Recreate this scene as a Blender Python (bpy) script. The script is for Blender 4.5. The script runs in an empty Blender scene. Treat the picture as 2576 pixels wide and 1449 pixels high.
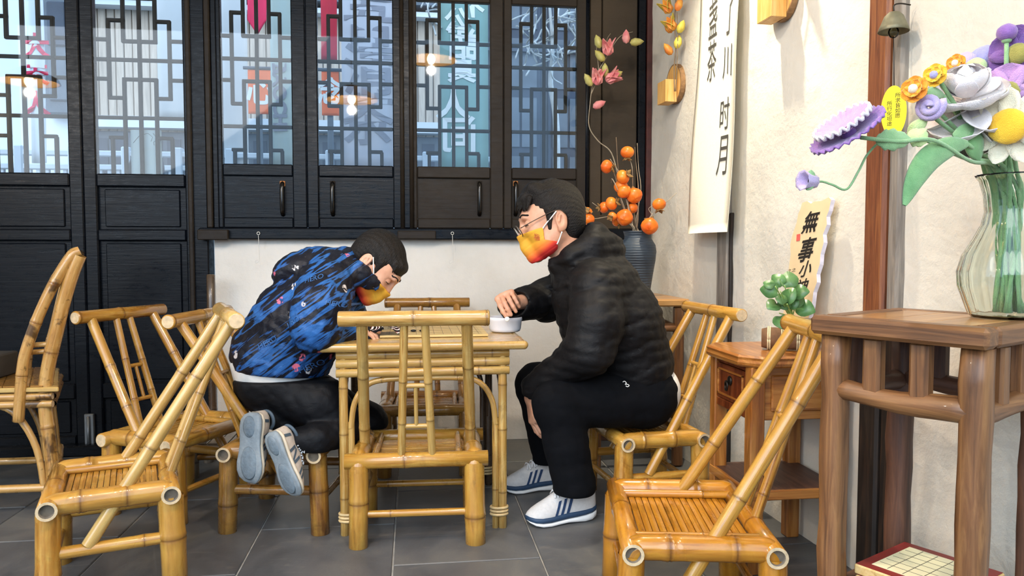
import bpy, math, random
import numpy as np
from mathutils import Vector, Matrix

random.seed(7)
SC = bpy.context.scene
COL = SC.collection
PI = math.pi

# ------------------------------------------------------------------ camera
FPX, CX, CY = 1900.0, 1288.0, 724.5
PITCH = math.atan(97.5 / FPX)
YAW = math.atan(250.0 / FPX * math.cos(PITCH))
FW = np.array([math.sin(YAW) * math.cos(PITCH), math.cos(YAW) * math.cos(PITCH), -math.sin(PITCH)])
RT = np.array([math.cos(YAW), -math.sin(YAW), 0.0])
UP = np.cross(RT, FW)
EYE = np.array([0.0, 0.0, 1.0])
camd = bpy.data.cameras.new('camera')
camd.sensor_width = 36.0
camd.lens = FPX / 2576.0 * 36.0
camd.clip_start = 0.02
cam = bpy.data.objects.new('camera', camd)
COL.objects.link(cam)
cam.matrix_world = Matrix(((RT[0], UP[0], -FW[0], EYE[0]), (RT[1], UP[1], -FW[1], EYE[1]),
                           (RT[2], UP[2], -FW[2], EYE[2]), (0, 0, 0, 1)))
SC.camera = cam

# ------------------------------------------------------------------ light
world = bpy.data.worlds.new('overcast_sky')
SC.world = world
world.use_nodes = True
bg = world.node_tree.nodes['Background']
bg.inputs[0].default_value = (0.50, 0.73, 1.0, 1)
bg.inputs[1].default_value = 1.6
SC.view_settings.view_transform = 'Standard'
SC.view_settings.look = 'None'
SC.view_settings.gamma = 1.0
SC.view_settings.use_curve_mapping = False
SC.view_settings.exposure = 0.80


def lamp(name, kind, loc, energy, color, target=None, **kw):
    d = bpy.data.lights.new(name, kind)
    d.energy = energy
    d.color = color
    for k, v in kw.items():
        setattr(d, k, v)
    o = bpy.data.objects.new(name, d)
    COL.objects.link(o)
    o.location = loc
    if target is not None:
        o.rotation_euler = (Vector(target) - Vector(loc)).to_track_quat('-Z', 'Y').to_euler()
    return o


# low sun behind an overcast veil: broad soft daylight falling in from the open courtyard behind and left of the camera
lamp('veiled_sun', 'SUN', (-3, -4, 5), 1.2, (1.0, 0.97, 0.92), target=(0.6, 2.4, 1.2), angle=math.radians(50))


# ------------------------------------------------------------------ colour, pixel and mesh helpers
def hexc(h, a=1.0):
    h = h.lstrip('#')
    r = []
    for i in (0, 2, 4):
        c = int(h[i:i + 2], 16) / 255.0
        r.append(c / 12.92 if c <= 0.04045 else ((c + 0.055) / 1.055) ** 2.4)
    return (r[0], r[1], r[2], a)


def ray(px, py):
    return FW + RT * (px - CX) / FPX - UP * (py - CY) / FPX


def at(px, py, X=None, Y=None, Z=None):
    d = ray(px, py)
    t = X / d[0] if X is not None else (Y / d[1] if Y is not None else (Z - 1.0) / d[2])
    return EYE + d * t


def at_plane(px, py, p0, n):
    d = ray(px, py)
    t = np.dot(np.asarray(p0) - EYE, n) / np.dot(d, n)
    return EYE + d * t


MATS = {}


class NT:
    """small wrapper to write node materials"""

    def __init__(self, name):
        self.m = bpy.data.materials.new(name)
        self.m.use_nodes = True
        self.t = self.m.node_tree
        self.b = self.t.nodes['Principled BSDF']
        self.out = self.t.nodes['Material Output']
        MATS[name] = self.m

    def n(self, kind, **kw):
        nd = self.t.nodes.new(kind)
        ins = kw.pop('ins', {})
        for k, v in kw.items():
            setattr(nd, k, v)
        for k, v in ins.items():
            if hasattr(v, 'links') or isinstance(v, bpy.types.NodeSocket):
                self.t.links.new(v, nd.inputs[k])
            else:
                nd.inputs[k].default_value = v
        return nd

    def link(self, a, b):
        self.t.links.new(a, b)

    def set(self, **kw):
        names = {'rough': 'Roughness', 'metal': 'Metallic', 'coat': 'Coat Weight', 'spec': 'Specular IOR Level',
                 'coat_rough': 'Coat Roughness', 'sheen': 'Sheen Weight', 'sss': 'Subsurface Weight',
                 'trans': 'Transmission Weight', 'ior': 'IOR', 'alpha': 'Alpha'}
        for k, v in kw.items():
            s = self.b.inputs[names[k]]
            if isinstance(v, bpy.types.NodeSocket):
                self.link(v, s)
            else:
                s.default_value = v
        return self

    def coords(self, scale=(1, 1, 1), kind='Object', rot=(0, 0, 0), loc=(0, 0, 0)):
        tc = self.n('ShaderNodeTexCoord')
        mp = self.n('ShaderNodeMapping')
        mp.inputs['Scale'].default_value = scale
        mp.inputs['Rotation'].default_value = rot
        mp.inputs['Location'].default_value = loc
        self.link(tc.outputs[kind], mp.inputs['Vector'])
        return mp.outputs[0]

    def coords2(self, rot, scale, loc=(0, 0, 0)):
        """turn first, then stretch"""
        mp = self.n('ShaderNodeMapping')
        mp.inputs['Scale'].default_value = scale
        mp.inputs['Location'].default_value = loc
        self.link(self.coords((1, 1, 1), rot=rot), mp.inputs['Vector'])
        return mp.outputs[0]

    def noise(self, vec, scale=5, detail=4, rough=0.55, dist=0.0):
        nd = self.n('ShaderNodeTexNoise')
        nd.inputs['Scale'].default_value = scale
        nd.inputs['Detail'].default_value = detail
        nd.inputs['Roughness'].default_value = rough
        nd.inputs['Distortion'].default_value = dist
        if vec is not None:
            self.link(vec, nd.inputs['Vector'])
        return nd.outputs[0]

    def ramp(self, fac, stops, interp='LINEAR'):
        nd = self.n('ShaderNodeValToRGB')
        cr = nd.color_ramp
        cr.interpolation = interp
        while len(cr.elements) < len(stops):
            cr.elements.new(0.5)
        for e, (p, c) in zip(cr.elements, stops):
            e.position = p
            e.color = c if len(c) == 4 else (*c, 1)
        self.link(fac, nd.inputs[0])
        return nd.outputs[0]

    def mix(self, fac, a, b, mode='MIX'):
        nd = self.n('ShaderNodeMix', data_type='RGBA', blend_type=mode)
        for s, v in ((nd.inputs[0], fac), (nd.inputs[6], a), (nd.inputs[7], b)):
            if isinstance(v, bpy.types.NodeSocket):
                self.link(v, s)
            else:
                s.default_value = v
        return nd.outputs[2]

    def math(self, op, a, b=0.0):
        nd = self.n('ShaderNodeMath', operation=op)
        for s, v in ((nd.inputs[0], a), (nd.inputs[1], b)):
            if isinstance(v, bpy.types.NodeSocket):
                self.link(v, s)
            else:
                s.default_value = v
        return nd.outputs[0]

    def color(self, c):
        if isinstance(c, bpy.types.NodeSocket):
            self.link(c, self.b.inputs['Base Color'])
        else:
            self.b.inputs['Base Color'].default_value = c
        return self

    def bump(self, h, strength=0.3, dist=0.01):
        nd = self.n('ShaderNodeBump')
        nd.inputs['Strength'].default_value = strength
        nd.inputs['Distance'].default_value = dist
        self.link(h, nd.inputs['Height'])
        self.link(nd.outputs[0], self.b.inputs['Normal'])
        return self


def flat(name, h, rough=0.6, vary=0.12, scale=14, bump=0.0, **kw):
    """one colour with a fine cloudy variation"""
    if name in MATS:
        return MATS[name]
    t = NT(name)
    c = hexc(h) if isinstance(h, str) else h
    v = t.noise(t.coords(), scale, 5)
    d = tuple(x * (1 - vary) for x in c[:3]) + (1,)
    e = tuple(min(1, x * (1 + vary)) for x in c[:3]) + (1,)
    t.color(t.ramp(v, [(0.3, d), (0.7, e)])).set(rough=rough, **kw)
    if bump:
        t.bump(v, bump, 0.005)
    return t.m


def wood(name, c1, c2, c3, axis='Z', rough=0.45, scale=1.0, bump=0.15, coat=0.0):
    """grain running along one axis of the object"""
    if name in MATS:
        return MATS[name]
    t = NT(name)
    s = {'X': (1.5, 24, 24), 'Y': (24, 1.5, 24), 'Z': (24, 24, 1.5)}[axis]
    s = tuple(x * scale for x in s)
    oi = t.n('ShaderNodeObjectInfo')
    off = t.math('MULTIPLY', oi.outputs['Random'], 7.0)
    vec = t.n('ShaderNodeVectorMath', operation='ADD')
    t.link(t.coords(s), vec.inputs[0])
    t.link(off, vec.inputs[1])
    g = t.noise(vec.outputs[0], 2.2, 7, 0.62, 0.9)
    f = t.noise(vec.outputs[0], 9.0, 4, 0.6, 0.2)
    big = t.noise(t.coords((1.5, 1.5, 1.5)), 2.0, 3)
    col = t.ramp(g, [(0.33, hexc(c1)), (0.5, hexc(c2)), (0.66, hexc(c3))])
    col = t.mix(t.math('MULTIPLY', f, 0.35), col, hexc(c1))
    col = t.mix(t.math('MULTIPLY', big, 0.3), col, hexc(c2))
    t.color(col).set(rough=rough, coat=coat)
    t.bump(g, bump, 0.004)
    return t.m


class MB:
    """collects geometry; faces carry a material slot"""

    def __init__(self):
        self.v = []
        self.f = []
        self.mi = []
        self.sm = []
        self.uv = {}
        self.node = {}

    def face(self, idx, m=0, smooth=False):
        self.f.append(tuple(idx))
        self.mi.append(m)
        self.sm.append(smooth)

    def box(self, x0, y0, z0, x1, y1, z1, m=0, bev=0.0):
        if x0 > x1: x0, x1 = x1, x0
        if y0 > y1: y0, y1 = y1, y0
        if z0 > z1: z0, z1 = z1, z0
        if bev <= 0:
            b = len(self.v)
            self.v += [(x, y, z) for x in (x0, x1) for y in (y0, y1) for z in (z0, z1)]
            for q in ((0, 1, 3, 2), (4, 6, 7, 5), (0, 4, 5, 1), (2, 3, 7, 6), (0, 2, 6, 4), (1, 5, 7, 3)):
                self.face([b + i for i in q], m)
            return self
        bev = min(bev, (x1 - x0) * .45, (y1 - y0) * .45, (z1 - z0) * .45)
        b = len(self.v)
        ids = {}
        for i, x in enumerate((x0, x1)):
            for j, y in enumerate((y0, y1)):
                for k, z in enumerate((z0, z1)):
                    sx, sy, sz = (1 - 2 * i), (1 - 2 * j), (1 - 2 * k)
                    for ax in range(3):
                        p = [x + sx * bev, y + sy * bev, z + sz * bev]
                        p[ax] = (x, y, z)[ax]
                        ids[i, j, k, ax] = len(self.v)
                        self.v.append(tuple(p))
        I = ids
        for s in (0, 1):
            a = [I[s, 0, 0, 0], I[s, 0, 1, 0], I[s, 1, 1, 0], I[s, 1, 0, 0]]
            c = [I[0, s, 0, 1], I[1, s, 0, 1], I[1, s, 1, 1], I[0, s, 1, 1]]
            d = [I[0, 0, s, 2], I[0, 1, s, 2], I[1, 1, s, 2], I[1, 0, s, 2]]
            for q in (a, c, d):
                self.face(q if s == 0 else q[::-1], m)
        for s in (0, 1):
            for r in (0, 1):
                fl = (s + r) % 2
                q = [I[s, r, 0, 0], I[s, r, 0, 1], I[s, r, 1, 1], I[s, r, 1, 0]]
                self.face(q if fl else q[::-1], m)
                q = [I[s, 0, r, 0], I[s, 1, r, 0], I[s, 1, r, 2], I[s, 0, r, 2]]
                self.face(q if fl else q[::-1], m)
                q = [I[0, s, r, 1], I[0, s, r, 2], I[1, s, r, 2], I[1, s, r, 1]]
                self.face(q if fl else q[::-1], m)
        for i in (0, 1):
            for j in (0, 1):
                for k in (0, 1):
                    q = [I[i, j, k, 0], I[i, j, k, 1], I[i, j, k, 2]]
                    self.face(q if (i + j + k) % 2 else q[::-1], m)
        return self

    def obox(self, a, b, w, h, m=0, up=(0, 0, 1), bev=0.0):
        """box beam from a to b, w wide sideways and h tall"""
        a = np.array(a, float); b = np.array(b, float)
        d = b - a; L = np.linalg.norm(d); d = d / L
        u = np.array(up, float); s = np.cross(d, u)
        if np.linalg.norm(s) < 1e-6:
            u = np.array([0, 1.0, 0]); s = np.cross(d, u)
        s /= np.linalg.norm(s); u = np.cross(s, d)
        t = MB().box(0, -w / 2, -h / 2, L, w / 2, h / 2, m, bev)
        M = np.stack([d, -s, u], 1)
        self.add(t, M, a)
        return self

    def add(self, o, M=None, t=None):
        b = len(self.v)
        V = np.array(o.v, float).reshape(-1, 3)
        if M is not None:
            V = V @ np.asarray(M).T
        if t is not None:
            V = V + np.asarray(t)
        self.v += [tuple(x) for x in V]
        for f, mi, s in zip(o.f, o.mi, o.sm):
            self.f.append(tuple(b + i for i in f)); self.mi.append(mi); self.sm.append(s)
        for k, x in o.uv.items(): self.uv[b + k] = x
        for k, x in o.node.items(): self.node[b + k] = x
        return self

    def tube(self, path, r, seg=12, m=0, caps=True, mcap=None, nodes=None, flatten=1.0):
        """swept tube; r is a number or one radius per point"""
        P = np.array(path, float)
        n = len(P)
        R = np.full(n, r, float) if np.isscalar(r) else np.array(r, float)
        T = np.gradient(P, axis=0)
        T /= np.linalg.norm(T, axis=1)[:, None] + 1e-12
        ref = np.array([0, 0, 1.0]) if abs(T[0][2]) < 0.9 else np.array([1.0, 0, 0])
        nrm = np.cross(T[0], ref); nrm /= np.linalg.norm(nrm)
        b = len(self.v)
        s = 0.0
        for i in range(n):
            if i:
                s += np.linalg.norm(P[i] - P[i - 1])
                nrm = nrm - T[i] * np.dot(nrm, T[i]); nrm /= np.linalg.norm(nrm)
            bi = np.cross(T[i], nrm)
            for j in range(seg):
                a = 2 * PI * j / seg
                self.uv[len(self.v)] = (j / seg, s)
                if nodes is not None: self.node[len(self.v)] = nodes[i]
                self.v.append(tuple(P[i] + R[i] * (math.cos(a) * nrm * flatten + math.sin(a) * bi)))
        for i in range(n - 1):
            for j in range(seg):
                k = (j + 1) % seg
                self.face((b + i * seg + j, b + i * seg + k, b + (i + 1) * seg + k, b + (i + 1) * seg + j), m, True)
        if caps:
            mc = m if mcap is None else mcap
            self.face([b + j for j in range(seg)][::-1], mc)
            self.face([b + (n - 1) * seg + j for j in range(seg)], mc)
        return self

    def lathe(self, prof, seg=24, m=0, center=(0, 0, 0), wave=None, closed=False):
        """profile of (radius, z); wave(angle, z) scales the radius"""
        b = len(self.v)
        for r, z in prof:
            for j in range(seg):
                a = 2 * PI * j / seg
                w = wave(a, z) if wave else 1.0
                self.v.append((center[0] + r * w * math.cos(a), center[1] + r * w * math.sin(a), center[2] + z))
        n = len(prof)
        for i in range(n - 1):
            for j in range(seg):
                k = (j + 1) % seg
                self.face((b + i * seg + j, b + i * seg + k, b + (i + 1) * seg + k, b + (i + 1) * seg + j), m, True)
        if closed:
            self.face([b + j for j in range(seg)][::-1], m)
            self.face([b + (n - 1) * seg + j for j in range(seg)], m)
        return self

    def blob(self, c, r, seg=12, rings=8, m=0, fn=None):
        """ellipsoid with optional reshaping fn(unit vector) -> scale"""
        c = np.array(c, float); r = np.array(r if np.ndim(r) else (r, r, r), float)
        b = len(self.v)
        for i in range(rings + 1):
            th = PI * i / rings
            for j in range(seg):
                ph = 2 * PI * j / seg
                d = np.array([math.sin(th) * math.cos(ph), math.sin(th) * math.sin(ph), math.cos(th)])
                s = fn(d) if fn else 1.0
                self.v.append(tuple(c + r * d * s))
        for i in range(rings):
            for j in range(seg):
                k = (j + 1) % seg
                self.face((b + i * seg + j, b + (i + 1) * seg + j, b + (i + 1) * seg + k, b + i * seg + k), m, True)
        return self

    def prism(self, poly, y0, y1, m=0, M=None, t=None, smooth=False):
        """outline in local (x, z), thickness along y"""
        o = MB()
        n = len(poly)
        o.v = [(x, y0, z) for x, z in poly] + [(x, y1, z) for x, z in poly]
        o.face(range(n), m); o.face([n + i for i in range(n)][::-1], m)
        for i in range(n):
            k = (i + 1) % n
            o.face((k, i, n + i, n + k), m, smooth)
        return self.add(o, M, t)

    def mesh(self, name, mats):
        me = bpy.data.meshes.new(name)
        me.from_pydata([tuple(map(float, v)) for v in self.v], [], self.f)
        for mt in mats:
            me.materials.append(mt)
        me.polygons.foreach_set('material_index', self.mi)
        me.polygons.foreach_set('use_smooth', self.sm)
        if self.uv:
            at_ = me.attributes.new('tube', 'FLOAT_VECTOR', 'POINT')
            arr = np.zeros((len(self.v), 3), np.float32)
            for k, x in self.uv.items(): arr[k, :2] = x
            at_.data.foreach_set('vector', arr.ravel())
        if self.node:
            at_ = me.attributes.new('node', 'FLOAT', 'POINT')
            arr = np.zeros(len(self.v), np.float32)
            for k, x in self.node.items(): arr[k] = x
            at_.data.foreach_set('value', arr)
        me.update()
        return me


def mlist(m):
    return m if isinstance(m, (list, tuple)) else [m]


def thing(name, label, cat, loc=(0, 0, 0), rotz=0.0, group=None):
    o = bpy.data.objects.new(name, None)
    o.empty_display_size = 0.1
    COL.objects.link(o)
    o.location = loc
    o.rotation_euler = (0, 0, rotz)
    tag(o, label, cat, group)
    return o


def tag(o, label=None, cat=None, group=None, kind=None):
    if label: o['label'] = label
    if cat: o['category'] = cat
    if group: o['group'] = group
    if kind: o['kind'] = kind
    return o


def root_matrix(o):
    return Matrix.Translation(o.location) @ o.rotation_euler.to_matrix().to_4x4()


def obj(name, mb, mats, parent=None, world=False, label=None):
    """one mesh object; with world=True the geometry is in world space and is brought into the parent's frame"""
    me = mb if isinstance(mb, bpy.types.Mesh) else mb.mesh(name, mlist(mats))
    o = bpy.data.objects.new(name, me)
    COL.objects.link(o)
    if parent is not None:
        if world:
            M = Matrix.Identity(4)
            p = parent
            while p is not None:
                M = root_matrix(p) @ M
                p = p.parent
            me.transform(M.inverted())
        o.parent = parent
    if label: o['label'] = label
    return o


def struct(name, mb, mats, parent=None):
    o = obj(name, mb, mats, parent)
    if parent is None:
        o['kind'] = 'structure'
    return o


def solo(name, mb, mats, label, cat, group=None, base=None):
    """a thing that is one mesh, origin at its base"""
    o = obj(name, mb, mats)
    if base is not None:
        o.data.transform(Matrix.Translation(-Vector(base)))
        o.location = base
    return tag(o, label, cat, group)


def text_mb(s, size, depth=0.0, m=0, offset=0.0):
    """lettering as flat mesh in the local x/z plane, facing -y, centred"""
    c = bpy.data.curves.new('lettering', 'FONT')
    c.body = s
    c.size = size
    c.align_x = 'CENTER'
    c.align_y = 'CENTER'
    c.resolution_u = 3
    c.offset = offset
    o = bpy.data.objects.new('lettering', c)
    COL.objects.link(o)
    bpy.context.view_layer.update()
    me = bpy.data.meshes.new_from_object(o.evaluated_get(bpy.context.evaluated_depsgraph_get()))
    mb = MB()
    mb.v = [(v.co.x, -depth, v.co.y) for v in me.vertices]
    for p in me.polygons:
        mb.face(list(p.vertices), m)
    bpy.data.objects.remove(o)
    bpy.data.curves.remove(c)
    bpy.data.meshes.remove(me)
    return mb


def smooth_path(pts, n=8):
    """Catmull-Rom through the points"""
    P = [np.array(p, float) for p in pts]
    P = [2 * P[0] - P[1]] + P + [2 * P[-1] - P[-2]]
    out = []
    for i in range(1, len(P) - 2):
        for k in range(n):
            t = k / n
            a, b, c, d = P[i - 1], P[i], P[i + 1], P[i + 2]
            out.append(0.5 * ((2 * b) + (c - a) * t + (2 * a - 5 * b + 4 * c - d) * t * t + (3 * b - a - 3 * c + d) * t ** 3))
    out.append(P[-2])
    return np.array(out)
# ------------------------------------------------------------------ setting: materials
def make_plaster(name, warm):
    t = NT(name)
    co = t.coords()
    big = t.noise(co, 1.7, 5, 0.6)
    fine = t.noise(co, 26, 6, 0.65)
    spot = t.noise(t.coords((1, 1, 1), loc=(3, 1, 7)), 9, 3, 0.5)
    c = t.ramp(big, [(0.3, hexc('#d6d3cb' if not warm else '#d0cabc')), (0.7, hexc('#ece9e3' if not warm else '#e2ddd1'))])
    c = t.mix(t.ramp(spot, [(0.68, (0, 0, 0)), (0.76, (0.55, 0.55, 0.55))]), c, hexc('#c9c3b4'))
    c = t.mix(t.ramp(fine, [(0.70, (0, 0, 0)), (0.78, (0.35, 0.35, 0.35))]), c, hexc('#9f9a8e'))
    t.color(c).set(rough=0.85)
    h = t.math('ADD', t.math('MULTIPLY', fine, 0.5), big)
    t.bump(h, 0.55, 0.014)
    return t.m


M_PLASTER = make_plaster('white_plaster', False)
M_PLASTER_R = make_plaster('lime_plaster', True)


def make_lacquer(name, base, worn, rough, brown):
    t = NT(name)
    co = t.coords((1, 1, 1))
    long = t.noise(t.coords((3, 30, 60)), 1.2, 6, 0.6, 0.6)
    big = t.noise(co, 2.6, 4)
    chips = t.noise(t.coords((9, 9, 22), loc=(1, 4, 2)), 2.0, 6, 0.7)
    c = t.mix(t.ramp(big, [(0.35, (0, 0, 0)), (0.7, (1, 1, 1))]), hexc(base), hexc(brown))
    c = t.mix(t.ramp(chips, [(0.66, (0, 0, 0)), (0.74, (0.6, 0.6, 0.6))]), c, hexc(worn))
    t.color(c)
    r = t.ramp(chips, [(0.3, (rough,) * 3), (0.75, (min(1, rough + 0.3),) * 3)])
    t.set(rough=r, spec=0.22)
    t.bump(t.math('ADD', long, t.math('MULTIPLY', chips, 0.6)), 0.16, 0.005)
    return t.m


M_LACQ = make_lacquer('black_lacquer', '#070b12', '#25272a', 0.20, '#0b1018')  # bluish base colour stands in for sky reflected in the black lacquer
M_LACQ_B = make_lacquer('brown_warm_lit_lacquer', '#231d18', '#5a4a39', 0.38, '#30281f')  # brown trim colour; on the right windows it carries painted warm light
M_PANEL = make_lacquer('brown_panelling', '#3a3126', '#63523f', 0.45, '#4a3f31')
M_LATT = make_lacquer('lattice_lacquer', '#15120f', '#4a4036', 0.45, '#2c2722')
M_REDTRIM = flat('dark_red_trim', '#4a2420', 0.4, 0.3, 20)


def make_glass(name, tint, refl=0.06):
    t = NT(name)
    tr = t.n('ShaderNodeBsdfTransparent')
    tr.inputs[0].default_value = tint
    gl = t.n('ShaderNodeBsdfGlossy')
    gl.inputs['Roughness'].default_value = 0.02
    lw = t.n('ShaderNodeFresnel')
    lw.inputs[0].default_value = 1.38
    mx = t.n('ShaderNodeMixShader')
    t.link(lw.outputs[0], mx.inputs[0])
    t.link(tr.outputs[0], mx.inputs[1])
    t.link(gl.outputs[0], mx.inputs[2])
    t.link(mx.outputs[0], t.out.inputs[0])
    return t.m


M_GLASS = make_glass('window_glass', (0.93, 0.96, 0.98, 1))


def make_slate():
    t = NT('slate_tile')
    oi = t.n('ShaderNodeObjectInfo')
    off = t.math('MULTIPLY', oi.outputs['Random'], 31.0)
    v = t.n('ShaderNodeVectorMath', operation='ADD')
    t.link(t.coords(), v.inputs[0]); t.link(off, v.inputs[1])
    big = t.noise(v.outputs[0], 3.2, 6, 0.62, 0.6)
    fine = t.noise(v.outputs[0], 38, 5, 0.7)
    vein = t.noise(t.coords((1, 3.5, 1)), 6, 7, 0.7, 1.4)
    c = t.ramp(big, [(0.25, hexc('#3d3f42')), (0.5, hexc('#565759')), (0.78, hexc('#74726c'))])
    c = t.mix(t.ramp(vein, [(0.58, (0, 0, 0)), (0.72, (0.5, 0.5, 0.5))]), c, hexc('#77736a'))
    c = t.mix(t.ramp(fine, [(0.66, (0, 0, 0)), (0.8, (0.5, 0.5, 0.5))]), c, hexc('#8b877f'))
    t.color(c).set(rough=t.ramp(big, [(0.3, (0.34,) * 3), (0.8, (0.55,) * 3)]), spec=0.5)
    t.bump(t.math('ADD', big, t.math('MULTIPLY', fine, 0.35)), 0.22, 0.008)
    return t.m


M_SLATE = make_slate()
M_GROUT = flat('pale_grout', '#a9a7a0', 0.9, 0.2, 30)

YB = 3.9                                                  # room face of the back wall
RW0 = np.array([1.252, YB, 0.0])                          # back right corner
RU = np.array([0.06, -0.9982, 0.0])                       # along the right wall towards the camera
RN = np.array([-0.9982, -0.06, 0.0])                      # out of the right wall into the room


def rwp(px, py, out=0.0):
    """point on (or in front of) the right wall seen at a pixel"""
    return at_plane(px, py, RW0 + RN * out, RN)


def bx(px, py=500):
    return at(px, py, Y=YB)[0]


def bz(py, px=650):
    return at(px, py, Y=YB)[2]


# ------------------------------------------------------------------ floor of staggered slate tiles
fl = struct('floor', MB().box(-3.4, -0.6, -0.08, 1.75, 4.02, -0.006), M_GROUT)
struct('unseen_ground', MB().box(-9, -9, -0.16, 9, -0.61, -0.09), flat('unseen_ground_grey', '#3b3b39', 0.9, 0.2, 3))  # unseen ground added behind the camera to darken low reflections
struct('added_dark_wall', MB().box(-9, -6.2, -0.1, 9, -6.0, 1.35, bev=0.01), flat('added_wall_grey', '#2c2f2e', 0.9, 0.2, 3))  # unseen wall added to darken reflections in the lower doors
struct('unseen_ground_side', MB().box(-9, -0.6, -0.16, -3.53, 4.0, -0.09), flat('unseen_ground_grey', '#3b3b39', 0.9, 0.2, 3))  # unseen ground, added on the left side too
XJ = -0.069
TW, TL = 0.476, 0.74
k0, k1 = -7, 4
rg = random.Random(3)
for k in range(k0, k1):
    xa, xb = XJ + k * TW, XJ + (k + 1) * TW
    y0 = 2.74 if k % 2 else 2.37
    j = -6
    for j in range(-5, 3):
        ya, yb = y0 + j * TL, y0 + (j + 1) * TL
        xa2, xb2 = max(xa, -3.4), min(xb, 1.75)
        ya2, yb2 = max(ya, -0.6), min(yb, 4.0)
        if yb2 - ya2 < 0.03 or xb2 - xa2 < 0.03:
            continue
        g = 0.0028
        dz = rg.uniform(-0.0012, 0.0008)
        obj('floor_tile', MB().box(xa2 + g, ya2 + g, -0.03, xb2 - g, yb2 - g, dz, bev=0.0025), M_SLATE, fl)

# ------------------------------------------------------------------ back wall, sill, corner panelling
X_DL = bx(482)            # right edge of the door
X_WL = bx(537)            # white wall starts
X_C = 1.252
Z_SB, Z_ST = 1.049, 1.105
ZTOP = 2.25
ZCEIL = 2.95


def rough_wall(x0, x1, z0, z1, y, th, nx, nz, amp, seed):
    """plaster slab with an uneven front face"""
    r = np.random.RandomState(seed)
    H = r.rand(nz + 1, nx + 1)
    for _ in range(3):
        H = (H + np.roll(H, 1, 0) + np.roll(H, 1, 1) + np.roll(H, -1, 0) + np.roll(H, -1, 1)) / 5
    mb = MB()
    for i in range(nz + 1):
        for j in range(nx + 1):
            mb.v.append((x0 + (x1 - x0) * j / nx, y - amp * H[i, j], z0 + (z1 - z0) * i / nz))
    w = nx + 1
    for i in range(nz):
        for j in range(nx):
            mb.face((i * w + j, i * w + j + 1, (i + 1) * w + j + 1, (i + 1) * w + j), 0, True)
    mb.box(x0, y + 0.002, z0, x1, y + th, z1)
    return mb


struct('wall_back', rough_wall(X_WL, X_C + 0.02, 0.0, Z_SB + 0.005, YB + 0.01, 0.14, 60, 30, 0.018, 4), M_PLASTER)
struct('wall_back_upper', MB().box(-3.4, YB, ZTOP + 0.14, X_C + 0.02, YB + 0.12, ZCEIL), M_PLASTER)
mb = MB().box(bx(505), YB - 0.055, Z_SB, bx(1632), YB + 0.10, Z_ST, bev=0.006)
sill = struct('trim_1', mb, M_LACQ)
sill['label'] = 'dark wooden window sill beam above the white wall'
obj('sill_block', MB().box(bx(506), YB - 0.085, Z_SB - 0.004, bx(582), YB - 0.05, Z_ST - 0.01, bev=0.004), M_LACQ_B, sill)
obj('sill_block', MB().box(bx(1000), YB - 0.075, Z_SB + 0.002, bx(1095), YB - 0.05, Z_ST - 0.012, bev=0.004), M_LACQ_B, sill)
# head beam over doors and windows
struct('trim_2', MB().box(-3.4, YB - 0.03, ZTOP + 0.075, X_C, YB + 0.1, ZTOP + 0.19, bev=0.006), M_LACQ)
# post between door and windows, built of three strips
post = struct('trim_3', MB().box(bx(484), YB - 0.02, 0.0, bx(525), YB + 0.09, ZTOP + 0.08, bev=0.006), M_LACQ)
obj('bead', MB().box(bx(478), YB - 0.035, 0.0, bx(490), YB - 0.01, ZTOP + 0.08, bev=0.005), M_LACQ_B, post)
obj('bead', MB().box(bx(524), YB - 0.03, Z_ST, bx(538), YB + 0.08, ZTOP + 0.08, bev=0.005), M_LACQ_B, post)
obj('jamb', MB().box(bx(538), YB - 0.012, Z_ST, bx(552), YB + 0.08, ZTOP + 0.08, bev=0.004), M_LACQ, post)
# mullion between the two window pairs
mul = struct('trim_4', MB().box(bx(1012), YB - 0.02, Z_ST, bx(1038), YB + 0.08, ZTOP + 0.08, bev=0.006), M_LACQ)
obj('bead', MB().tube([(bx(1013), YB - 0.024, Z_ST), (bx(1013), YB - 0.024, ZTOP + 0.07)], 0.011, 8), M_LACQ_B, mul)
obj('bead', MB().tube([(bx(1036), YB - 0.024, Z_ST), (bx(1036), YB - 0.024, ZTOP + 0.07)], 0.011, 8), M_LACQ_B, mul)
# panelled boards between the windows and the corner
pan = struct('trim_5', MB().box(bx(1472), YB + 0.03, Z_ST - 0.03, X_C, YB + 0.09, ZTOP + 0.08), M_PANEL)
obj('bead', MB().tube([(bx(1475), YB - 0.004, Z_ST), (bx(1475), YB - 0.004, ZTOP + 0.07)], 0.013, 8), M_LACQ, pan)
obj('board', MB().box(bx(1483), YB + 0.004, Z_ST, bx(1512), YB + 0.034, ZTOP + 0.07, bev=0.004), M_PANEL, pan)
obj('board', MB().box(bx(1515), YB + 0.012, Z_ST, bx(1602), YB + 0.034, ZTOP + 0.07, bev=0.004), M_PANEL, pan)
obj('board', MB().box(bx(1604), YB - 0.005, Z_ST, bx(1622), YB + 0.034, ZTOP + 0.07, bev=0.005), M_LACQ, pan)
obj('edge_strip', MB().box(bx(1623), YB - 0.018, Z_SB, bx(1636), YB + 0.034, ZTOP + 0.07, bev=0.004), M_REDTRIM, pan)
obj('rail', MB().box(bx(1483), YB - 0.004, Z_ST, bx(1603), YB + 0.03, Z_ST + 0.075, bev=0.005), M_PANEL, pan)

# ------------------------------------------------------------------ lattice leaves
# bars in pane coordinates: u across 0..1, v = pixel row in the photograph
LAT = {
    'window': dict(U=(.31, .68), O=(.145, .835), ub=90, oc=32, ob=261, stub=(91, 202), full=(148, 318), lt=204, bc=377, bot=413, ref=650),
    'door': dict(U=(.32, .68), O=(.155, .84), ub=103, oc=51, ob=246, stub=(100, 199), full=(150, 296), lt=199, bc=346, bot=438, ref=350),
}


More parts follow.
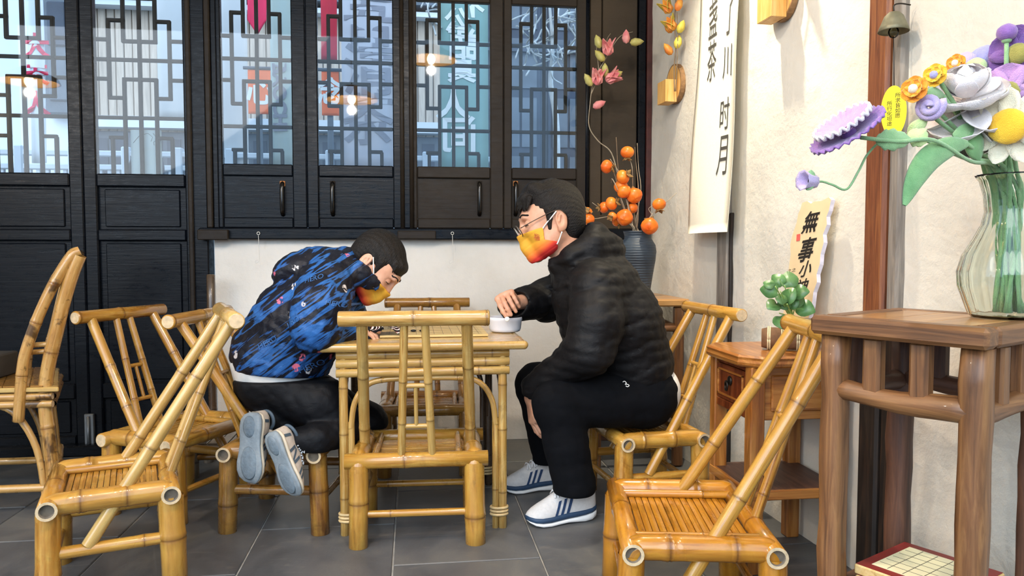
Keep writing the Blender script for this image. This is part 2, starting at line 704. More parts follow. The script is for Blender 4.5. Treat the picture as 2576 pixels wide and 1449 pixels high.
def lattice(root, x0, x1, y, kind, drop=0.0):
    L = LAT[kind]
    z = lambda v: bz(v, L['ref']) - drop
    zt, zb = ZTOP, z(L['bot'])
    X = lambda u: x0 + (x1 - x0) * u
    w = 0.0085
    bars = []
    V = lambda u, a, b: bars.append((X(u) - w, a, X(u) + w, b, 0.0))
    Hh = lambda v, a, b: bars.append((X(a) - w * (a > 0.01), v - w, X(b) + w * (b < 0.99), v + w, 0.0012))
    V(.5, zb, zt)
    for f in L['full']: Hh(z(f), 0, 1)
    for u in L['U']:
        V(u, z(L['ub']), zt)
        V(u, zb, z(L['lt']))
    Hh(z(L['ub']), *L['U'])
    Hh(z(L['lt']), *L['U'])
    (ua, ub), (oa, ob) = L['U'], L['O']
    for o_, u_, e in ((oa, ua, 0), (ob, ub, 1)):
        V(o_, z(L['ob']), z(L['oc']))
        for row in (L['oc'], L['ob']):
            Hh(z(row), min(o_, u_), max(o_, u_))
        for s in L['stub']:
            Hh(z(s), min(o_, e), max(o_, e))
        Hh(z(L['bc']), min(o_, u_), max(o_, u_))
        V(o_ + (.02 if e == 0 else .01), zb, z(L['bc']))
    for a, b, c, d, o_ in bars:
        obj('lattice_bar', MB().box(a, y + o_, b, c, y + 0.02 + o_, d, bev=0.003), M_LATT, root)


def leaf_root(name, x, y, z, label):
    r = bpy.data.objects.new(name, None)
    COL.objects.link(r)
    r.location = (0, 0, 0)
    r['kind'] = 'structure'
    r['label'] = label
    return r


def handle(root, px, py0, py1, yface, worn):
    za, zb = bz(py1, px), bz(py0, px)
    x = bx(px)
    pth = smooth_path([(x, yface, za + 0.004), (x, yface - 0.020, za + 0.02), (x, yface - 0.026, (za + zb) / 2),
                       (x, yface - 0.020, zb - 0.02), (x, yface, zb - 0.004)], 6)
    obj('handle', MB().tube(pth, 0.011, 8), MATS['handle_lacquer'], root)
    obj('handle_base', MB().box(x - 0.013, yface - 0.008, zb - 0.022, x + 0.013, yface, zb + 0.006, bev=0.003),
        MATS['worn_orange_wood'] if worn else M_LACQ_B, root)


flat('handle_lacquer', '#0f0c0a', 0.18, 0.2)
flat('worn_orange_wood', '#b5763f', 0.5, 0.25)


def window_leaf(n, pa, pb, ga, gb, hpx, worn, label, m):
    x0, x1, g0, g1 = bx(pa), bx(pb), bx(ga), bx(gb)
    r = leaf_root('window_%d' % n, 0, 0, 0, label)
    drop = 0.0
    zg = bz(413)
    zr = zg - 0.058
    zb = Z_ST + 0.001
    y = YB - 0.012
    for a, b in ((x0, g0), (g1, x1)):
        obj('stile', MB().box(a, y, zb, b, y + 0.042, ZTOP + 0.075, bev=0.005), m, r)
    obj('rail', MB().box(g0, y + 0.002, ZTOP, g1, y + 0.04, ZTOP + 0.075, bev=0.004), m, r)
    obj('rail', MB().box(g0, y + 0.002, zr, g1, y + 0.04, zg, bev=0.005), m, r)
    obj('rail', MB().box(g0, y + 0.002, zb, g1, y + 0.04, zb + 0.052, bev=0.005), m, r)
    obj('panel', MB().box(g0 - 0.004, y + 0.018, zb + 0.05, g1 + 0.004, y + 0.034, zr + 0.002), m, r)
    obj('glass_pane', MB().box(g0 - 0.003, y + 0.006, zg - 0.003, g1 + 0.003, y + 0.009, ZTOP + 0.003), M_GLASS, r)
    lattice(r, g0, g1, y + 0.014, 'window')
    handle(r, hpx, 458, 542, y + 0.018, worn)
    return r


window_leaf(1, 551, 773, 563, 738, 711, True, 'leftmost lattice window leaf, next to the black doors', M_LACQ)
window_leaf(2, 774, 1014, 803, 990, 837, False, 'second lattice window leaf, left of the middle mullion', M_LACQ)
window_leaf(3, 1037, 1266, 1050, 1233, 1206, False, 'third lattice window leaf, right of the middle mullion', M_LACQ_B)
window_leaf(4, 1267, 1473, 1287, 1449, 1297, True, 'rightmost lattice window leaf, behind the man', M_LACQ_B)


def door_leaf(n, pa, pb, ga, gb, label):
    x0, x1, g0, g1 = bx(pa), bx(pb), bx(ga), bx(gb)
    r = leaf_root('door_%d' % n, 0, 0, 0, label)
    y = YB - 0.01
    zg = bz(438, 350)
    rows = [(zg - 0.062, zg), (bz(606, 350), bz(577, 350)), (bz(1000, 350), bz(962, 350)), (0.02, 0.09)]
    for a, b in ((x0, g0), (g1, x1)):
        obj('stile', MB().box(a, y, 0.02, b, y + 0.048, ZTOP + 0.07, bev=0.006), M_LACQ, r)
    obj('rail', MB().box(g0, y + 0.002, ZTOP, g1, y + 0.046, ZTOP + 0.07, bev=0.004), M_LACQ, r)
    for a, b in rows:
        obj('rail', MB().box(g0, y - 0.002, a, g1, y + 0.046, b, bev=0.006), M_LACQ, r)
    for (a0, a1), (b0, b1) in zip(rows[:-1], rows[1:]):
        obj('panel', MB().box(g0 - 0.004, y + 0.022, b1 - 0.004, g1 + 0.004, y + 0.036, a0 + 0.004), M_LACQ, r)
        obj('field', MB().box(g0 + 0.03, y + 0.013, b1 + 0.012, g1 - 0.03, y + 0.024, a0 - 0.012, bev=0.004), M_LACQ, r)
    obj('glass_pane', MB().box(g0 - 0.003, y + 0.006, zg - 0.003, g1 + 0.003, y + 0.009, ZTOP + 0.003), M_GLASS, r)
    lattice(r, g0, g1, y + 0.014, 'door')
    return r


d1 = door_leaf(1, -80, 211.5, -46, 177, 'black lattice door leaf at the left edge of the picture')
d2 = door_leaf(2, 212.5, 484, 246, 468, 'black lattice door leaf between the other leaf and the window post')
d3 = door_leaf(3, -366, -82, -338, -112, 'black lattice door leaf beyond the left edge of the picture')
struct('trim_6', MB().box(-3.4, YB - 0.07, 0.0, X_DL + 0.03, YB + 0.06, 0.055, bev=0.008), M_LACQ)          # threshold
xb0 = -3.4
struct('wall_left', MB().box(-3.52, 0.6, 0.0, -3.4, 4.02, ZCEIL), M_PLASTER)
struct('wall_back_left', MB().box(-3.4, YB, 0.0, bx(-368), YB + 0.12, ZTOP + 0.1), M_PLASTER)
# steel floor bolt of the door
M_STEEL = flat('dull_steel', '#8a8d8f', 0.4, 0.15, 20, metal=0.8)
xl = bx(231, 1090)
bo = MB().box(xl - 0.022, YB - 0.032, 0.03, xl + 0.022, YB - 0.012, 0.20, bev=0.003)
bolt = obj('floor_bolt', bo, M_STEEL, d2)
obj('bolt_rod', MB().tube([(xl, YB - 0.04, 0.006), (xl, YB - 0.04, 0.19)], 0.007, 8), M_STEEL, bolt)

# ------------------------------------------------------------------ right wall, ceiling
L_R = 4.4
ths = 0.16
A = RW0 + RU * (-0.1); B = RW0 + RU * L_R


def wall_frame(u, out, z):
    return RW0 + RU * u + RN * out + np.array([0, 0, z])


rr = np.random.RandomState(8)
nx, nz = 110, 70
H = rr.rand(nz + 1, nx + 1)
for _ in range(4):
    H = (H + np.roll(H, 1, 0) + np.roll(H, 1, 1) + np.roll(H, -1, 0) + np.roll(H, -1, 1)) / 5
mb = MB()
for i in range(nz + 1):
    for j in range(nx + 1):
        mb.v.append(tuple(wall_frame(-0.02 + (L_R + 0.02) * j / nx, 0.03 * (H[i, j] - 0.5), ZCEIL * i / nz)))
w = nx + 1
for i in range(nz):
    for j in range(nx):
        mb.face((i * w + j, i * w + j + 1, (i + 1) * w + j + 1, (i + 1) * w + j), 0, True)
b = len(mb.v)
for u in (-0.02, L_R):
    for o_ in (-0.03, -ths):
        for z in (0, ZCEIL):
            mb.v.append(tuple(wall_frame(u, o_, z)))
for q in ((0, 1, 3, 2), (4, 6, 7, 5), (0, 4, 5, 1), (2, 3, 7, 6), (0, 2, 6, 4), (1, 5, 7, 3)):
    mb.face([b + i for i in q], 0)
struct('wall_right', mb, M_PLASTER_R)
struct('ceiling', MB().box(-3.4, 0.6, ZCEIL, 1.9, 4.02, ZCEIL + 0.08), flat('ceiling_boards', '#d8d0c2', 0.8, 0.1, 4))


def wall_beam(u0, u1, z0, z1, o0, o1, bev=0.004):
    t = MB().box(u0, o0, z0, u1, o1, z1, bev=bev)
    r = MB()
    M = np.stack([RU, RN, np.array([0, 0, 1.0])], 1)
    r.add(t, M, RW0)
    r.f = [f[::-1] for f in r.f]
    return r


def wu(px, py):
    return float(np.dot(rwp(px, py) - RW0, RU))


M_PILR = wood('red_brown_post', '#4a2413', '#7a4526', '#9a6236', 'Z', 0.55)
M_PILG = wood('grey_weathered_post', '#5b554f', '#857c72', '#a59b8e', 'Z', 0.75)
M_DARKPOST = wood('dark_brown_post', '#120f0d', '#2a211b', '#4a3526', 'Z', 0.6)  # near-black brown for the lower part of the post and a post edge
u_a, u_b, u_c = wu(2203, 300), wu(2256, 300), wu(2285, 300)
pil = struct('trim_7', wall_beam(u_a, u_b, 0.62, ZCEIL, -0.04, 0.035, 0.01), M_PILR)
pil['label'] = 'tall red-brown wooden wall post behind the glass vase'
obj('weathered_half', wall_beam(u_b, u_c, 0.62, ZCEIL, -0.04, 0.024, 0.008), M_PILG, pil)
obj('dark_foot', wall_beam(u_a - 0.004, u_b - 0.01, 0.0, 0.63, -0.04, 0.034, 0.008), M_DARKPOST, pil)
obj('dark_foot', wall_beam(u_b - 0.01, u_c + 0.012, 0.0, 0.63, -0.04, 0.024, 0.008), M_DARKPOST, pil)
u_d, u_e = wu(1812, 700), wu(1838, 700)
p2 = struct('trim_8', wall_beam(u_d, u_e, 0.0, ZCEIL, -0.03, 0.02, 0.006), M_PILG)
p2['label'] = 'thin dark wall post behind the hanging scroll'
obj('dark_edge', wall_beam(u_e, u_e + 0.02, 0.0, 1.15, -0.03, 0.012, 0.004), M_DARKPOST, p2)
# ------------------------------------------------------------------ bamboo
def make_bamboo(name, pale, gold, brown, spots=0.0, rough=0.22, spotcol='#3b2412'):
    t = NT(name)
    at_ = t.n('ShaderNodeAttribute', attribute_name='tube')
    nd = t.n('ShaderNodeAttribute', attribute_name='node')
    oi = t.n('ShaderNodeObjectInfo')
    off = t.math('MULTIPLY', oi.outputs['Random'], 23.0)
    mp = t.n('ShaderNodeMapping')
    mp.inputs['Scale'].default_value = (9.0, 5.0, 1.0)
    t.link(at_.outputs['Vector'], mp.inputs['Vector'])
    v = t.n('ShaderNodeVectorMath', operation='ADD')
    t.link(mp.outputs[0], v.inputs[0]); t.link(off, v.inputs[1])
    st = t.noise(v.outputs[0], 1.3, 5, 0.6, 0.3)
    ob = t.n('ShaderNodeVectorMath', operation='ADD')
    t.link(t.coords(), ob.inputs[0]); t.link(off, ob.inputs[1])
    bl = t.noise(ob.outputs[0], 9, 4, 0.6, 0.8)
    c = t.ramp(st, [(0.28, hexc(brown)), (0.42, hexc(gold)), (0.62, hexc(pale)), (0.8, hexc(gold))])
    c = t.mix(t.ramp(bl, [(0.42, (0, 0, 0)), (0.72, (0.75, 0.75, 0.75))]), c, hexc(gold))
    c = t.mix(t.ramp(bl, [(0.26, (0.6, 0.6, 0.6)), (0.40, (0, 0, 0))]), c, hexc(brown))
    rnd = t.ramp(oi.outputs['Random'], [(0.0, (0, 0, 0)), (1.0, (0.45, 0.45, 0.45))])
    c = t.mix(rnd, c, hexc(pale))
    if spots > 0:
        sp = t.noise(ob.outputs[0], 34, 4, 0.65, 0.5)
        sb = t.noise(ob.outputs[0], 7, 4, 0.6, 0.6)
        c = t.mix(t.ramp(sp, [(0.66 - spots * 0.06, (0, 0, 0)), (0.73 - spots * 0.04, (0.7, 0.7, 0.7))]), c, hexc(spotcol))
        c = t.mix(t.ramp(sb, [(0.56, (0, 0, 0)), (0.64, (spots, spots, spots))]), c, hexc(spotcol))
    c = t.mix(t.math('MULTIPLY', nd.outputs['Fac'], 0.85), c, hexc(brown))
    t.color(c).set(rough=t.ramp(bl, [(0.3, (rough,) * 3), (0.8, (rough + 0.2,) * 3)]), coat=0.6, coat_rough=0.10)
    t.bump(st, 0.12, 0.003)
    return t.m


B_LIGHT = make_bamboo('pale_bamboo', '#cbaa66', '#ad803a', '#6b471b')
B_GOLD = make_bamboo('golden_bamboo', '#c49744', '#a66f22', '#633a10')
B_AMBER = make_bamboo('amber_bamboo', '#c28628', '#a26411', '#633609')
B_BROWN = make_bamboo('browned_bamboo', '#a87b36', '#855622', '#4a2b0f')
B_MOTTLE = make_bamboo('mottled_bamboo', '#cfa564', '#b17f3c', '#6b4018', 0.85)
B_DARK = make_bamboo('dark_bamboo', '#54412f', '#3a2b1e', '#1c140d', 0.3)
B_GREY = make_bamboo('grey_bamboo', '#8d8274', '#6c6152', '#3b342b', 0.2, 0.45)
M_CUT = flat('cut_bamboo', '#cdb590', 0.7, 0.2, 60)
M_PITH = flat('shaded_bamboo_pith', '#6d6152', 0.85, 0.3, 40)  # inside of hollow ends, their shade put into the colour
M_CANE = flat('pale_cane', '#d9bb86', 0.45, 0.2, 40)


def bamboo(a, b, r, nodes=(), ends=('hollow', 'hollow'), seg=14, path=None, taper=1.0, mb=None):
    """one bamboo culm from a to b: raised joints, open or closed ends; slots 0 skin, 1 cut face, 2 inside"""
    mb = mb or MB()
    if path is None:
        path = np.array([a, b], float)
    P = np.array(path, float)
    d = np.linalg.norm(np.diff(P, axis=0), axis=1)
    S = np.concatenate([[0], np.cumsum(d)])
    L = S[-1]
    keys = {}
    for s in S: keys[round(float(s), 5)] = (1.0, 0.0)
    for nf in nodes:
        s0 = nf * L
        for ds, sc, dk in ((-0.022, 1.0, 0.0), (-0.008, 1.035, 0.12), (-0.003, 1.07, 0.5), (0.0, 1.025, 1.0), (0.003, 1.085, 0.45), (0.010, 1.03, 0.1), (0.024, 1.0, 0.0)):
            s = s0 + ds * min(1.6, r / 0.022)
            if 0 < s < L: keys[round(s, 5)] = (sc, dk)
    ss = sorted(keys)
    pts, rad, nd = [], [], []
    for s in ss:
        i = min(max(np.searchsorted(S, s) - 1, 0), len(P) - 2)
        f = (s - S[i]) / (d[i] + 1e-9)
        pts.append(P[i] * (1 - f) + P[i + 1] * f)
        rad.append(r * keys[s][0] * (1 + (taper - 1) * s / L))
        nd.append(keys[s][1])
    b0 = len(mb.v)
    mb.tube(pts, rad, seg, 0, caps=False, nodes=nd)
    n = len(pts)
    for e, kind in ((0, ends[0]), (n - 1, ends[1])):
        ring = [b0 + e * seg + j for j in range(seg)]
        c = np.mean([mb.v[i] for i in ring], axis=0)
        ax = (np.array(pts[1]) - pts[0]) if e == 0 else (np.array(pts[-2]) - pts[-1])
        ax = ax / np.linalg.norm(ax)
        if kind == 'hollow':
            i0 = len(mb.v)
            for i in ring: mb.v.append(tuple(c + (np.array(mb.v[i]) - c) * 0.72))
            i1 = len(mb.v)
            for i in ring: mb.v.append(tuple(c + (np.array(mb.v[i]) - c) * 0.66 + ax * 0.013))
            for j in range(seg):
                k = (j + 1) % seg
                q = [ring[j], ring[k], i0 + k, i0 + j]
                q2 = [i0 + j, i0 + k, i1 + k, i1 + j]
                mb.face(q[::-1] if e == 0 else q, 1)
                mb.face(q2[::-1] if e == 0 else q2, 2, True)
            q = [i1 + j for j in range(seg)]
            mb.face(q[::-1] if e == 0 else q, 2)
        elif kind == 'solid':
            i0 = len(mb.v)
            for i in ring: mb.v.append(tuple(c + (np.array(mb.v[i]) - c) * 0.86 - ax * r * 0.10))
            for j in range(seg):
                k = (j + 1) % seg
                q = [ring[j], ring[k], i0 + k, i0 + j]
                mb.face(q[::-1] if e == 0 else q, 0, True)
            q = [i0 + j for j in range(seg)]
            mb.face(q[::-1] if e == 0 else q, 1)
    return mb


def bam(name, root, mat, a, b, r, nodes=(), ends=('none', 'none'), world=False, seg=14, path=None, taper=1.0):
    return obj(name, bamboo(a, b, r, nodes, ends, seg, path, taper), [mat, M_CUT, M_PITH], root, world)


def bamboo_chair(pos, heading, q, mat, mat_back, label, ends='hollow', seed=0, group='low bamboo chairs', top_ends=None):
    """low chair facing its local +y; q = half width, half depth, rail height, half top rail, top rail y and z, rail overhang"""
    W, D, zs, ht, yt, zt, rl = q
    g = random.Random(seed)
    r = thing('bamboo_chair', label, 'chair', (pos[0], pos[1], 0), math.radians(heading), group)
    j = lambda s: g.uniform(-s, s)
    # legs and the bent side rails that cap them
    for sx in (-1, 1):
        for sy in (-1, 1):
            lean = 0.008 * sy
            bam('leg', r, mat, (sx * (W + 0.004), sy * D + lean, 0.0), (sx * W, sy * D, zs - 0.012), 0.0335 + j(0.002),
                (0.45 + j(0.12), ), ('solid', 'none'), seg=16)
        x = sx * W
        rr_ = 0.031
        z1 = zs + 0.004
        pth = smooth_path([(x, -D - 0.001, zs - 0.045), (x, -D - 0.001, zs - 0.020), (x, -D + 0.012, z1 - 0.003), (x, -D + 0.045, z1),
                           (x, 0, z1), (x, D - 0.045, z1), (x, D - 0.012, z1 - 0.003), (x, D + 0.001, zs - 0.020), (x, D + 0.001, zs - 0.045)], 4)
        bam('side_rail', r, mat, None, None, rr_, (0.36 + j(0.05), 0.68 + j(0.03)), ('none', 'none'), path=pth, seg=16)
        bam('side_stretcher', r, mat, (x, -D, zs - 0.135), (x, D, zs - 0.135), 0.0175, (0.2 + j(0.1), ))
        bam('inner_rail', r, mat, (x * 0.74, -D + 0.01, zs + 0.010), (x * 0.74, D - 0.01, zs + 0.010), 0.0115, (0.35 + j(0.2),), seg=10)
        # back post: runs through the side rail down to the side stretcher
        y_m = -0.02
        p_t = np.array([sx * ht * 0.70, yt, zt]); p_m = np.array([x * 0.97, y_m, zs])
        dr = (p_m - p_t) / (p_m[2] - p_t[2])
        p_l = p_m + dr * (-0.125)
        p_l[0] = x
        bam('back_post', r, mat_back, p_l, p_t, 0.0185, (0.40 + j(0.06), 0.72 + j(0.05)), ('none', 'none'))
        s_b = np.array([sx * 0.052, -D, zs + 0.005]); s_t = np.array([sx * 0.032, yt, zt])
        bam('back_slat', r, mat_back, s_b, s_t, 0.0135, (0.2 + j(0.1), 0.58 + j(0.1)), ('none', 'none'), seg=12)
    for sy, nm in ((-1, 'rear_rail'), (1, 'front_rail')):
        bam(nm, r, mat, (-W - rl - 0.012, sy * D, zs), (W + rl + 0.012, sy * D, zs), 0.0265, (0.5 + j(0.15),), (ends, ends), seg=18)
        bam('end_stretcher', r, mat, (-W, sy * D, 0.108), (W, sy * D, 0.108), 0.0125, (0.3 + j(0.2),), seg=10)
    tk = top_ends or ends
    bam('top_rail', r, mat_back, (-ht, yt, zt), (ht, yt, zt), 0.0245, (0.5 + j(0.05), 0.985), (tk, tk), seg=18)
    f = lambda k, t: np.array([k * (0.052 + (0.032 - 0.052) * t), -D + (yt + D) * t, zs + 0.005 + (zt - zs) * t])
    for t in (0.24, 0.53):
        bam('crossbar', r, mat_back, f(-1, t), f(1, t), 0.0085, (), seg=8)
    bam('spindle', r, mat_back, (f(-1, 0.24) + f(1, 0.24)) / 2, (f(-1, 0.53) + f(1, 0.53)) / 2, 0.007, (), seg=8)
    # split-cane seat slats running side to side
    n = 15
    y0, y1 = -D + 0.03, D - 0.03
    for i in range(n):
        ya = y0 + (y1 - y0) * i / n
        yb = y0 + (y1 - y0) * (i + 1) / n
        m = MB()
        xs = W - 0.022
        zz = zs - 0.004 + j(0.0016)
        m.v = [(-xs, ya + .0006, zz - .004), (xs, ya + .0006, zz - .004), (xs, yb - .0006, zz - .004), (-xs, yb - .0006, zz - .004),
               (-xs, ya + .0012, zz + .0028), (xs, ya + .0012, zz + .0028), (xs, (ya + yb) / 2, zz + .004), (-xs, (ya + yb) / 2, zz + .004),
               (xs, yb - .0012, zz + .0028), (-xs, yb - .0012, zz + .0028)]
        for q_ in ((0, 3, 2, 1), (0, 1, 5, 4), (4, 5, 6, 7), (7, 6, 8, 9), (9, 8, 2, 3), (1, 2, 8, 6, 5), (0, 4, 7, 9, 3)):
            m.face(q_, 0, False)
        for k in range(10):
            m.uv[k] = (m.v[k][1] * 6 + i, m.v[k][0] + i * 0.37)
        obj('seat_slat', m, mat, r)
    return r


chairN = bamboo_chair((0.016, 2.703), -2.2, [.193, .164, .290, .235, -.306, .782, .035], B_GOLD, B_LIGHT,
                      'bamboo chair with its back to the camera, drawn up to the bamboo table', 'hollow', 1, top_ends='solid')
chairA = bamboo_chair((-0.911, 2.41), 109.0, [.185, .153, .295, .236, -.338, .789, .035], B_GOLD, B_LIGHT,
                      'nearest golden bamboo chair at lower left, seen from its side', 'hollow', 2, top_ends='solid')
chairB = bamboo_chair((-0.909, 3.088), -116.3, [.191, .149, .292, .217, -.284, .742, .036], B_GOLD, B_GOLD,
                      'bamboo chair in front of the black doors with white plugged rail ends', 'solid', 3)
chairC = bamboo_chair((-0.46, 2.897), -100.2, [.184, .159, .286, .244, -.337, .75, .036], B_BROWN, B_GOLD,
                      'bamboo chair that the boy kneels on at the left of the table', 'hollow', 4, top_ends='solid')
chairF = bamboo_chair((0.897, 2.861), 95.1, [.189, .15, .292, .231, -.291, .755, .030], B_GOLD, B_GOLD,
                      'bamboo chair that the man in black sits on', 'hollow', 5, top_ends='solid')
chairG = bamboo_chair((0.736, 1.954), 79.4, [.226, .17, .267, .23, -.338, .782, .030], B_AMBER, B_GOLD,
                      'nearest amber bamboo chair at lower right, in front of the drawer table', 'hollow', 6)
chairE = bamboo_chair((0.058, 3.486), 177.5, [.177, .163, .291, .208, -.289, .735, .03], B_BROWN, B_BROWN,
                      'browned bamboo chair facing the camera between the table and the white wall', 'hollow', 7, top_ends='solid')

# ------------------------------------------------------------------ bamboo table
TZ = 0.678
yF = 2.655                       # plane of the front legs
tl = at(864, 1000, Y=yF)[0]
tr = at(1264, 1000, Y=yF)[0]
yR = yF + 0.50
tbl = thing('bamboo_table', 'square bamboo table with arched braces between the boy and the man', 'table', ((tl + tr) / 2, (yF + yR) / 2, 0))
W_ = dict(world=True)
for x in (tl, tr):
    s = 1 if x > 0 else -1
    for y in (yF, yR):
        m = B_LIGHT if y == yF else B_DARK  # rear legs and braces use dark bamboo, shade put into the colour
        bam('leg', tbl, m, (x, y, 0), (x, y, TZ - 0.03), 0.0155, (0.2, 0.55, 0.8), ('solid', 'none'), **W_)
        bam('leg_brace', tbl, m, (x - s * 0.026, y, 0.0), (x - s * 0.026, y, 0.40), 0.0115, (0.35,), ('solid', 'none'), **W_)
        for zc in (0.052, 0.064, 0.076):
            t = MB()
            pp = [(x - s * 0.012 + 0.030 * math.cos(a), y + 0.0195 * math.sin(a), zc) for a in np.linspace(0, 2 * PI, 17)]
            t.tube(pp, 0.0052, 6)
            obj('cane_binding', t, M_CANE, tbl, True)


def arch(p, q, zb, zt, mat):
    """cane brace that rises from one leg, runs under the rails and drops to the next"""
    p = np.array(p); q = np.array(q); d = q - p
    L = np.linalg.norm(d); d = d / L
    up = np.array([0, 0, 1.0])
    pts = [p + up * zb, p + up * (zt - 0.16), p + d * 0.012 + up * (zt - 0.08), p + d * 0.05 + up * (zt - 0.022), p + d * 0.11 + up * zt,
           p + d * L / 2 + up * (zt + 0.004), q - d * 0.11 + up * zt, q - d * 0.05 + up * (zt - 0.022), q - d * 0.012 + up * (zt - 0.08), q + up * (zt - 0.16), q + up * zb]
    bam('arched_brace', tbl, mat, None, None, 0.0105, (0.3, 0.66), ('none', 'none'), path=smooth_path(pts, 5), world=True, seg=10)


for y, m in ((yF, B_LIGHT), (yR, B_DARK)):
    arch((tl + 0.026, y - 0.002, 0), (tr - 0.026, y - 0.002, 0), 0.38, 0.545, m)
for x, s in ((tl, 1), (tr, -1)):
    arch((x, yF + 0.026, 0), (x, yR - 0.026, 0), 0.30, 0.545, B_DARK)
ov = 0.004
for k, zc in enumerate((TZ - 0.045, TZ - 0.074, TZ - 0.106)):
    for y in (yF - ov, yR + ov):
        bam('apron_rail', tbl, B_LIGHT, (tl - 0.022, y - 0.004 * (k > 0), zc), (tr + 0.022, y - 0.004 * (k > 0), zc), 0.0155, (0.28 + 0.2 * k, 0.9 - 0.04 * k), ('solid', 'solid'), **W_)
    for x in (tl - ov, tr + ov):
        bam('apron_rail', tbl, B_BROWN, (x, yF, zc - 0.002), (x, yR, zc - 0.002), 0.0145, (0.4,), ('none', 'none'), **W_)
xa, xb_ = at(812, 862, Y=yF - 0.035)[0], at(1318, 855, Y=yF - 0.035)[0]
ya_, yb_ = yF - 0.035, yR + 0.035
re = 0.015
top = MB()
n = 14
zt_ = TZ
for i in range(n):
    y0 = ya_ + (yb_ - ya_) * i / n
    y1 = ya_ + (yb_ - ya_) * (i + 1) / n
    t = MB().box(xa + 0.01, y0 + 0.0006, zt_ - 0.012, xb_ - 0.01, y1 - 0.0006, zt_ - 0.001, bev=0.0015)
    for k, v in enumerate(t.v): t.uv[k] = (v[1] * 8, v[0])
    obj('top_strip', t, B_LIGHT, tbl, True)
for (p, q) in (((xa, ya_), (xb_, ya_)), ((xa, yb_), (xb_, yb_)), ((xa, ya_), (xa, yb_)), ((xb_, ya_), (xb_, yb_))):
    bam('edge_pole', tbl, B_LIGHT, (p[0], p[1], zt_ - re), (q[0], q[1], zt_ - re), re, (0.22, 0.71), ('none', 'none'), **W_)
for x in (xa, xb_):
    for y in (ya_, yb_):
        obj('edge_knuckle', MB().blob((x, y, zt_ - re), re * 1.03, 12, 8), B_LIGHT, tbl, True)

# ------------------------------------------------------------------ mottled armchair at the left edge
yM = 3.02
PM = lambda px, py, dy=0.0: at(px, py, Y=yM + dy)
arm = thing('bamboo_armchair', 'mottled bamboo armchair with bent side hoops at the left edge', 'chair', (PM(20, 1000)[0] - 0.1, yM + 0.22, 0))
far = np.array([-0.172, 0.40, 0])
z0 = np.array([0, 0, 1.0])
seat_z = PM(60, 985)[2]
xr = PM(124, 1000)[0]
xf = xr - 0.46
for d in (0, 1):
    o_ = far * d
    foot = PM(140, 1215); foot[2] = 0.0
    post_ = [foot, PM(128, 1130), PM(113, 1010), PM(122, 920), PM(141, 840), PM(160, 760), PM(181, 690), PM(200, 642)]
    bam('rear_post', arm, B_MOTTLE, None, None, 0.0245, (0.33, 0.62), ('solid', 'none'), path=smooth_path([p + o_ for p in post_], 4), world=True)
    hoop = [PM(46, 1060, -0.035), PM(52, 980, -0.035), PM(58, 915, -0.035), PM(70, 868, -0.033), PM(95, 800, -0.03), PM(125, 735, -0.025), PM(160, 675, -0.015), PM(185, 640, -0.008), PM(201, 632)]
    bam('side_hoop', arm, B_MOTTLE, None, None, 0.0195, (0.25, 0.55, 0.78), ('solid', 'none'), path=smooth_path([p + o_ * (1 + 0.07 / 0.44 if d else 1) for p in hoop], 4), world=True, seg=12)
    bam('front_leg', arm, B_MOTTLE, (xf + far[0] * d, yM + far[1] * d, 0), (xf + far[0] * d, yM + far[1] * d, seat_z), 0.0215, (0.5,), ('solid', 'none'), world=True)
    bam('low_stretcher', arm, B_MOTTLE, (xf + far[0] * d, yM + far[1] * d, 0.10), (xr + far[0] * d, yM + far[1] * d, 0.10), 0.0155, (0.4,), world=True, seg=10)
    br = [(xf + 0.03, yM + far[1] * d, 0.10), (xf + 0.05, yM + far[1] * d, 0.25), (xf + 0.13, yM + far[1] * d, seat_z - 0.075), ((xf + xr) / 2, yM + far[1] * d, seat_z - 0.05),
          (xr - 0.13, yM + far[1] * d, seat_z - 0.075), (xr - 0.05, yM + far[1] * d, 0.25), (xr - 0.03 + 0.01, yM + far[1] * d, 0.02)]
    bam('arched_brace', arm, B_MOTTLE, None, None, 0.0125, (0.4,), path=smooth_path(np.array(br) + np.array([far[0] * d, 0, 0]), 5), world=True, seg=10)
    for k, zc in enumerate((seat_z - 0.016, seat_z - 0.045)):
        bam('seat_rail', arm, B_MOTTLE, (xf - 0.02 + far[0] * d, yM - 0.02 + far[1] * d + 0.04 * d, zc), (xr + 0.02 + far[0] * d, yM - 0.02 + far[1] * d + 0.04 * d, zc), 0.0145, (0.5,), ('solid', 'solid'), world=True, seg=10)
for x in (xf - 0.02, xr + 0.02):
    for zc in (seat_z - 0.016, seat_z - 0.045):
        bam('seat_rail', arm, B_MOTTLE, (x, yM - 0.02, zc), (x + far[0], yM + 0.44, zc), 0.0135, (0.4,), world=True, seg=10)
    bam('low_stretcher', arm, B_MOTTLE, (x, yM, 0.15), (x + far[0], yM + 0.42, 0.15), 0.0145, (0.4,), world=True, seg=10)


def shear_box(x0, y0, z0, x1, y1, z1, bev=0.002):
    m = MB().box(x0, y0, z0, x1, y1, z1, bev=bev)
    m.v = [(x + far[0] * (y - yM) / far[1], y, z) for x, y, z in m.v]
    return m


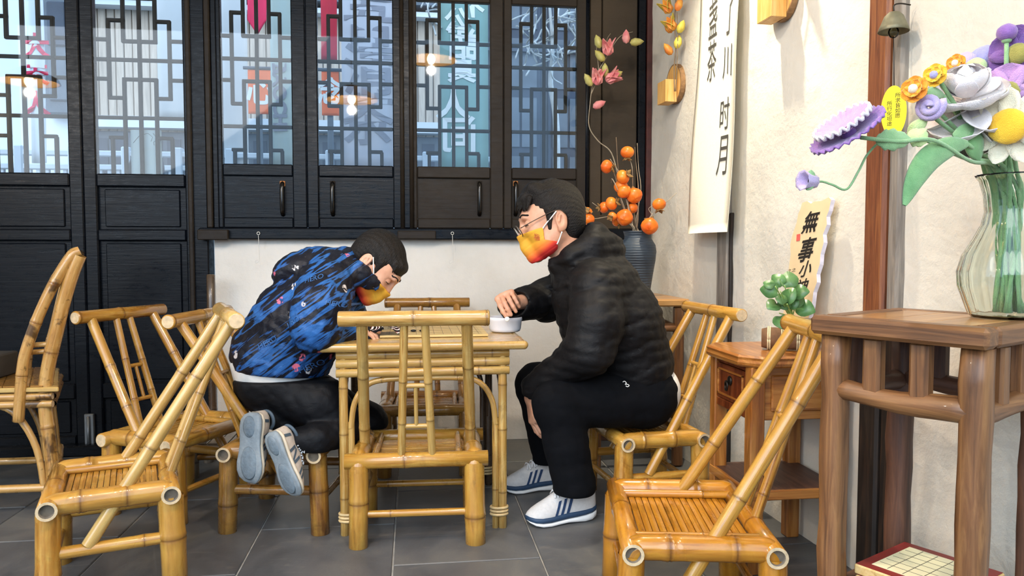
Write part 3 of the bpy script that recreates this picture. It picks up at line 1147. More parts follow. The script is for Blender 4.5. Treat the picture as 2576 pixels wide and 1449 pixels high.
obj('seat_band', shear_box(xf - 0.03, yM - 0.037, seat_z + 0.002, xr + 0.035, yM + 0.457, seat_z + 0.020, 0.004), B_LIGHT, arm, True)
for i in range(9):
    xx = xf + 0.02 + (xr - xf - 0.04) * i / 9
    obj('seat_slat', shear_box(xx + 0.001, yM - 0.03, seat_z + 0.020, xx + (xr - xf - 0.04) / 9 - 0.001, yM + 0.45, seat_z + 0.026), B_BROWN, arm, True)
bam('top_rail', arm, B_MOTTLE, PM(199, 640), PM(199, 640) + far, 0.017, (0.5,), ('none', 'none'), world=True)
for py_, px_ in ((866, 105), (884, 100)):
    bam('back_bar', arm, B_MOTTLE, PM(px_ + 33, py_), PM(px_ + 33, py_) + far, 0.010, (0.5,), world=True, seg=8)
    bam('side_bar', arm, B_MOTTLE, PM(px_ - 22, py_ + 2), PM(px_ + 36, py_ - 2), 0.010, (), world=True, seg=8)

# dark grey box lying on the armchair
gb = PM(2, 985, 0.18)
solo('dark_box', MB().box(gb[0] - 0.22, yM + 0.08, seat_z + 0.0262, gb[0] + 0.012, yM + 0.30, seat_z + 0.118, bev=0.006), flat('charcoal_box', '#37332f', 0.6),
     'dark grey box standing on the mottled armchair seat', 'box', base=(gb[0] - 0.1, yM + 0.22, seat_z + 0.026))

# ------------------------------------------------------------------ grey stool and dark pole behind the boy's chair
ys = 3.42
sx0, sx1 = at(487, 1150, Y=ys)[0], at(566, 1150, Y=ys + 0.05)[0]
stl = thing('bamboo_stool', 'low grey weathered bamboo stool behind the kneeling boy', 'stool', ((sx0 + sx1) / 2 + 0.06, ys + 0.12, 0))
zs_ = at(520, 1122, Y=ys)[2]
xs2 = sx0 + 0.30
for x in (sx0, xs2):
    for y in (ys, ys + 0.24):
        bam('leg', stl, B_GREY, (x, y, 0), (x, y, zs_), 0.022, (0.5,), ('solid', 'solid'), world=True)
for y in (ys, ys + 0.24):
    bam('seat_rail', stl, B_GREY, (sx0 - 0.03, y, zs_ - 0.012), (xs2 + 0.03, y, zs_ - 0.012), 0.021, (0.4,), ('hollow', 'hollow'), world=True)
    bam('stretcher', stl, B_BROWN, (sx0, y, 0.09), (xs2, y, 0.09), 0.014, (0.4,), world=True, seg=10)
for i in range(6):
    xx = sx0 + 0.02 + (xs2 - sx0 - 0.04) * i / 6
    obj('seat_slat', MB().box(xx, ys - 0.01, zs_ + 0.006, xx + 0.038, ys + 0.25, zs_ + 0.014, bev=0.002), B_GREY, stl, True)
pz = at(528, 692, Y=3.80)
solo('bamboo_pole', bamboo((pz[0], 3.80, 0.0), (pz[0] + 0.004, 3.80, pz[2]), 0.020, (0.25, 0.5, 0.72), ('solid', 'solid')), [B_DARK, M_CUT, M_PITH],
     'dark brown bamboo pole standing against the white wall edge', 'pole', base=(pz[0], 3.80, 0))
# ------------------------------------------------------------------ elm furniture
W_ELM = {a: wood('elm_' + a.lower(), '#4a2e19', '#7b5230', '#9c6f43', a, 0.45, 1.0, 0.2, 0.1) for a in 'XYZ'}
W_ELMTOP = wood('elm_top', '#8a5f33', '#ab7c46', '#c4965a', 'X', 0.35, 0.8, 0.1, 0.25)
W_ELMD = {a: wood('shaded_elm_' + a.lower(), '#33211a', '#54372a', '#6d4a36', a, 0.5) for a in 'XYZ'}  # darker elm copy that paints shade onto rear and low parts
W_PINE = {a: wood('stained_pine_' + a.lower(), '#6d3a14', '#9d6227', '#bd8341', a, 0.35, 0.9, 0.15, 0.3) for a in 'XYZ'}
W_ROSE = wood('rosewood_drawer', '#3d180b', '#6b3115', '#8b4a22', 'Z', 0.3, 1.0, 0.1, 0.3)


def log_path(a, b, r, wob, seed, n=9, seg=12, sag=0.0, flatx=1.0):
    g = random.Random(seed)
    a = np.array(a, float); b = np.array(b, float)
    pts, rad = [], []
    for i in range(n):
        t = i / (n - 1)
        p = a * (1 - t) + b * t + np.array([0, 0, sag * math.sin(PI * t) + wob * math.sin(2 * PI * t * 1.1 + seed)])
        pts.append(p)
        rad.append(r * (1 + 0.10 * math.sin(5 * t + seed) + g.uniform(-.02, .02)))
    return MB().tube(pts, rad, seg)


# tall table at the right edge: local x towards the wall, y away from the camera
HT = 0.857
SV = np.array([0.47, -0.88]); NV = np.array([0.88, 0.47])
P1 = np.array([0.855, 1.54]); P2 = P1 + SV * 0.357
tab = thing('side_table', 'tall rustic elm table carrying the glass vase at the right edge', 'table', (P2[0], P2[1], 0), math.atan2(NV[1], NV[0]))
TXD, TYD = 0.37, 0.357
lg = 0.027
LX, LY = (0.045, TXD - 0.045), (0.035, TYD - 0.038)
fr = 0.05
# framed top: four rails round three boards
obj('top_rail', MB().box(0, 0, HT - 0.040, fr, TYD, HT, bev=0.008), W_ELM['Y'], tab)
obj('top_rail', MB().box(TXD - fr, 0, HT - 0.040, TXD, TYD, HT, bev=0.008), W_ELM['Y'], tab)
obj('top_rail', MB().box(fr + 0.0006, 0, HT - 0.040, TXD - fr - 0.0006, fr, HT, bev=0.008), W_ELM['X'], tab)
obj('top_rail', MB().box(fr + 0.0006, TYD - fr, HT - 0.040, TXD - fr - 0.0006, TYD, HT, bev=0.008), W_ELM['X'], tab)
for i in range(3):
    w3 = (TYD - 2 * fr) / 3
    obj('top_board', MB().box(fr + 0.001, fr + i * w3 + 0.0008, HT - 0.03, TXD - fr - 0.001, fr + (i + 1) * w3 - 0.0008, HT - 0.0012, bev=0.001), W_ELMTOP, tab)
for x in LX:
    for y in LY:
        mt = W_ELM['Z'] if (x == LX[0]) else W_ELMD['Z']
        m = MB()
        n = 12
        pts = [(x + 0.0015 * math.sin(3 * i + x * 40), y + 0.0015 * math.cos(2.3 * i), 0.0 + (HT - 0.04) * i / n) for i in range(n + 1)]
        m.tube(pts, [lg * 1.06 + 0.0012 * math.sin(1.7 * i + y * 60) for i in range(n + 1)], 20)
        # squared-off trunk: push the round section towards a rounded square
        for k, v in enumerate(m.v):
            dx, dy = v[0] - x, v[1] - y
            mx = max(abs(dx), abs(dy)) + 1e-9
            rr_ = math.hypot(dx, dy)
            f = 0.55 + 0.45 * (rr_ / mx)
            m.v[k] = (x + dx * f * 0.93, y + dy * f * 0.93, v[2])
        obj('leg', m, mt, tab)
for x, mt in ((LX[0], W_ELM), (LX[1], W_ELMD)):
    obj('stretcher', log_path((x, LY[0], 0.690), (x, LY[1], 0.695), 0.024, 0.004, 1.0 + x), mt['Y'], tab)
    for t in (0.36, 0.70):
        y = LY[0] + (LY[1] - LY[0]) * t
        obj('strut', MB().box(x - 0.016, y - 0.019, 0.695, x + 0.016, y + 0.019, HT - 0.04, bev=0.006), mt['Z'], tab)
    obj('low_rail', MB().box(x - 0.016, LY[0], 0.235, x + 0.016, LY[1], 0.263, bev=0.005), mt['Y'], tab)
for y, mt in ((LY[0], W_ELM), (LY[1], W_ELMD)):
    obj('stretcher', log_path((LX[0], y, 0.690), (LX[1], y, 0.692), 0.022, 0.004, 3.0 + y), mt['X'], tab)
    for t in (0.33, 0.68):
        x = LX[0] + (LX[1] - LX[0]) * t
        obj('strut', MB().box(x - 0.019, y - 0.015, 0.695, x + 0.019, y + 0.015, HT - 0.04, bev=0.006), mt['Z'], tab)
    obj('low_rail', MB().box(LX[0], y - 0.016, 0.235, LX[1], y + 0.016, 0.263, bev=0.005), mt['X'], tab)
for i in range(4):
    w3 = (LY[1] - LY[0]) / 4
    obj('shelf_slat', MB().box(LX[0] - 0.012, LY[0] + i * w3 + 0.012, 0.254, LX[1] + 0.012, LY[0] + (i + 1) * w3 - 0.006, 0.2655, bev=0.003), W_ELMD['X'], tab)

# two folded game boards on the lower shelf
M_BOARD = flat('cream_board_face', '#e6deb4', 0.4, 0.05, 6)
M_BRED = flat('board_red_border', '#7e2420', 0.4, 0.15, 10)
M_BWOOD = wood('board_edge_wood', '#b08a4e', '#d0ad70', '#dfc28a', 'X', 0.5)
M_INK = flat('printed_ink', '#4a4538', 0.6, 0.05)


def game_board(x0, y0, z0, w, d, rot, label, grid):
    cs = math.atan2(NV[1], NV[0])
    p = np.array([P2[0], P2[1]]) + NV * x0 - SV * y0
    r = thing('game_board', label, 'game board', (p[0], p[1], z0), cs + rot, 'folded chess boards under the elm table')
    obj('body', MB().box(0, 0, 0, w, d, 0.022, bev=0.003), M_BWOOD, r)
    obj('border', MB().box(0.003, 0.003, 0.0205, w - 0.003, d - 0.003, 0.0228), M_BRED, r)
    obj('face', MB().box(0.026, 0.026, 0.0215, w - 0.026, d - 0.026, 0.0234), M_BOARD, r)
    if grid:
        g = MB()
        for i in range(1, 6):
            x = 0.026 + (w - 0.052) * i / 6
            g.box(x - 0.0007, 0.03, 0.0232, x + 0.0007, d - 0.03, 0.0237)
        for i in range(1, 5):
            y = 0.026 + (d - 0.052) * i / 5
            g.box(0.03, y - 0.0007, 0.0232, w - 0.03, y + 0.0007, 0.0237)
        obj('grid_lines', g, M_INK, r)
    return r


game_board(0.080, 0.072, 0.2657, 0.21, 0.21, 0.02, 'lower folded wooden game board under the elm table', False)
game_board(0.076, 0.070, 0.2895, 0.215, 0.215, 0.0, 'upper cream game board with red border and grid under the elm table', True)

# ------------------------------------------------------------------ stained side cabinet with one drawer
cx0, cx1, cy0, cy1 = 1.012, 1.325, 2.150, 2.470
cab = thing('drawer_table', 'reddish wooden side table with one drawer and a low shelf against the right wall', 'side table', ((cx0 + cx1) / 2, (cy0 + cy1) / 2, 0))
ZC = 0.678
o_ = 0.03
tp = [(cx0 - o_, cy0 + 0.035), (cx0 + 0.022, cy0 - o_), (cx1 + 0.008, cy0 - o_), (cx1 + 0.008, cy1 + o_), (cx0 + 0.022, cy1 + o_), (cx0 - o_, cy1 - 0.035)]
m = MB()
prof = [(0.0, 0.0), (0.008, 0.006), (0.011, 0.014), (0.006, 0.022), (0.010, 0.030), (0.0, 0.036)]
ctr = np.mean(tp, axis=0)
ring = []
for off, z in prof:
    b = len(m.v)
    for x, y in tp:
        d = np.array([x, y]) - ctr
        L = np.linalg.norm(d)
        q = ctr + d * (1 - (0.011 - off) / L)
        m.v.append((q[0], q[1], ZC - 0.036 + z))
    ring.append(b)
nn = len(tp)
for a, b in zip(ring[:-1], ring[1:]):
    for i in range(nn):
        k = (i + 1) % nn
        m.face((a + i, a + k, b + k, b + i), 0)
m.face([ring[0] + i for i in range(nn)][::-1], 0)
m.face([ring[-1] + i for i in range(nn)], 0)
obj('top', m, W_PINE['Y'], cab, True)
lw = 0.046
for x in (cx0, cx1 - lw):
    for y in (cy0, cy1 - lw):
        obj('leg', MB().box(x, y, 0, x + lw, y + lw, ZC - 0.036, bev=0.004), W_PINE['Z'], cab, True)
zb, zt2 = 0.478, ZC - 0.037
obj('side_panel', MB().box(cx0 + lw - 0.002, cy0 + 0.010, zb, cx1 - lw + 0.002, cy0 + 0.026, zt2, bev=0.002), W_PINE['X'], cab, True)
obj('raised_field', MB().box(cx0 + lw + 0.022, cy0 + 0.003, zb + 0.026, cx1 - lw - 0.022, cy0 + 0.012, zt2 - 0.024, bev=0.004), W_PINE['X'], cab, True)
obj('side_panel', MB().box(cx0 + lw - 0.002, cy1 - 0.026, zb, cx1 - lw + 0.002, cy1 - 0.010, zt2, bev=0.002), W_PINE['X'], cab, True)
obj('back_panel', MB().box(cx1 - 0.03, cy0 + lw - 0.002, zb, cx1 - 0.014, cy1 - lw + 0.002, zt2), W_PINE['Y'], cab, True)
obj('rail', MB().box(cx0 + 0.006, cy0 + lw - 0.002, zb - 0.002, cx0 + 0.028, cy1 - lw + 0.002, zb + 0.026, bev=0.003), W_ROSE, cab, True)
obj('rail', MB().box(cx0 + 0.006, cy0 + lw - 0.002, zt2 - 0.018, cx0 + 0.028, cy1 - lw + 0.002, zt2, bev=0.003), W_ROSE, cab, True)
dr = obj('drawer', MB().box(cx0 + 0.004, cy0 + lw + 0.002, zb + 0.028, cx0 + 0.25, cy1 - lw - 0.002, zt2 - 0.02, bev=0.003), W_ROSE, cab, True)
fy0, fy1, fz0, fz1 = cy0 + lw + 0.018, cy1 - lw - 0.018, zb + 0.042, zt2 - 0.034
fm = MB()
for a in ((fy0, fz0, fy1, fz0 + 0.006), (fy0, fz1 - 0.006, fy1, fz1), (fy0, fz0, fy0 + 0.006, fz1), (fy1 - 0.006, fz0, fy1, fz1)):
    fm.box(cx0 - 0.001, a[0], a[1], cx0 + 0.005, a[2], a[3], bev=0.001)
obj('drawer_moulding', fm, W_PINE['Y'], dr, True)
M_IRON = flat('black_iron', '#2b2723', 0.35, 0.2, 20, metal=0.7)
hy, hz = (fy0 + fy1) / 2, (fz0 + fz1) / 2 + 0.012
obj('ring_plate', MB().blob((cx0 + 0.001, hy, hz), (0.006, 0.016, 0.016), 12, 8), M_IRON, dr, True)
obj('ring_pull', MB().tube([(cx0 - 0.008 - 0.004 * math.sin(a / 2), hy + 0.013 * math.cos(a), hz - 0.016 + 0.015 * math.sin(a)) for a in np.linspace(0, 2 * PI, 17)], 0.0032, 8), M_IRON, dr, True)
obj('shelf', MB().box(cx0 + 0.006, cy0 + 0.006, 0.245, cx1 - 0.006, cy1 - 0.006, 0.264, bev=0.003), W_ELMD['Y'], cab, True)
obj('shelf_edge', MB().box(cx0 + 0.002, cy0 - 0.001, 0.232, cx1 - 0.002, cy0 + 0.012, 0.263, bev=0.003), W_PINE['X'], cab, True)
obj('shelf_edge', MB().box(cx0 - 0.002, cy0 + 0.01, 0.232, cx0 + 0.012, cy1 - 0.01, 0.263, bev=0.003), W_PINE['Y'], cab, True)

# ------------------------------------------------------------------ elm stand behind the man, carrying the blue jar
hx0, hx1, hy0, hy1 = 0.80, 1.236, 3.30, 3.74
ZH = at(1700, 752, Y=3.30)[2]
st = thing('wooden_stand', 'square elm stand behind the man carrying the blue jar', 'stand', ((hx0 + hx1) / 2, (hy0 + hy1) / 2, 0))
obj('top', MB().box(hx0 - 0.02, hy0 - 0.02, ZH - 0.034, hx1 + 0.01, hy1 + 0.02, ZH, bev=0.007), W_ELMTOP, st, True)
for x in (hx0 + 0.02, hx1 - 0.03):
    for y in (hy0 + 0.02, hy1 - 0.03):
        obj('leg', MB().box(x - 0.022, y - 0.022, 0, x + 0.022, y + 0.022, ZH - 0.034, bev=0.008), W_ELM['Z'] if y < hy0 + .1 else W_ELMD['Z'], st, True)
for y in (hy0 + 0.02, hy1 - 0.03):
    obj('stretcher', log_path((hx0 + 0.02, y, ZH - 0.135), (hx1 - 0.03, y, ZH - 0.135), 0.019, 0.003, 2), W_ELM['X'], st, True)
    obj('low_rail', MB().box(hx0 + 0.02, y - 0.012, 0.13, hx1 - 0.03, y + 0.012, 0.165, bev=0.004), W_ELMD['X'], st, True)
    for t in (0.28, 0.72):
        x = hx0 + 0.02 + (hx1 - hx0 - 0.05) * t
        obj('strut', MB().box(x - 0.017, y - 0.013, ZH - 0.13, x + 0.017, y + 0.013, ZH - 0.034, bev=0.004), W_ELM['Z'], st, True)
for x in (hx0 + 0.02, hx1 - 0.03):
    obj('stretcher', log_path((x, hy0 + 0.02, ZH - 0.135), (x, hy1 - 0.03, ZH - 0.135), 0.019, 0.003, 4), W_ELM['Y'], st, True)
    obj('low_rail', MB().box(x - 0.012, hy0 + 0.02, 0.13, x + 0.012, hy1 - 0.03, 0.165, bev=0.004), W_ELMD['Y'], st, True)
# ------------------------------------------------------------------ helpers for decor
def atd(px, py, D):
    return EYE + ray(px, py) * D


def frame_from(n, up=(0, 0, 1)):
    """columns x (right), y (into), z (up) for a flat thing whose front faces along n"""
    n = np.array(n, float); n /= np.linalg.norm(n)
    y = -n
    u = np.array(up, float)
    x = np.cross(y, u); x /= np.linalg.norm(x)
    z = np.cross(x, y)
    return np.stack([x, y, z], 1)


def petal(L, W, curl, cup, n=6, mseg=4, tip=0.5, blunt=False):
    """one petal growing along +z from the origin, opening towards -y"""
    mb = MB()
    th = 0.0022
    rows = []
    for side in (0, 1):
        for i in range(n + 1):
            t = i / n
            w = W * (math.sin(PI * min(1, t ** tip * 0.92 + 0.06)) ** 0.8)
            if blunt: w = W * (0.32 + 0.68 * math.sin(PI / 2 * min(1, t / 0.6))) * math.sqrt(max(0.02, 1 - max(0, (t - 0.6) / 0.4) ** 2.4))
            for j in range(mseg + 1):
                s = j / mseg * 2 - 1
                mb.v.append((s * w, -curl * t * t * L + cup * (1 - s * s) * w - (th if side else 0), t * L))
    k = mseg + 1
    o = (n + 1) * k
    for i in range(n):
        for j in range(mseg):
            a = i * k + j
            mb.face((a, a + 1, a + k + 1, a + k), 0, True)
            mb.face((o + a, o + a + k, o + a + k + 1, o + a + 1), 0, True)
    for i in range(n):
        for e in (0, mseg):
            a = i * k + e
            q = (a, a + k, o + a + k, o + a)
            mb.face(q if e == 0 else q[::-1], 0, True)
    return mb


def rotx(a):
    c, s = math.cos(a), math.sin(a)
    return np.array([[1, 0, 0], [0, c, -s], [0, s, c]])


def roty(a):
    c, s = math.cos(a), math.sin(a)
    return np.array([[c, 0, s], [0, 1, 0], [-s, 0, c]])


def rotz(a):
    c, s = math.cos(a), math.sin(a)
    return np.array([[c, -s, 0], [s, c, 0], [0, 0, 1]])


def make_knit(name, a, b, scale=620):
    t = NT(name)
    co = t.coords()
    wv = t.n('ShaderNodeTexVoronoi')
    wv.inputs['Scale'].default_value = scale
    t.link(co, wv.inputs['Vector'])
    big = t.noise(co, 30, 4)
    c = t.ramp(big, [(0.3, hexc(a)), (0.7, hexc(b))])
    c = t.mix(t.math('MULTIPLY', wv.outputs[0], 0.5), c, hexc(b))
    t.color(c).set(rough=0.9, sheen=0.4)
    t.bump(wv.outputs[0], 0.5, 0.0015)
    return t.m


K_CREAM = make_knit('cream_yarn', '#d9cdb0', '#efe6cc')
K_WHITE = make_knit('lilac_white_yarn', '#cfc3c8', '#e9e2dd')
K_YEL = make_knit('yellow_yarn', '#e2a417', '#f4c432')
K_ORA = make_knit('orange_yarn', '#e07f14', '#f7a52b')
K_PUR = make_knit('purple_yarn', '#6f4a8f', '#8f66ad')
K_MAU = make_knit('mauve_yarn', '#a77bb3', '#c8a0cb')
K_LIL = make_knit('lilac_yarn', '#9c87bb', '#c3b2d6')
K_BLUE = make_knit('blue_lilac_yarn', '#8283bd', '#a9a8d6')
K_OLIVE = make_knit('olive_yarn', '#7f7a34', '#a59d4e')
K_GRN = make_knit('green_yarn', '#6f9a63', '#93b985')
K_GRND = make_knit('deep_green_yarn', '#5a8a55', '#7fae74')
K_LIME = make_knit('lime_yarn', '#a9c57a', '#c7d99b')

# ------------------------------------------------------------------ ribbed glass vase with crocheted flowers
t = NT('clear_glass')
t.color((0.93, 0.98, 0.93, 1)).set(rough=0.02, trans=1.0, ior=1.45)
M_VGLASS = t.m
VC = np.array([1.232, 1.425])
prof = [(0.066, 0.0), (0.073, 0.008), (0.080, 0.03), (0.092, 0.065), (0.094, 0.095), (0.085, 0.130), (0.066, 0.165), (0.052, 0.195),
        (0.047, 0.220), (0.050, 0.255), (0.058, 0.285), (0.066, 0.297)]
fine = []
for i in range(len(prof) - 1):
    for k in range(3):
        tt = k / 3
        fine.append((prof[i][0] * (1 - tt) + prof[i + 1][0] * tt, prof[i][1] * (1 - tt) + prof[i + 1][1] * tt))
fine.append(prof[-1])
inner = [(r - 0.0035, z if z > 0.006 else 0.006) for r, z in fine[::-1]]
wav = lambda a, z: 1 + 0.022 * math.sin(18 * a + 6 * z) * min(1, (z + 0.01) / 0.04)
rim = lambda a, z: wav(a, z) + (0.02 * math.sin(9 * a) if z > 0.285 else 0)
m = MB().lathe(fine + inner, 96, 0, (0, 0, 0), rim)
b = len(m.v)
m.face([j for j in range(96)][::-1], 0)
m.face([(len(fine) + len(inner) - 1) * 96 + j for j in range(96)], 0)
vs = solo('glass_vase', m, M_VGLASS, 'clear ribbed glass vase on the tall elm table', 'vase')
vs.location = (VC[0], VC[1], HT + 0.0005)


def stem_to(root, tip, seed, mat=K_GRN, r=0.0042, via=None):
    g = random.Random(seed)
    a = np.array([VC[0] + g.uniform(-.025, .025), VC[1] + g.uniform(-.025, .025), HT + 0.012])
    nk = np.array([VC[0] + g.uniform(-.022, .022), VC[1] + g.uniform(-.022, .022), HT + 0.225])
    rm = nk * 0.55 + np.array(tip) * 0.45
    d = np.array([VC[0], VC[1], 0]) - rm
    rm[2] = HT + 0.33
    q = np.array([rm[0] - VC[0], rm[1] - VC[1]])
    L = np.linalg.norm(q)
    if L > 0.05: q = q / L * 0.05
    rm = np.array([VC[0] + q[0], VC[1] + q[1], HT + 0.31])
    pts = [a, nk, rm] + (via or []) + [np.array(tip)]
    obj('stem', MB().tube(smooth_path(pts, 6), r, 8), mat, root, True)


def bloom(name, label, px, py, D, face, R, parts, stem=True, seed=0, via=None, group='crocheted flowers in the glass vase', stem_mat=K_GRN):
    """parts: list of (part name, count, length, width, curl, cup, tilt, material); face = direction the bloom looks"""
    c = atd(px, py, D)
    r = thing(name, label, 'flower', tuple(c), 0.0, group)
    Fm = frame_from(face)
    back = np.array(face, float) / np.linalg.norm(face)
    for k, (nm, cnt, L, Wd, curl, cup, tilt, mat, offs) in enumerate(parts):
        for i in range(cnt):
            if nm == 'centre':
                continue
            p = petal(L, Wd, curl, cup, 8, 4, blunt=True)
            M = Fm @ roty(2 * PI * i / cnt + k * 0.5) @ rotx(tilt)
            obj(nm, MB().add(p, M, c + back * offs), mat, r, True)
    for nm, cnt, L, Wd, curl, cup, tilt, mat, offs in parts:
        if nm == 'centre':
            d = MB().blob((0, 0, 0), (L, Wd, L), 14, 8, 0, lambda d_: 1 + 0.06 * math.sin(9 * d_[0]) * math.cos(9 * d_[2]))
            obj('centre', MB().add(d, Fm, c + back * offs), mat, r, True)
    if stem:
        stem_to(r, c - back * 0.01, seed, stem_mat, via=via)
    return r


toc = lambda px, py, a=(0, 0, 0): -ray(px, py) / np.linalg.norm(ray(px, py)) + np.array(a)
LEFT = -RT
bloom('crocheted_daisy', 'cream crocheted daisy with a big yellow centre above the vase rim', 2538, 318, 1.45, toc(2538, 318, LEFT * 0.25), 0.06,
      [('petal', 9, 0.074, 0.0185, 0.05, 0.35, -0.15, K_CREAM, 0.0), ('centre', 1, 0.034, 0.011, 0, 0, 0, K_YEL, 0.006)], seed=1)
bloom('crocheted_flower', 'mauve crocheted flower with olive centre right of the white rose', 2537, 232, 1.50, toc(2537, 232, LEFT * 0.2), 0.05,
      [('petal', 6, 0.056, 0.031, 0.1, 0.2, -0.2, K_MAU, 0.0), ('centre', 1, 0.021, 0.010, 0, 0, 0, K_OLIVE, 0.006)], seed=2)
bloom('crocheted_flower', 'purple crocheted flower with olive centre, highest at the right edge', 2562, 135, 1.52, toc(2562, 135, LEFT * 0.3), 0.05,
      [('petal', 6, 0.056, 0.031, 0.1, 0.2, -0.2, K_PUR, 0.0), ('centre', 1, 0.021, 0.010, 0, 0, 0, K_OLIVE, 0.006)], seed=3)
# white rose: nested rolled petals
rc = atd(2430, 238, 1.50)
rose = thing('crocheted_rose', 'large lilac-white crocheted rose in the middle of the bouquet', 'flower', tuple(rc), 0, 'crocheted flowers in the glass vase')
axis = np.array(UP) * 0.75 - RT * 0.28 - FW * 0.45
axis /= np.linalg.norm(axis)
FR = frame_from(axis)
g = random.Random(5)
for lay, (cnt, L, Wd, tilt, curl) in enumerate(((3, 0.050, 0.030, 1.35, -0.2), (4, 0.062, 0.042, 1.05, 0.0), (5, 0.075, 0.052, 0.55, 0.25), (5, 0.082, 0.058, 0.12, 0.45), (5, 0.08, 0.06, -0.30, 0.6))):
    for i in range(cnt):
        M = FR @ roty(2 * PI * i / cnt + lay * 0.7) @ rotx(tilt + g.uniform(-.08, .08))
        obj('petal', MB().add(petal(L, Wd, curl * -1, 0.45, 9, 6, blunt=True), M, rc - axis * 0.012 * lay + axis * 0.01), K_WHITE, rose, True)
obj('heart', MB().add(MB().blob((0, 0, 0), (0.022, 0.026, 0.022), 12, 8), FR, rc + axis * 0.024), K_WHITE, rose, True)
for i in range(5):
    M = FR @ roty(2 * PI * i / 5 + 0.3) @ rotx(-0.75)
    obj('sepal', MB().add(petal(0.05, 0.016, -0.3, 0.2), M, rc - axis * 0.05), K_GRND, rose, True)
stem_to(rose, rc - axis * 0.06, 9, K_GRN, 0.006)
small = [(2300, 225, 1.46, 0.026, K_ORA, 'orange crocheted flower at the far left of the small blooms'),
         (2352, 190, 1.48, 0.023, K_YEL, 'yellow crocheted flower between two orange ones'),
         (2405, 160, 1.52, 0.019, K_ORA, 'small orange crocheted flower above the white rose')]
for i, (px, py, D, R, mt, lb) in enumerate(small):
    bloom('crocheted_blossom', lb, px, py, D, toc(px, py, LEFT * 0.5 + UP * 0.3), R,
          [('petal', 6, R, R * 0.5, 0.1, 0.3, -0.1, mt, 0), ('petal', 5, R * 0.7, R * 0.4, -0.2, 0.3, 0.5, mt, 0.003), ('centre', 1, R * 0.35, R * 0.3, 0, 0, 0, K_CREAM if mt is K_ORA else K_BLUE, 0.006)], seed=20 + i)
for i, (px, py, D, R, mt, lb) in enumerate(((2478, 148, 1.60, 0.030, K_BLUE, 'round blue-lilac crocheted blossom behind the white rose'),
                                            (2428, 158, 1.60, 0.024, K_LIL, 'round pale lilac crocheted blossom beside the small orange flower'),
                                            (2455, 168, 1.56, 0.020, K_LIME, 'lime green crocheted blossom behind the white rose'),
                                            (2533, 82, 1.52, 0.019, K_PUR, 'round purple crocheted bud at the top right'))):
    c = atd(px, py, D)
    r = thing('crocheted_bud', lb, 'flower', tuple(c), 0, 'crocheted flowers in the glass vase')
    obj('bud', MB().blob(c, (R, R, R * 0.9), 16, 10, 0, lambda d_: 1 + 0.05 * math.sin(7 * d_[0] + 2) * math.sin(8 * d_[2])), mt, r, True)
    obj('calyx', MB().blob(c - np.array([0, 0, R * 0.8]), (R * 0.5, R * 0.5, R * 0.35), 10, 6), K_GRN, r, True)
    stem_to(r, c - np.array([0, 0, R]), 40 + i)
# rolled lilac rosebud
c = atd(2336, 268, 1.46)
r = thing('crocheted_bud', 'rolled pale mauve crocheted rosebud left of the white rose', 'flower', tuple(c), 0, 'crocheted flowers in the glass vase')
sp = []
Fb = frame_from(toc(2336, 268, LEFT * 0.4))
for k in range(30):
    a = k * 0.45
    q = 0.004 + 0.0007 * k
    sp.append(c + Fb @ np.array([q * math.cos(a), -0.004 + 0.0004 * k, q * math.sin(a)]))
obj('rolled_petal', MB().tube(sp, 0.0075, 8), K_LIL, r, True)
stem_to(r, c + np.array([0.012, 0.012, -0.012]), 60)

# purple ruffled trumpet seen from the side, reaching out to the left
tc_ = atd(2137, 338, 1.40)
tr_ = thing('crocheted_trumpet_flower', 'purple ruffled crocheted trumpet flower reaching far left from the vase', 'flower', tuple(tc_), 0, 'crocheted flowers in the glass vase')
ax = -RT * 0.60 + UP * 0.78 - FW * 0.22
ax /= np.linalg.norm(ax)
FT = frame_from(ax)


def ruffle(R0, R1, depth, amp, k, off):
    mb = MB()
    n, s = 10, 72
    for side in (0, 1):
        for i in range(n + 1):
            t_ = i / n
            for j in range(s):
                a = 2 * PI * j / s
                R_ = R0 + (R1 - R0) * t_
                w = amp * t_ * t_ * math.sin(k * a)
                mb.v.append((R_ * math.cos(a) * (1 + 0.03 * math.sin(k * a + 1)), -(off + depth * t_ ** 0.7 + w) - (0.003 if side else 0), R_ * math.sin(a)))
    o = (n + 1) * s
    for i in range(n):
        for j in range(s):
            q = (j + 1) % s
            mb.face((i * s + j, i * s + q, (i + 1) * s + q, (i + 1) * s + j), 0, True)
            mb.face((o + i * s + j, o + (i + 1) * s + j, o + (i + 1) * s + q, o + i * s + q), 0, True)
    for j in range(s):
        q = (j + 1) % s
        mb.face((n * s + j, n * s + q, o + n * s + q, o + n * s + j), 0, True)
    return mb


SQ = np.diag([1.0, 1.0, 1.0])
obj('outer_ruffle', MB().add(ruffle(0.012, 0.071, 0.012, 0.004, 26, -0.004), FT, tc_), K_PUR, tr_, True)
obj('inner_ruffle', MB().add(ruffle(0.010, 0.052, 0.018, 0.004, 22, 0.010), FT, tc_), K_MAU, tr_, True)
obj('white_rim', MB().tube([tc_ + FT @ np.array([0.053 * math.cos(a), -(0.029 + 0.005 * math.sin(22 * a)), 0.053 * math.sin(a)]) for a in np.linspace(0, 2 * PI, 133)], 0.003, 6), K_WHITE, tr_, True)
obj('throat', MB().blob(tc_, (0.014, 0.014, 0.014), 10, 8), K_PUR, tr_, True)
v1, v2, v3 = atd(2165, 346, 1.40), atd(2260, 356, 1.40), atd(2350, 353, 1.42)
stem_to(tr_, v1, 70, K_GRN, 0.0038, via=[atd(2440, 405, 1.47), v3, v2])


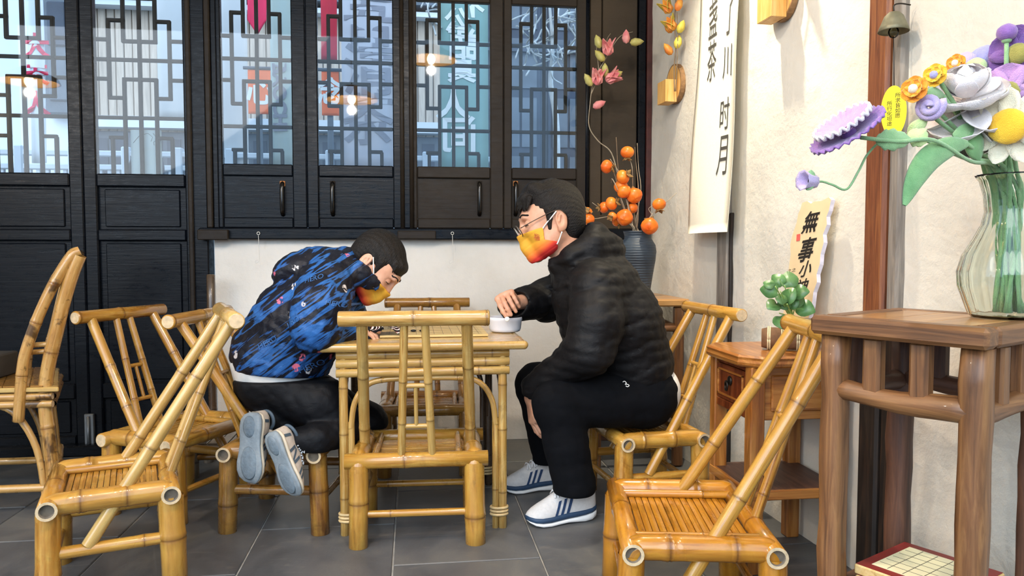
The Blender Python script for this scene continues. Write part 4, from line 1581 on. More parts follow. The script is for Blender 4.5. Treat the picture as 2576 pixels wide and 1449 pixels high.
def leaf_blade(root, pts, W, mat, thick=0.003, name='leaf', ruf=0.0, across=None):
    """blade swept along a spine"""
    P = smooth_path(pts, 6)
    n = len(P)
    T = np.gradient(P, axis=0)
    mb = MB()
    ms = 6
    for side in (0, 1):
        for i in range(n):
            t_ = i / (n - 1)
            w = W * math.sin(PI * (0.04 + 0.94 * t_)) ** 0.7
            tt = T[i] / np.linalg.norm(T[i])
            s = np.cross(tt, across if across is not None else -FW)
            s /= np.linalg.norm(s)
            nn_ = np.cross(s, tt)
            for j in range(ms + 1):
                q = j / ms * 2 - 1
                mb.v.append(tuple(P[i] + s * q * w * (1 + ruf * math.sin(i * 2.1)) + nn_ * (0.25 * w * (1 - abs(q)) + (thick if side else 0))))
    k = ms + 1
    o = n * k
    for i in range(n - 1):
        for j in range(ms):
            a = i * k + j
            mb.face((a, a + 1, a + k + 1, a + k), 0, True)
            mb.face((o + a, o + a + k, o + a + k + 1, o + a + 1), 0, True)
        for e in (0, ms):
            a = i * k + e
            q = (a, a + k, o + a + k, o + a)
            mb.face(q if e == 0 else q[::-1], 0, True)
    return obj(name, mb, mat, root, True)


leaf_blade(tr_, [atd(2203, 352, 1.41), atd(2240, 352, 1.405), atd(2290, 352, 1.41)], 0.020, K_GRN, ruf=0.12)
leaf_blade(tr_, [atd(2290, 330, 1.43), atd(2310, 345, 1.42), atd(2330, 358, 1.42)], 0.020, K_LIME, ruf=0.12)
# small lilac bell bud on a long winding stem
bc = atd(2022, 454, 1.42)
bb = thing('crocheted_bellflower', 'small lilac crocheted bell bud on a thin winding stem at far left', 'flower', tuple(bc), 0, 'crocheted flowers in the glass vase')
FBm = frame_from(-RT * 0.9 - FW * 0.3 + UP * 0.05)
obj('bell', MB().add(MB().lathe([(0.004, 0.030), (0.012, 0.026), (0.014, 0.012), (0.017, 0.0), (0.019, -0.004), (0.014, 0.0), (0.006, 0.014)], 24, 0, wave=lambda a, z: 1 + 0.06 * math.sin(8 * a)), FBm @ rotx(-PI / 2), bc), K_LIL, bb, True)
obj('calyx', MB().blob(atd(2048, 458, 1.425), (0.009, 0.009, 0.009), 10, 8), K_GRN, bb, True)
leaf_blade(bb, [atd(2050, 456, 1.42), atd(2040, 438, 1.42), atd(2038, 428, 1.42)], 0.006, K_GRN)
leaf_blade(bb, [atd(2048, 460, 1.42), atd(2036, 470, 1.42), atd(2028, 478, 1.42)], 0.006, K_GRN)
stem_to(bb, atd(2052, 458, 1.425), 71, K_GRN, 0.0022, via=[atd(2420, 398, 1.50), atd(2330, 356, 1.44), atd(2230, 352, 1.43), atd(2185, 385, 1.43), atd(2160, 430, 1.43), atd(2130, 476, 1.43), atd(2095, 465, 1.43), atd(2070, 457, 1.43)])
# long drooping crocheted leaf and smaller ones
ll = thing('crocheted_leaf', 'long drooping green crocheted leaf hanging left of the vase rim', 'leaf', tuple(atd(2400, 375, 1.45)), 0, 'crocheted leaves in the glass vase')
leaf_blade(ll, [atd(2430, 362, 1.47), atd(2385, 370, 1.45), atd(2335, 400, 1.43), atd(2300, 450, 1.42), atd(2273, 517, 1.42)], 0.023, K_GRND, 0.005)
stem_to(ll, atd(2432, 362, 1.47), 80, K_GRN)
for i, (a, b_, c_, lb) in enumerate((((2395, 345), (2440, 335), (2485, 350), 'broad green crocheted leaf under the white rose'),
                                     ((2440, 330), (2450, 365), (2462, 402), 'green crocheted leaf pointing down under the white rose'),
                                     ((2330, 300), (2305, 320), (2285, 332), 'pale green crocheted leaf beside the yellow oval tag'),
                                     ((2330, 230), (2345, 235), (2372, 240), 'small green crocheted leaf under the orange flower'))):
    r = thing('crocheted_leaf', lb, 'leaf', tuple(atd(*b_, 1.49)), 0, 'crocheted leaves in the glass vase')
    leaf_blade(r, [atd(*a, 1.48), atd(*b_, 1.485), atd(*c_, 1.50)], 0.020 if i < 2 else 0.013, (K_GRN, K_GRND, K_LIME, K_GRN)[i])
    stem_to(r, atd(*c_, 1.50), 90 + i)

# ------------------------------------------------------------------ wooden plaque leaning on the wall
PN = RN * math.cos(0.10) + np.array([0, 0, 1]) * math.sin(0.10)
p_base = rwp(2010, 835, 0.085)
p_base[2] = ZC
pp = lambda px, py, out=0.0: at_plane(px, py, p_base + PN * out, PN)
outl = [(2018, 510), (2031, 506), (2040, 512), (2048, 507), (2066, 506), (2085, 496), (2091, 502), (2085, 530), (2079, 545), (2080, 565), (2070, 590), (2072, 610), (2064, 640),
        (2062, 665), (2054, 690), (2055, 710), (2046, 735), (2042, 770), (2034, 800)]
left = [(1968, 800), (1976, 760), (1981, 700), (1985, 668), (1989, 640), (1988, 615), (1994, 590), (2004, 560), (2008, 538), (2014, 525)]
poly = [pp(*q) for q in outl + left]
lo = [p for p in poly if p[2] < ZC + 0.0015]
poly = [np.array([p[0], p[1], max(p[2], ZC + 0.001)]) for p in poly]
plq = thing('calligraphy_plaque', 'pale wooden calligraphy plaque leaning on the right wall behind the plant', 'plaque', tuple(p_base))
m = MB()
n = len(poly)
m.v = [tuple(p) for p in poly] + [tuple(p - PN * 0.014) for p in poly]
m.face(list(range(n))[::-1], 0); m.face([n + i for i in range(n)], 0)
for i in range(n):
    k = (i + 1) % n
    m.face((i, k, n + k, n + i), 1)
obj('board', m, [flat('pale_plaque_wood', '#dcc39a', 0.6, 0.1, 7), flat('plaque_bark_edge', '#d8d2dc', 0.8, 0.15, 50)], plq, True)
M_BLACK = flat('black_ink', '#1c1712', 0.6, 0.1)
M_SEAL = flat('red_seal_ink', '#d05a50', 0.6, 0.1)


def plq_text(s, px, py, h_px, w_px, mat, nm, shear=0.25, off=0.0):
    c = pp(px, py, 0.0012)
    ex = pp(px + 10, py - 2, 0.0012) - pp(px - 10, py + 2, 0.0012)
    ez = pp(px + 3.0, py - 10, 0.0012) - pp(px - 3.0, py + 10, 0.0012)
    sx, sz = np.linalg.norm(ex) / 20.4, np.linalg.norm(ez) / 20.9
    ex /= np.linalg.norm(ex); ez /= np.linalg.norm(ez)
    tm = text_mb(s, 1.0, 0, 0, off)
    V = np.array(tm.v)
    c0 = (V.max(0) + V.min(0)) / 2; sp_ = V.max(0) - V.min(0)
    M = MB()
    tm.v = [tuple(c + ex * ((x - c0[0]) / sp_[0] * w_px * sx) + ez * ((z - c0[2]) / sp_[2] * h_px * sz)) for x, y, z in V]
    obj(nm, tm, mat, plq, True)


plq_text('無', 2040, 558, 60, 38, M_BLACK, 'character', off=0.02)
plq_text('事', 2029, 628, 66, 38, M_BLACK, 'character', off=0.02)
plq_text('小', 2027, 676, 44, 32, M_BLACK, 'character', off=0.015)
plq_text('神', 2016, 722, 44, 30, M_BLACK, 'character', off=0.012)
plq_text('之之', 1991, 680, 10, 22, M_BLACK, 'signature')
sm = MB()
q = [pp(2004, 590, 0.0012), pp(2013, 588, 0.0012), pp(2012, 605, 0.0012), pp(2003, 607, 0.0012)]
sm.v = [tuple(x) for x in q]
sm.face((0, 3, 2, 1))
obj('red_seal', sm, M_SEAL, plq, True)

# ------------------------------------------------------------------ log planter with heart-shaped leaves
lc = at(1975, 832, Y=2.27)
lc[2] = ZC + 0.036
M_BARK = flat('brown_bark', '#6d4c30', 0.8, 0.35, 30, 0.6)
pl = thing('log_planter', 'small potted plant growing from a bark log on the drawer table', 'potted plant', (lc[0], lc[1], ZC))
la = lc + np.array([-0.062, 0.035, 0]); lb_ = lc + np.array([0.075, -0.035, 0])
obj('log', MB().tube([la + (lb_ - la) * i / 8 for i in range(9)], [0.030, 0.035, 0.0355, 0.034, 0.035, 0.0355, 0.034, 0.035, 0.030], 20), M_BARK, pl, True)
M_ROPE = flat('pale_raffia', '#d8c79e', 0.8, 0.2, 60, 0.5)
for t_ in (0.15, 0.42, 0.72):
    c = la + (lb_ - la) * t_
    d = (lb_ - la) / np.linalg.norm(lb_ - la)
    e1 = np.cross(d, [0, 0, 1.0]); e2 = np.cross(e1, d)
    for k in (-1, 1):
        obj('raffia_band', MB().tube([c + d * 0.003 * k + 0.0365 * (e1 * math.cos(a) + e2 * math.sin(a)) for a in np.linspace(0, 2 * PI, 25)], 0.0026, 6), M_ROPE, pl, True)
t = NT('leaf_green')
co = t.coords()
t.color(t.ramp(t.noise(co, 40, 4), [(0.3, hexc('#3b6233')), (0.7, hexc('#5f8a50'))])).set(rough=0.35, spec=0.5)
M_LEAF = t.m
M_LEAF2 = flat('leaf_green_dull', '#557a48', 0.4, 0.25, 40)
M_STEM = flat('leaf_stem', '#8aa656', 0.5, 0.1)


def heart(L, W):
    mb = MB()
    n = 20
    out = []
    for i in range(n):
        a = 2 * PI * i / n
        r_ = 1 - 0.30 * math.cos(a) ** 8 * (1 if math.cos(a) > 0 else 0)
        x = math.sin(a) * W * (0.98 if math.cos(a) > 0 else (1 - 0.55 * abs(math.cos(a)) ** 1.5))
        z = -math.cos(a) * L / 2 * r_ + L / 2
        out.append((x, z))
    for side in (0, 1):
        mb.v.append((0, 0.006 - (0.0012 if side else 0), L * 0.5))
        for x, z in out:
            mb.v.append((x, -abs(x) * 0.25 - 0.10 * (z / L) ** 2 * L + 0.006 - (0.0012 if side else 0), z))
    o = n + 1
    for i in range(n):
        k = (i + 1) % n
        mb.face((0, 1 + i, 1 + k), 0, True)
        mb.face((o, o + 1 + k, o + 1 + i), 0, True)
        mb.face((1 + i, o + 1 + i, o + 1 + k, 1 + k), 0, True)
    return mb


leaves = [(1985, 705, -.1, 1.0), (1958, 705, -.9, .8), (1937, 730, -1.5, .9), (1965, 752, -.6, .7), (1985, 745, .5, .9), (2012, 735, 1.5, .9), (2003, 755, .7, .9),
          (1945, 768, -2.1, .85), (2025, 776, 1.9, 1.0), (1972, 765, -1.9, .75), (1965, 808, 2.8, .9), (1993, 762, .2, .8), (1935, 715, -1.2, .6)]
orig = lc + np.array([0.02, -0.01, 0.033])
g = random.Random(11)
for i, (px, py, ang, s) in enumerate(leaves):
    c = at(px, py, Y=2.235 + g.uniform(-0.03, 0.035))
    nf = -ray(px, py) + RT * g.uniform(-.5, .5) + UP * g.uniform(.1, .8)
    L = 0.068 * s
    Fm = frame_from(nf) @ roty(ang)
    base = c - Fm @ np.array([0, 0, L / 2])
    obj('leaf', MB().add(heart(L, 0.029 * s), Fm, base), M_LEAF if i % 3 else M_LEAF2, pl, True)
    mid = (orig + base) / 2 + np.array([0, 0, 0.015])
    obj('stem', MB().tube(smooth_path([orig + np.array([g.uniform(-.01, .01), g.uniform(-.01, .01), 0]), mid, base], 5), 0.0018, 6), M_STEM, pl, True)

# ------------------------------------------------------------------ wall pockets on wood slices
W_PKT = wood('yellow_pine', '#c98d3f', '#e2b064', '#efca86', 'Z', 0.5, 0.8, 0.08)


def wall_pocket(px, py, R, bw, bh, label):
    c = rwp(px, py)
    u0 = float(np.dot(c - RW0, RU)); z0_ = c[2]
    r = thing('wall_pocket', label, 'wall planter', tuple(c), 0, 'wooden wall planters')
    M = np.stack([RU, RN, np.array([0, 0, 1.0])], 1)
    m_ = MB()
    seg = 32
    g_ = random.Random(px)
    rad = [R * (1 + 0.02 * math.sin(3 * 2 * PI * j / seg + px)) for j in range(seg)]
    for o_, k in ((0.004, 1.0), (0.026, 1.0), (0.026, 0.93)):
        for j in range(seg):
            a = 2 * PI * j / seg
            m_.v.append((rad[j] * k * math.cos(a), o_, rad[j] * k * math.sin(a)))
    for j in range(seg):
        k = (j + 1) % seg
        m_.face((j, k, seg + k, seg + j), 1)
        m_.face((seg + j, seg + k, 2 * seg + k, 2 * seg + j), 1)
    m_.face([2 * seg + j for j in range(seg)], 0)
    m_.face([j for j in range(seg)][::-1], 0)
    obj('wood_slice', MB().add(m_, M, c), [W_PKT, flat('slice_bark', '#8d6a45', 0.8, 0.3, 40, 0.6)], r, True)
    zb_ = -R * 0.98
    th = 0.009
    bd = 0.085
    for nm, a in (('box_front', (-bw / 2, bd - th, zb_, bw / 2, bd, zb_ + bh)), ('box_side', (-bw / 2, 0.027, zb_, -bw / 2 + th, bd - th, zb_ + bh)),
                  ('box_side', (bw / 2 - th, 0.027, zb_, bw / 2, bd - th, zb_ + bh)), ('box_base', (-bw / 2 + th, 0.027, zb_, bw / 2 - th, bd - th, zb_ + th))):
        t_ = MB().box(*a, bev=0.001)
        t2 = MB().add(t_, M, c)
        t2.f = [f[::-1] for f in t2.f]
        obj(nm, t2, W_PKT, r, True)
    return c


pc1 = wall_pocket(1706, 213, 0.094, 0.10, 0.105, 'small wooden wall planter on a round slice holding orange magnolia buds')
pc2 = wall_pocket(1978, -12, 0.094, 0.10, 0.105, 'small wooden wall planter on a round slice at the top edge')
M_TWIG = flat('grey_brown_twig', '#7d6a55', 0.8, 0.25, 30)
M_TWIG2 = flat('silver_twig', '#a3957f', 0.8, 0.25, 30)


def make_petalmat(name, a, b):
    t = NT(name)
    v = t.noise(t.coords(), 38, 3)
    t.color(t.ramp(v, [(0.3, hexc(a)), (0.7, hexc(b))])).set(rough=0.5)
    return t.m


M_PET_P = make_petalmat('pink_petal', '#d8707a', '#eca9a0')
M_PET_O = make_petalmat('orange_petal', '#ea7f35', '#f2b24a')
M_PET_Y = make_petalmat('yellow_petal', '#c9b23c', '#e5d35d')
M_PET_G = make_petalmat('green_bud', '#a9a24d', '#c8c07a')


def magnolia(root, c, d, L, mats, openness, nm='bloom'):
    """flower of six petals opening along d"""
    Fm = frame_from(-np.array(d))          # local y along d
    up = np.array(d, float) / np.linalg.norm(d)
    x = np.cross(up, [0.31, 0.2, 0.93]); x /= np.linalg.norm(x)
    y = np.cross(up, x)
    B3 = np.stack([x, y, up], 1)
    for k in range(6):
        p = petal(L * (1 if k % 2 else 0.9), L * 0.30, openness * 0.4, 0.5)
        M = B3 @ rotz(2 * PI * k / 6) @ rotx(openness * (0.9 if k % 2 else 0.45))
        obj('petal', MB().add(p, M, c), mats[k % len(mats)], root, True)


def bud(root, c, d, L, mat):
    up = np.array(d, float) / np.linalg.norm(d)
    x = np.cross(up, [0.31, 0.2, 0.93]); x /= np.linalg.norm(x)
    B3 = np.stack([x, np.cross(up, x), up], 1)
    m_ = MB().lathe([(0.0005, 0), (L * 0.2, L * 0.12), (L * 0.29, L * 0.4), (L * 0.2, L * 0.75), (0.0005, L)], 10, 0, wave=lambda a, z: 1 + 0.08 * math.sin(3 * a))
    obj('bud', MB().add(m_, B3, c), mat, root, True)


s1 = thing('magnolia_spray', 'upright spray of orange and yellow magnolia buds in the wall planter', 'flower spray', tuple(rwp(1700, 200, 0.05)))
W1 = lambda px, py, o=0.06: rwp(px, py, o)
obj('twig', MB().tube(smooth_path([W1(1697, 230, 0.055), W1(1696, 170), W1(1700, 120), W1(1697, 60), W1(1700, 0), W1(1702, -60)], 6), 0.0028, 6), M_TWIG, s1, True)
obj('twig', MB().tube(smooth_path([W1(1700, 230, 0.05), W1(1703, 160), W1(1705, 95), W1(1703, 30)], 6), 0.0022, 6), M_TWIG, s1, True)
for px, py, k in ((1683, 18, 0), (1693, 62, 0), (1695, -20, 0)):
    magnolia(s1, W1(px + 4, py + 14), UP * 0.8 - RT * 0.5, 0.078, [M_PET_O, M_PET_Y], 0.38)
for px, py, dx, mt in ((1702, 115, .2, M_PET_Y), (1690, 130, -.6, M_PET_O), (1706, 75, .4, M_PET_Y), (1690, 75, -.5, M_PET_O), (1702, 20, .3, M_PET_O)):
    bud(s1, W1(px, py + 8), UP * 0.9 + RT * dx, 0.066, mt)
s2 = thing('magnolia_spray', 'spray of orange magnolia in the planter cut by the top edge', 'flower spray', tuple(rwp(1975, -20, 0.05)))
obj('twig', MB().tube(smooth_path([rwp(1972, 0, 0.05), rwp(1975, -90, 0.06), rwp(1970, -200, 0.07)], 6), 0.0028, 6), M_TWIG, s2, True)
magnolia(s2, rwp(1972, -130, 0.06), UP * 0.8 - RT * 0.5, 0.078, [M_PET_O, M_PET_Y], 0.38)

# ------------------------------------------------------------------ hanging calligraphy scroll
t = NT('scroll_cloth')
wv = t.noise(t.coords((60, 60, 200)), 3, 4)
t.color(t.ramp(wv, [(0.3, hexc('#efe8cf')), (0.7, hexc('#f8f3e2'))])).set(rough=0.9)
t.bump(wv, 0.15, 0.002)
M_SCROLL = t.m
uL, uR = wu(1736, 590), wu(1846, 590)
# measured at the bottom edge with the cloth standing off the wall
oB, oT = 0.085, 0.03
cb1, cb2 = rwp(1731, 588, oB), rwp(1829, 594, oB)
u1, u2 = [float(np.dot(c - RW0, RU)) for c in (cb1, cb2)]
zb_s = cb1[2]
zt_s = 2.62
scr = thing('hanging_scroll', 'long cream cloth scroll with black calligraphy hanging on the right wall', 'scroll', tuple(rwp(1780, 594, oB)))


def scroll_pt(a, b, out=0.0):
    """a across 0..1 (far to near), b up 0..1"""
    u = u1 + (u2 - u1) * a
    z = zb_s + (zt_s - zb_s) * b
    o = oB + (oT - oB) * min(1, b * 1.2) + 0.012 * math.sin(PI * a) * (1 - b) + 0.006 * math.sin(9 * b + 3 * a)
    return RW0 + RU * u + RN * (o + out) + np.array([0, 0, z])


m = MB()
na, nb = 10, 40
for side in (0, 1):
    for i in range(nb + 1):
        for j in range(na + 1):
            m.v.append(tuple(scroll_pt(j / na, i / nb, -0.0015 * side)))
k = na + 1
o2 = (nb + 1) * k
for i in range(nb):
    for j in range(na):
        a = i * k + j
        m.face((a, a + k, a + k + 1, a + 1)[::-1], 0, True)
        m.face((o2 + a, o2 + a + 1, o2 + a + k + 1, o2 + a + k)[::-1], 0, True)
for i in range(nb):
    for e in (0, na):
        a = i * k + e
        m.face((a, a + k, o2 + a + k, o2 + a), 0)
for j in range(na):
    m.face((j, j + 1, o2 + j + 1, o2 + j), 0)
obj('cloth', m, M_SCROLL, scr, True)
obj('hanging_rod', MB().tube([scroll_pt(-0.08, 1.0), scroll_pt(1.08, 1.0)], 0.010, 10), M_BARK, scr, True)
M_INKG = flat('grey_black_ink', '#4a4740', 0.7, 0.2, 30)


def scroll_char(s, a, b, wa, hb):
    tm = text_mb(s, 1.0)
    V = np.array(tm.v)
    c0 = (V.max(0) + V.min(0)) / 2; sp_ = V.max(0) - V.min(0)
    tm.v = [tuple(scroll_pt(a + (x - c0[0]) / sp_[0] * wa, b + (z - c0[2]) / sp_[2] * hb, 0.0018)) for x, y, z in V]
    obj('character', tm, M_INKG, scr, True)


def brow(py, px=1830):
    """height fraction on the scroll of a picture row"""
    return (rwp(px, py, 0.06)[2] - zb_s) / (zt_s - zb_s)


for ch, px, y0, y1 in (('月', .80, 340, 440), ('时', .80, 245, 325), ('川', .82, 115, 195), ('了', .84, -20, 88)):
    scroll_char(ch, px, brow((y0 + y1) / 2), 0.20, brow(y0) - brow(y1))
for ch, px, y0, y1 in (('茶', .42, 97, 200), ('盏', .42, -10, 90), ('半', .42, -110, -20)):
    scroll_char(ch, px, brow((y0 + y1) / 2, 1797), 0.24, brow(y0, 1797) - brow(y1, 1797))

# ------------------------------------------------------------------ wind bell with yellow tag on the post
bcn = rwp(2248, 72, 0.075)
bell = thing('wind_bell', 'small bronze-green wind bell hanging on the red-brown wall post', 'bell', tuple(bcn))
M_BRONZE = flat('patinated_bronze', '#77735c', 0.55, 0.2, 40, metal=0.5)
R_ = 0.042
obj('dome', MB().lathe([(0.003, 0.046), (0.014, 0.043), (0.024, 0.033), (0.030, 0.018), (0.036, 0.004), (R_, -0.008), (R_ - 0.002, -0.009), (0.033, 0.004), (0.026, 0.018), (0.018, 0.032), (0.003, 0.042)], 32,
                      0, tuple(bcn), wave=lambda a, z: 1 + (0.05 * math.sin(2 * a) if z < 0 else 0)), M_BRONZE, bell, True)
obj('clapper', MB().blob(bcn + np.array([0, 0, -0.010]), (0.014, 0.014, 0.016), 14, 10), make_glass('clapper_glass', (0.8, 0.78, 0.65, 1)), bell, True)
obj('hook', MB().tube(smooth_path([bcn + np.array([0, 0, 0.044]), bcn + np.array([0, 0, 0.062]), bcn - RN * 0.02 + np.array([0, 0, 0.068]), bcn - RN * 0.05 + np.array([0, 0, 0.066])], 5), 0.002, 6), M_IRON, bell, True)
tgc = rwp(2248, 280, 0.075)
obj('string', MB().tube([bcn + np.array([0, 0, -0.02]), tgc + np.array([0, 0, 0.064])], 0.0012, 5), M_BLACK, bell, True)
Ft = frame_from(toc(2248, 280, RT * -0.1))
tg = MB()
seg = 36
for y_ in (0.0, 0.0014):
    for j in range(seg):
        a = 2 * PI * j / seg
        tg.v.append((0.0315 * math.cos(a), y_, 0.068 * math.sin(a)))
tg.face(list(range(seg))); tg.face([seg + j for j in range(seg)][::-1])
for j in range(seg):
    k = (j + 1) % seg
    tg.face((k, j, seg + j, seg + k))
M_YTAG = flat('yellow_card', '#eedb1f', 0.45, 0.05)
tgo = obj('paper_tag', MB().add(tg, Ft, tgc), M_YTAG, bell, True)
for s, x, z in (('所\n求\n皆\n如\n愿', 0.010, 0.014), ('所\n行\n化\n坦\n途', -0.010, -0.006)):
    tm = text_mb(s, 0.0135)
    tm.v = [tuple(tgc + Ft @ np.array([vx + x, -0.0006, vz + z])) for vx, vy, vz in tm.v]
    obj('lettering', tm, M_BLACK, tgo, True)

# ------------------------------------------------------------------ blue jar with persimmon branches
jc = at(1603, 752, Y=3.50)
jc[2] = ZH
t = NT('blue_grey_glaze')
rings = t.n('ShaderNodeTexWave', bands_direction='Z')
rings.inputs['Scale'].default_value = 26
rings.inputs['Distortion'].default_value = 1.2
t.link(t.coords(), rings.inputs['Vector'])
nz = t.noise(t.coords(), 8, 4)
t.color(t.ramp(nz, [(0.3, hexc('#232c36')), (0.7, hexc('#3d4a57'))])).set(rough=0.5)
t.bump(rings.outputs['Fac'], 0.35, 0.004)
jar = solo('ceramic_jar', MB().lathe([(0.050, 0.0), (0.056, 0.004), (0.062, 0.03), (0.072, 0.10), (0.084, 0.17), (0.0885, 0.215), (0.084, 0.245), (0.070, 0.268), (0.064, 0.276), (0.063, 0.290), (0.068, 0.306), (0.070, 0.312), (0.066, 0.312), (0.060, 0.295), (0.058, 0.270), (0.04, 0.2), (0.03, 0.02)], 40, 0, (0, 0, 0), closed=False),
           t.m, 'tall blue-grey ceramic jar with persimmon branches on the elm stand', 'jar')
jar.location = tuple(jc)
JM = jc + np.array([0, 0, 0.30])
JY = lambda px, py, dy=0.0: at(px, py, Y=3.50 + dy)
t = NT('persimmon_skin')
v = t.noise(t.coords(), 14, 3)
t.color(t.ramp(v, [(0.3, hexc('#e0591b')), (0.7, hexc('#f28a2c'))])).set(rough=0.35, spec=0.4)
M_PERS = t.m
M_CALYX = flat('dry_calyx', '#8a6a3c', 0.8, 0.25, 50)


def persimmon(root, c, R, up):
    up = np.array(up, float) / np.linalg.norm(up)
    x = np.cross(up, [0.3, 0.9, 0.2]); x /= np.linalg.norm(x)
    B3 = np.stack([x, np.cross(up, x), up], 1)
    f = obj('persimmon', MB().add(MB().blob((0, 0, 0), (R, R, R * 0.88), 16, 10, 0, lambda d: 1 + 0.03 * math.cos(4 * math.atan2(d[1], d[0]))), B3, c), M_PERS, root, True)
    cal = MB()
    for k in range(4):
        p = petal(R * 0.85, R * 0.38, -0.2, 0.3, 4, 3)
        cal.add(p, B3 @ rotz(k * PI / 2 + 0.4) @ rotx(1.25), c + up * R * 0.84)
    obj('calyx', cal, M_CALYX, f, True)


def branch(root, pts, r, mat):
    P = smooth_path(pts, 6)
    n = len(P)
    obj('twig', MB().tube(P, [r * (1 - 0.6 * i / n) for i in range(n)], 6), mat, root, True)


g = random.Random(4)
pb1 = thing('persimmon_branch', 'cluster of persimmon branches with orange fruit rising from the blue jar', 'fruit branch', tuple(JM))
mouth = lambda dx: JM + np.array([dx, 0, -0.02])
tw = [[(1590, 560), (1575, 500), (1560, 440), (1535, 400)], [(1598, 555), (1592, 480), (1590, 420), (1578, 390)], [(1604, 560), (1606, 480), (1600, 410), (1597, 370)],
      [(1585, 560), (1560, 500), (1548, 445), (1533, 415)], [(1580, 560), (1540, 545), (1500, 550), (1470, 550)], [(1590, 565), (1550, 540), (1520, 530), (1490, 510)],
      [(1600, 560), (1612, 480), (1606, 420), (1603, 360)], [(1585, 560), (1555, 480), (1540, 450), (1538, 460)], [(1596, 560), (1585, 530), (1570, 470), (1556, 430), (1550, 345)]]
for q in tw:
    branch(pb1, [mouth(g.uniform(-.02, .02))] + [JY(px, py, g.uniform(-.05, .04)) for px, py in q], 0.0032, M_TWIG2 if g.random() < .5 else M_TWIG)
fr_ = [(1578, 383, 14, (0, 0, -1)), (1526, 419, 14, (.8, -.5, -.2)), (1567, 445, 15, (.5, -.6, .3)), (1562, 470, 15, (.2, .6, .5)), (1570, 482, 15, (-.2, .6, .6)), (1596, 492, 17, (.1, .7, .4)),
       (1591, 524, 12, (-.3, .5, .6)), (1571, 547, 18, (.3, .8, .3)), (1538, 512, 14, (.6, -.5, .2)), (1519, 522, 12, (-.8, -.2, 0)), (1540, 545, 10, (-.5, -.6, -.2)), (1480, 552, 13, (0, 0, 1)), (1478, 533, 10, (-.3, -.8, .3)), (1553, 556, 12, (.3, -.6, -.6))]
for px, py, rp, up in fr_:
    persimmon(pb1, JY(px, py, g.uniform(-.06, .02)), rp / 450, up)
pb2 = thing('persimmon_branch', 'short persimmon branch with two fruit leaning right over the jar rim', 'fruit branch', tuple(JM + np.array([0.05, 0, 0])))
branch(pb2, [mouth(0.03), JY(1622, 570, -.08), JY(1640, 540, -.09), JY(1660, 520, -.09), JY(1680, 505, -.1), JY(1702, 485, -.1)], 0.003, M_TWIG2)
branch(pb2, [JY(1640, 540, -.09), JY(1632, 525, -.09), JY(1646, 515, -.1)], 0.002, M_TWIG2)
persimmon(pb2, JY(1658, 514, -.1), 14 / 450, (0, -.3, -1))
persimmon(pb2, JY(1634, 569, -.11), 18 / 450, (.3, .8, .5))
mg = thing('magnolia_branch', 'tall winding magnolia branch with pink flowers in front of the dark panelling', 'flower branch', tuple(JM + np.array([-0.03, 0, 0])))
MY = lambda px, py: at(px, py, Y=3.66)
branch(mg, [mouth(-0.02), JY(1585, 520, .06), MY(1560, 460), MY(1538, 385), MY(1505, 355), MY(1482, 318), MY(1484, 265), MY(1490, 220), MY(1505, 180), MY(1502, 140), MY(1500, 115)], 0.0035, M_TWIG2)
branch(mg, [MY(1507, 175), MY(1525, 145), MY(1545, 110), MY(1565, 88), MY(1592, 80)], 0.0025, M_TWIG2)
branch(mg, [MY(1488, 235), MY(1500, 210), MY(1520, 195)], 0.0022, M_TWIG2)
branch(mg, [MY(1524, 135), MY(1527, 100), MY(1536, 84)], 0.0018, M_TWIG2)
for px, py, d in ((1527, 133, UP * .8 - RT * .1 - FW * .3), (1498, 207, UP * .9 - FW * .3 + RT * .05), (1520, 196, RT * .8 + UP * .35 - FW * .3)):
    magnolia(mg, MY(px, py) + np.array([0, -0.03, -0.02]), d, 0.088, [M_PET_P], 0.36)
for px, py, d, mt in ((1506, 118, UP - RT * .3, M_PET_G), (1516, 150, -RT * .5 + UP * .6, M_PET_G), (1571, 106, UP * .9, M_PET_P), (1580, 104, RT + UP * .1, M_PET_G), (1485, 212, -RT * .4 + UP * .7, M_PET_G), (1488, 266, RT * .7 + UP * .35, M_PET_P), (1518, 190, UP, M_PET_G), (1530, 192, UP * .4 + RT * .8, M_PET_G)):
    bud(mg, MY(px, py) + np.array([0, -0.03, -0.015]), d, 0.070, mt)

# ------------------------------------------------------------------ things on the bamboo table
TT = TZ + 0.0006
bwl = at(1276, 838, Z=TT)
t = NT('white_plastic')
t.color(t.ramp(t.noise(t.coords(), 5, 2), [(0.3, hexc('#e4e4ea')), (0.7, hexc('#efeff3'))])).set(rough=0.35)
bw_c = np.array([bwl[0], bwl[1] + 0.066, TT])
bowl = solo('plastic_bowl', MB().lathe([(0.003, 0.0), (0.052, 0.0), (0.058, 0.003), (0.062, 0.012), (0.0655, 0.043), (0.067, 0.045), (0.067, 0.057), (0.066, 0.058), (0.0635, 0.056), (0.062, 0.045), (0.057, 0.010), (0.003, 0.006)], 48), t.m,
            'round white plastic tub of game stones on the bamboo table', 'bowl')
bowl.location = tuple(bw_c)
go = at(1030, 852, Z=TT); ge = at(1226, 843, Z=TT)
gb_ = thing('go_board', 'thin pale wooden go board lying on the bamboo table', 'game board', ((go[0] + ge[0]) / 2, go[1] + 0.17, TT))
bx0, bx1, by0, by1 = at(955, 850, Z=TT)[0], ge[0], (go[1] + ge[1]) / 2, (go[1] + ge[1]) / 2 + 0.40
obj('board', MB().box(bx0, by0, TT, bx1, by1, TT + 0.008, bev=0.001), wood('go_board_wood', '#c9a663', '#dcbf80', '#e8d3a0', 'X', 0.5, 0.7, 0.05), gb_, True)
gl = MB()
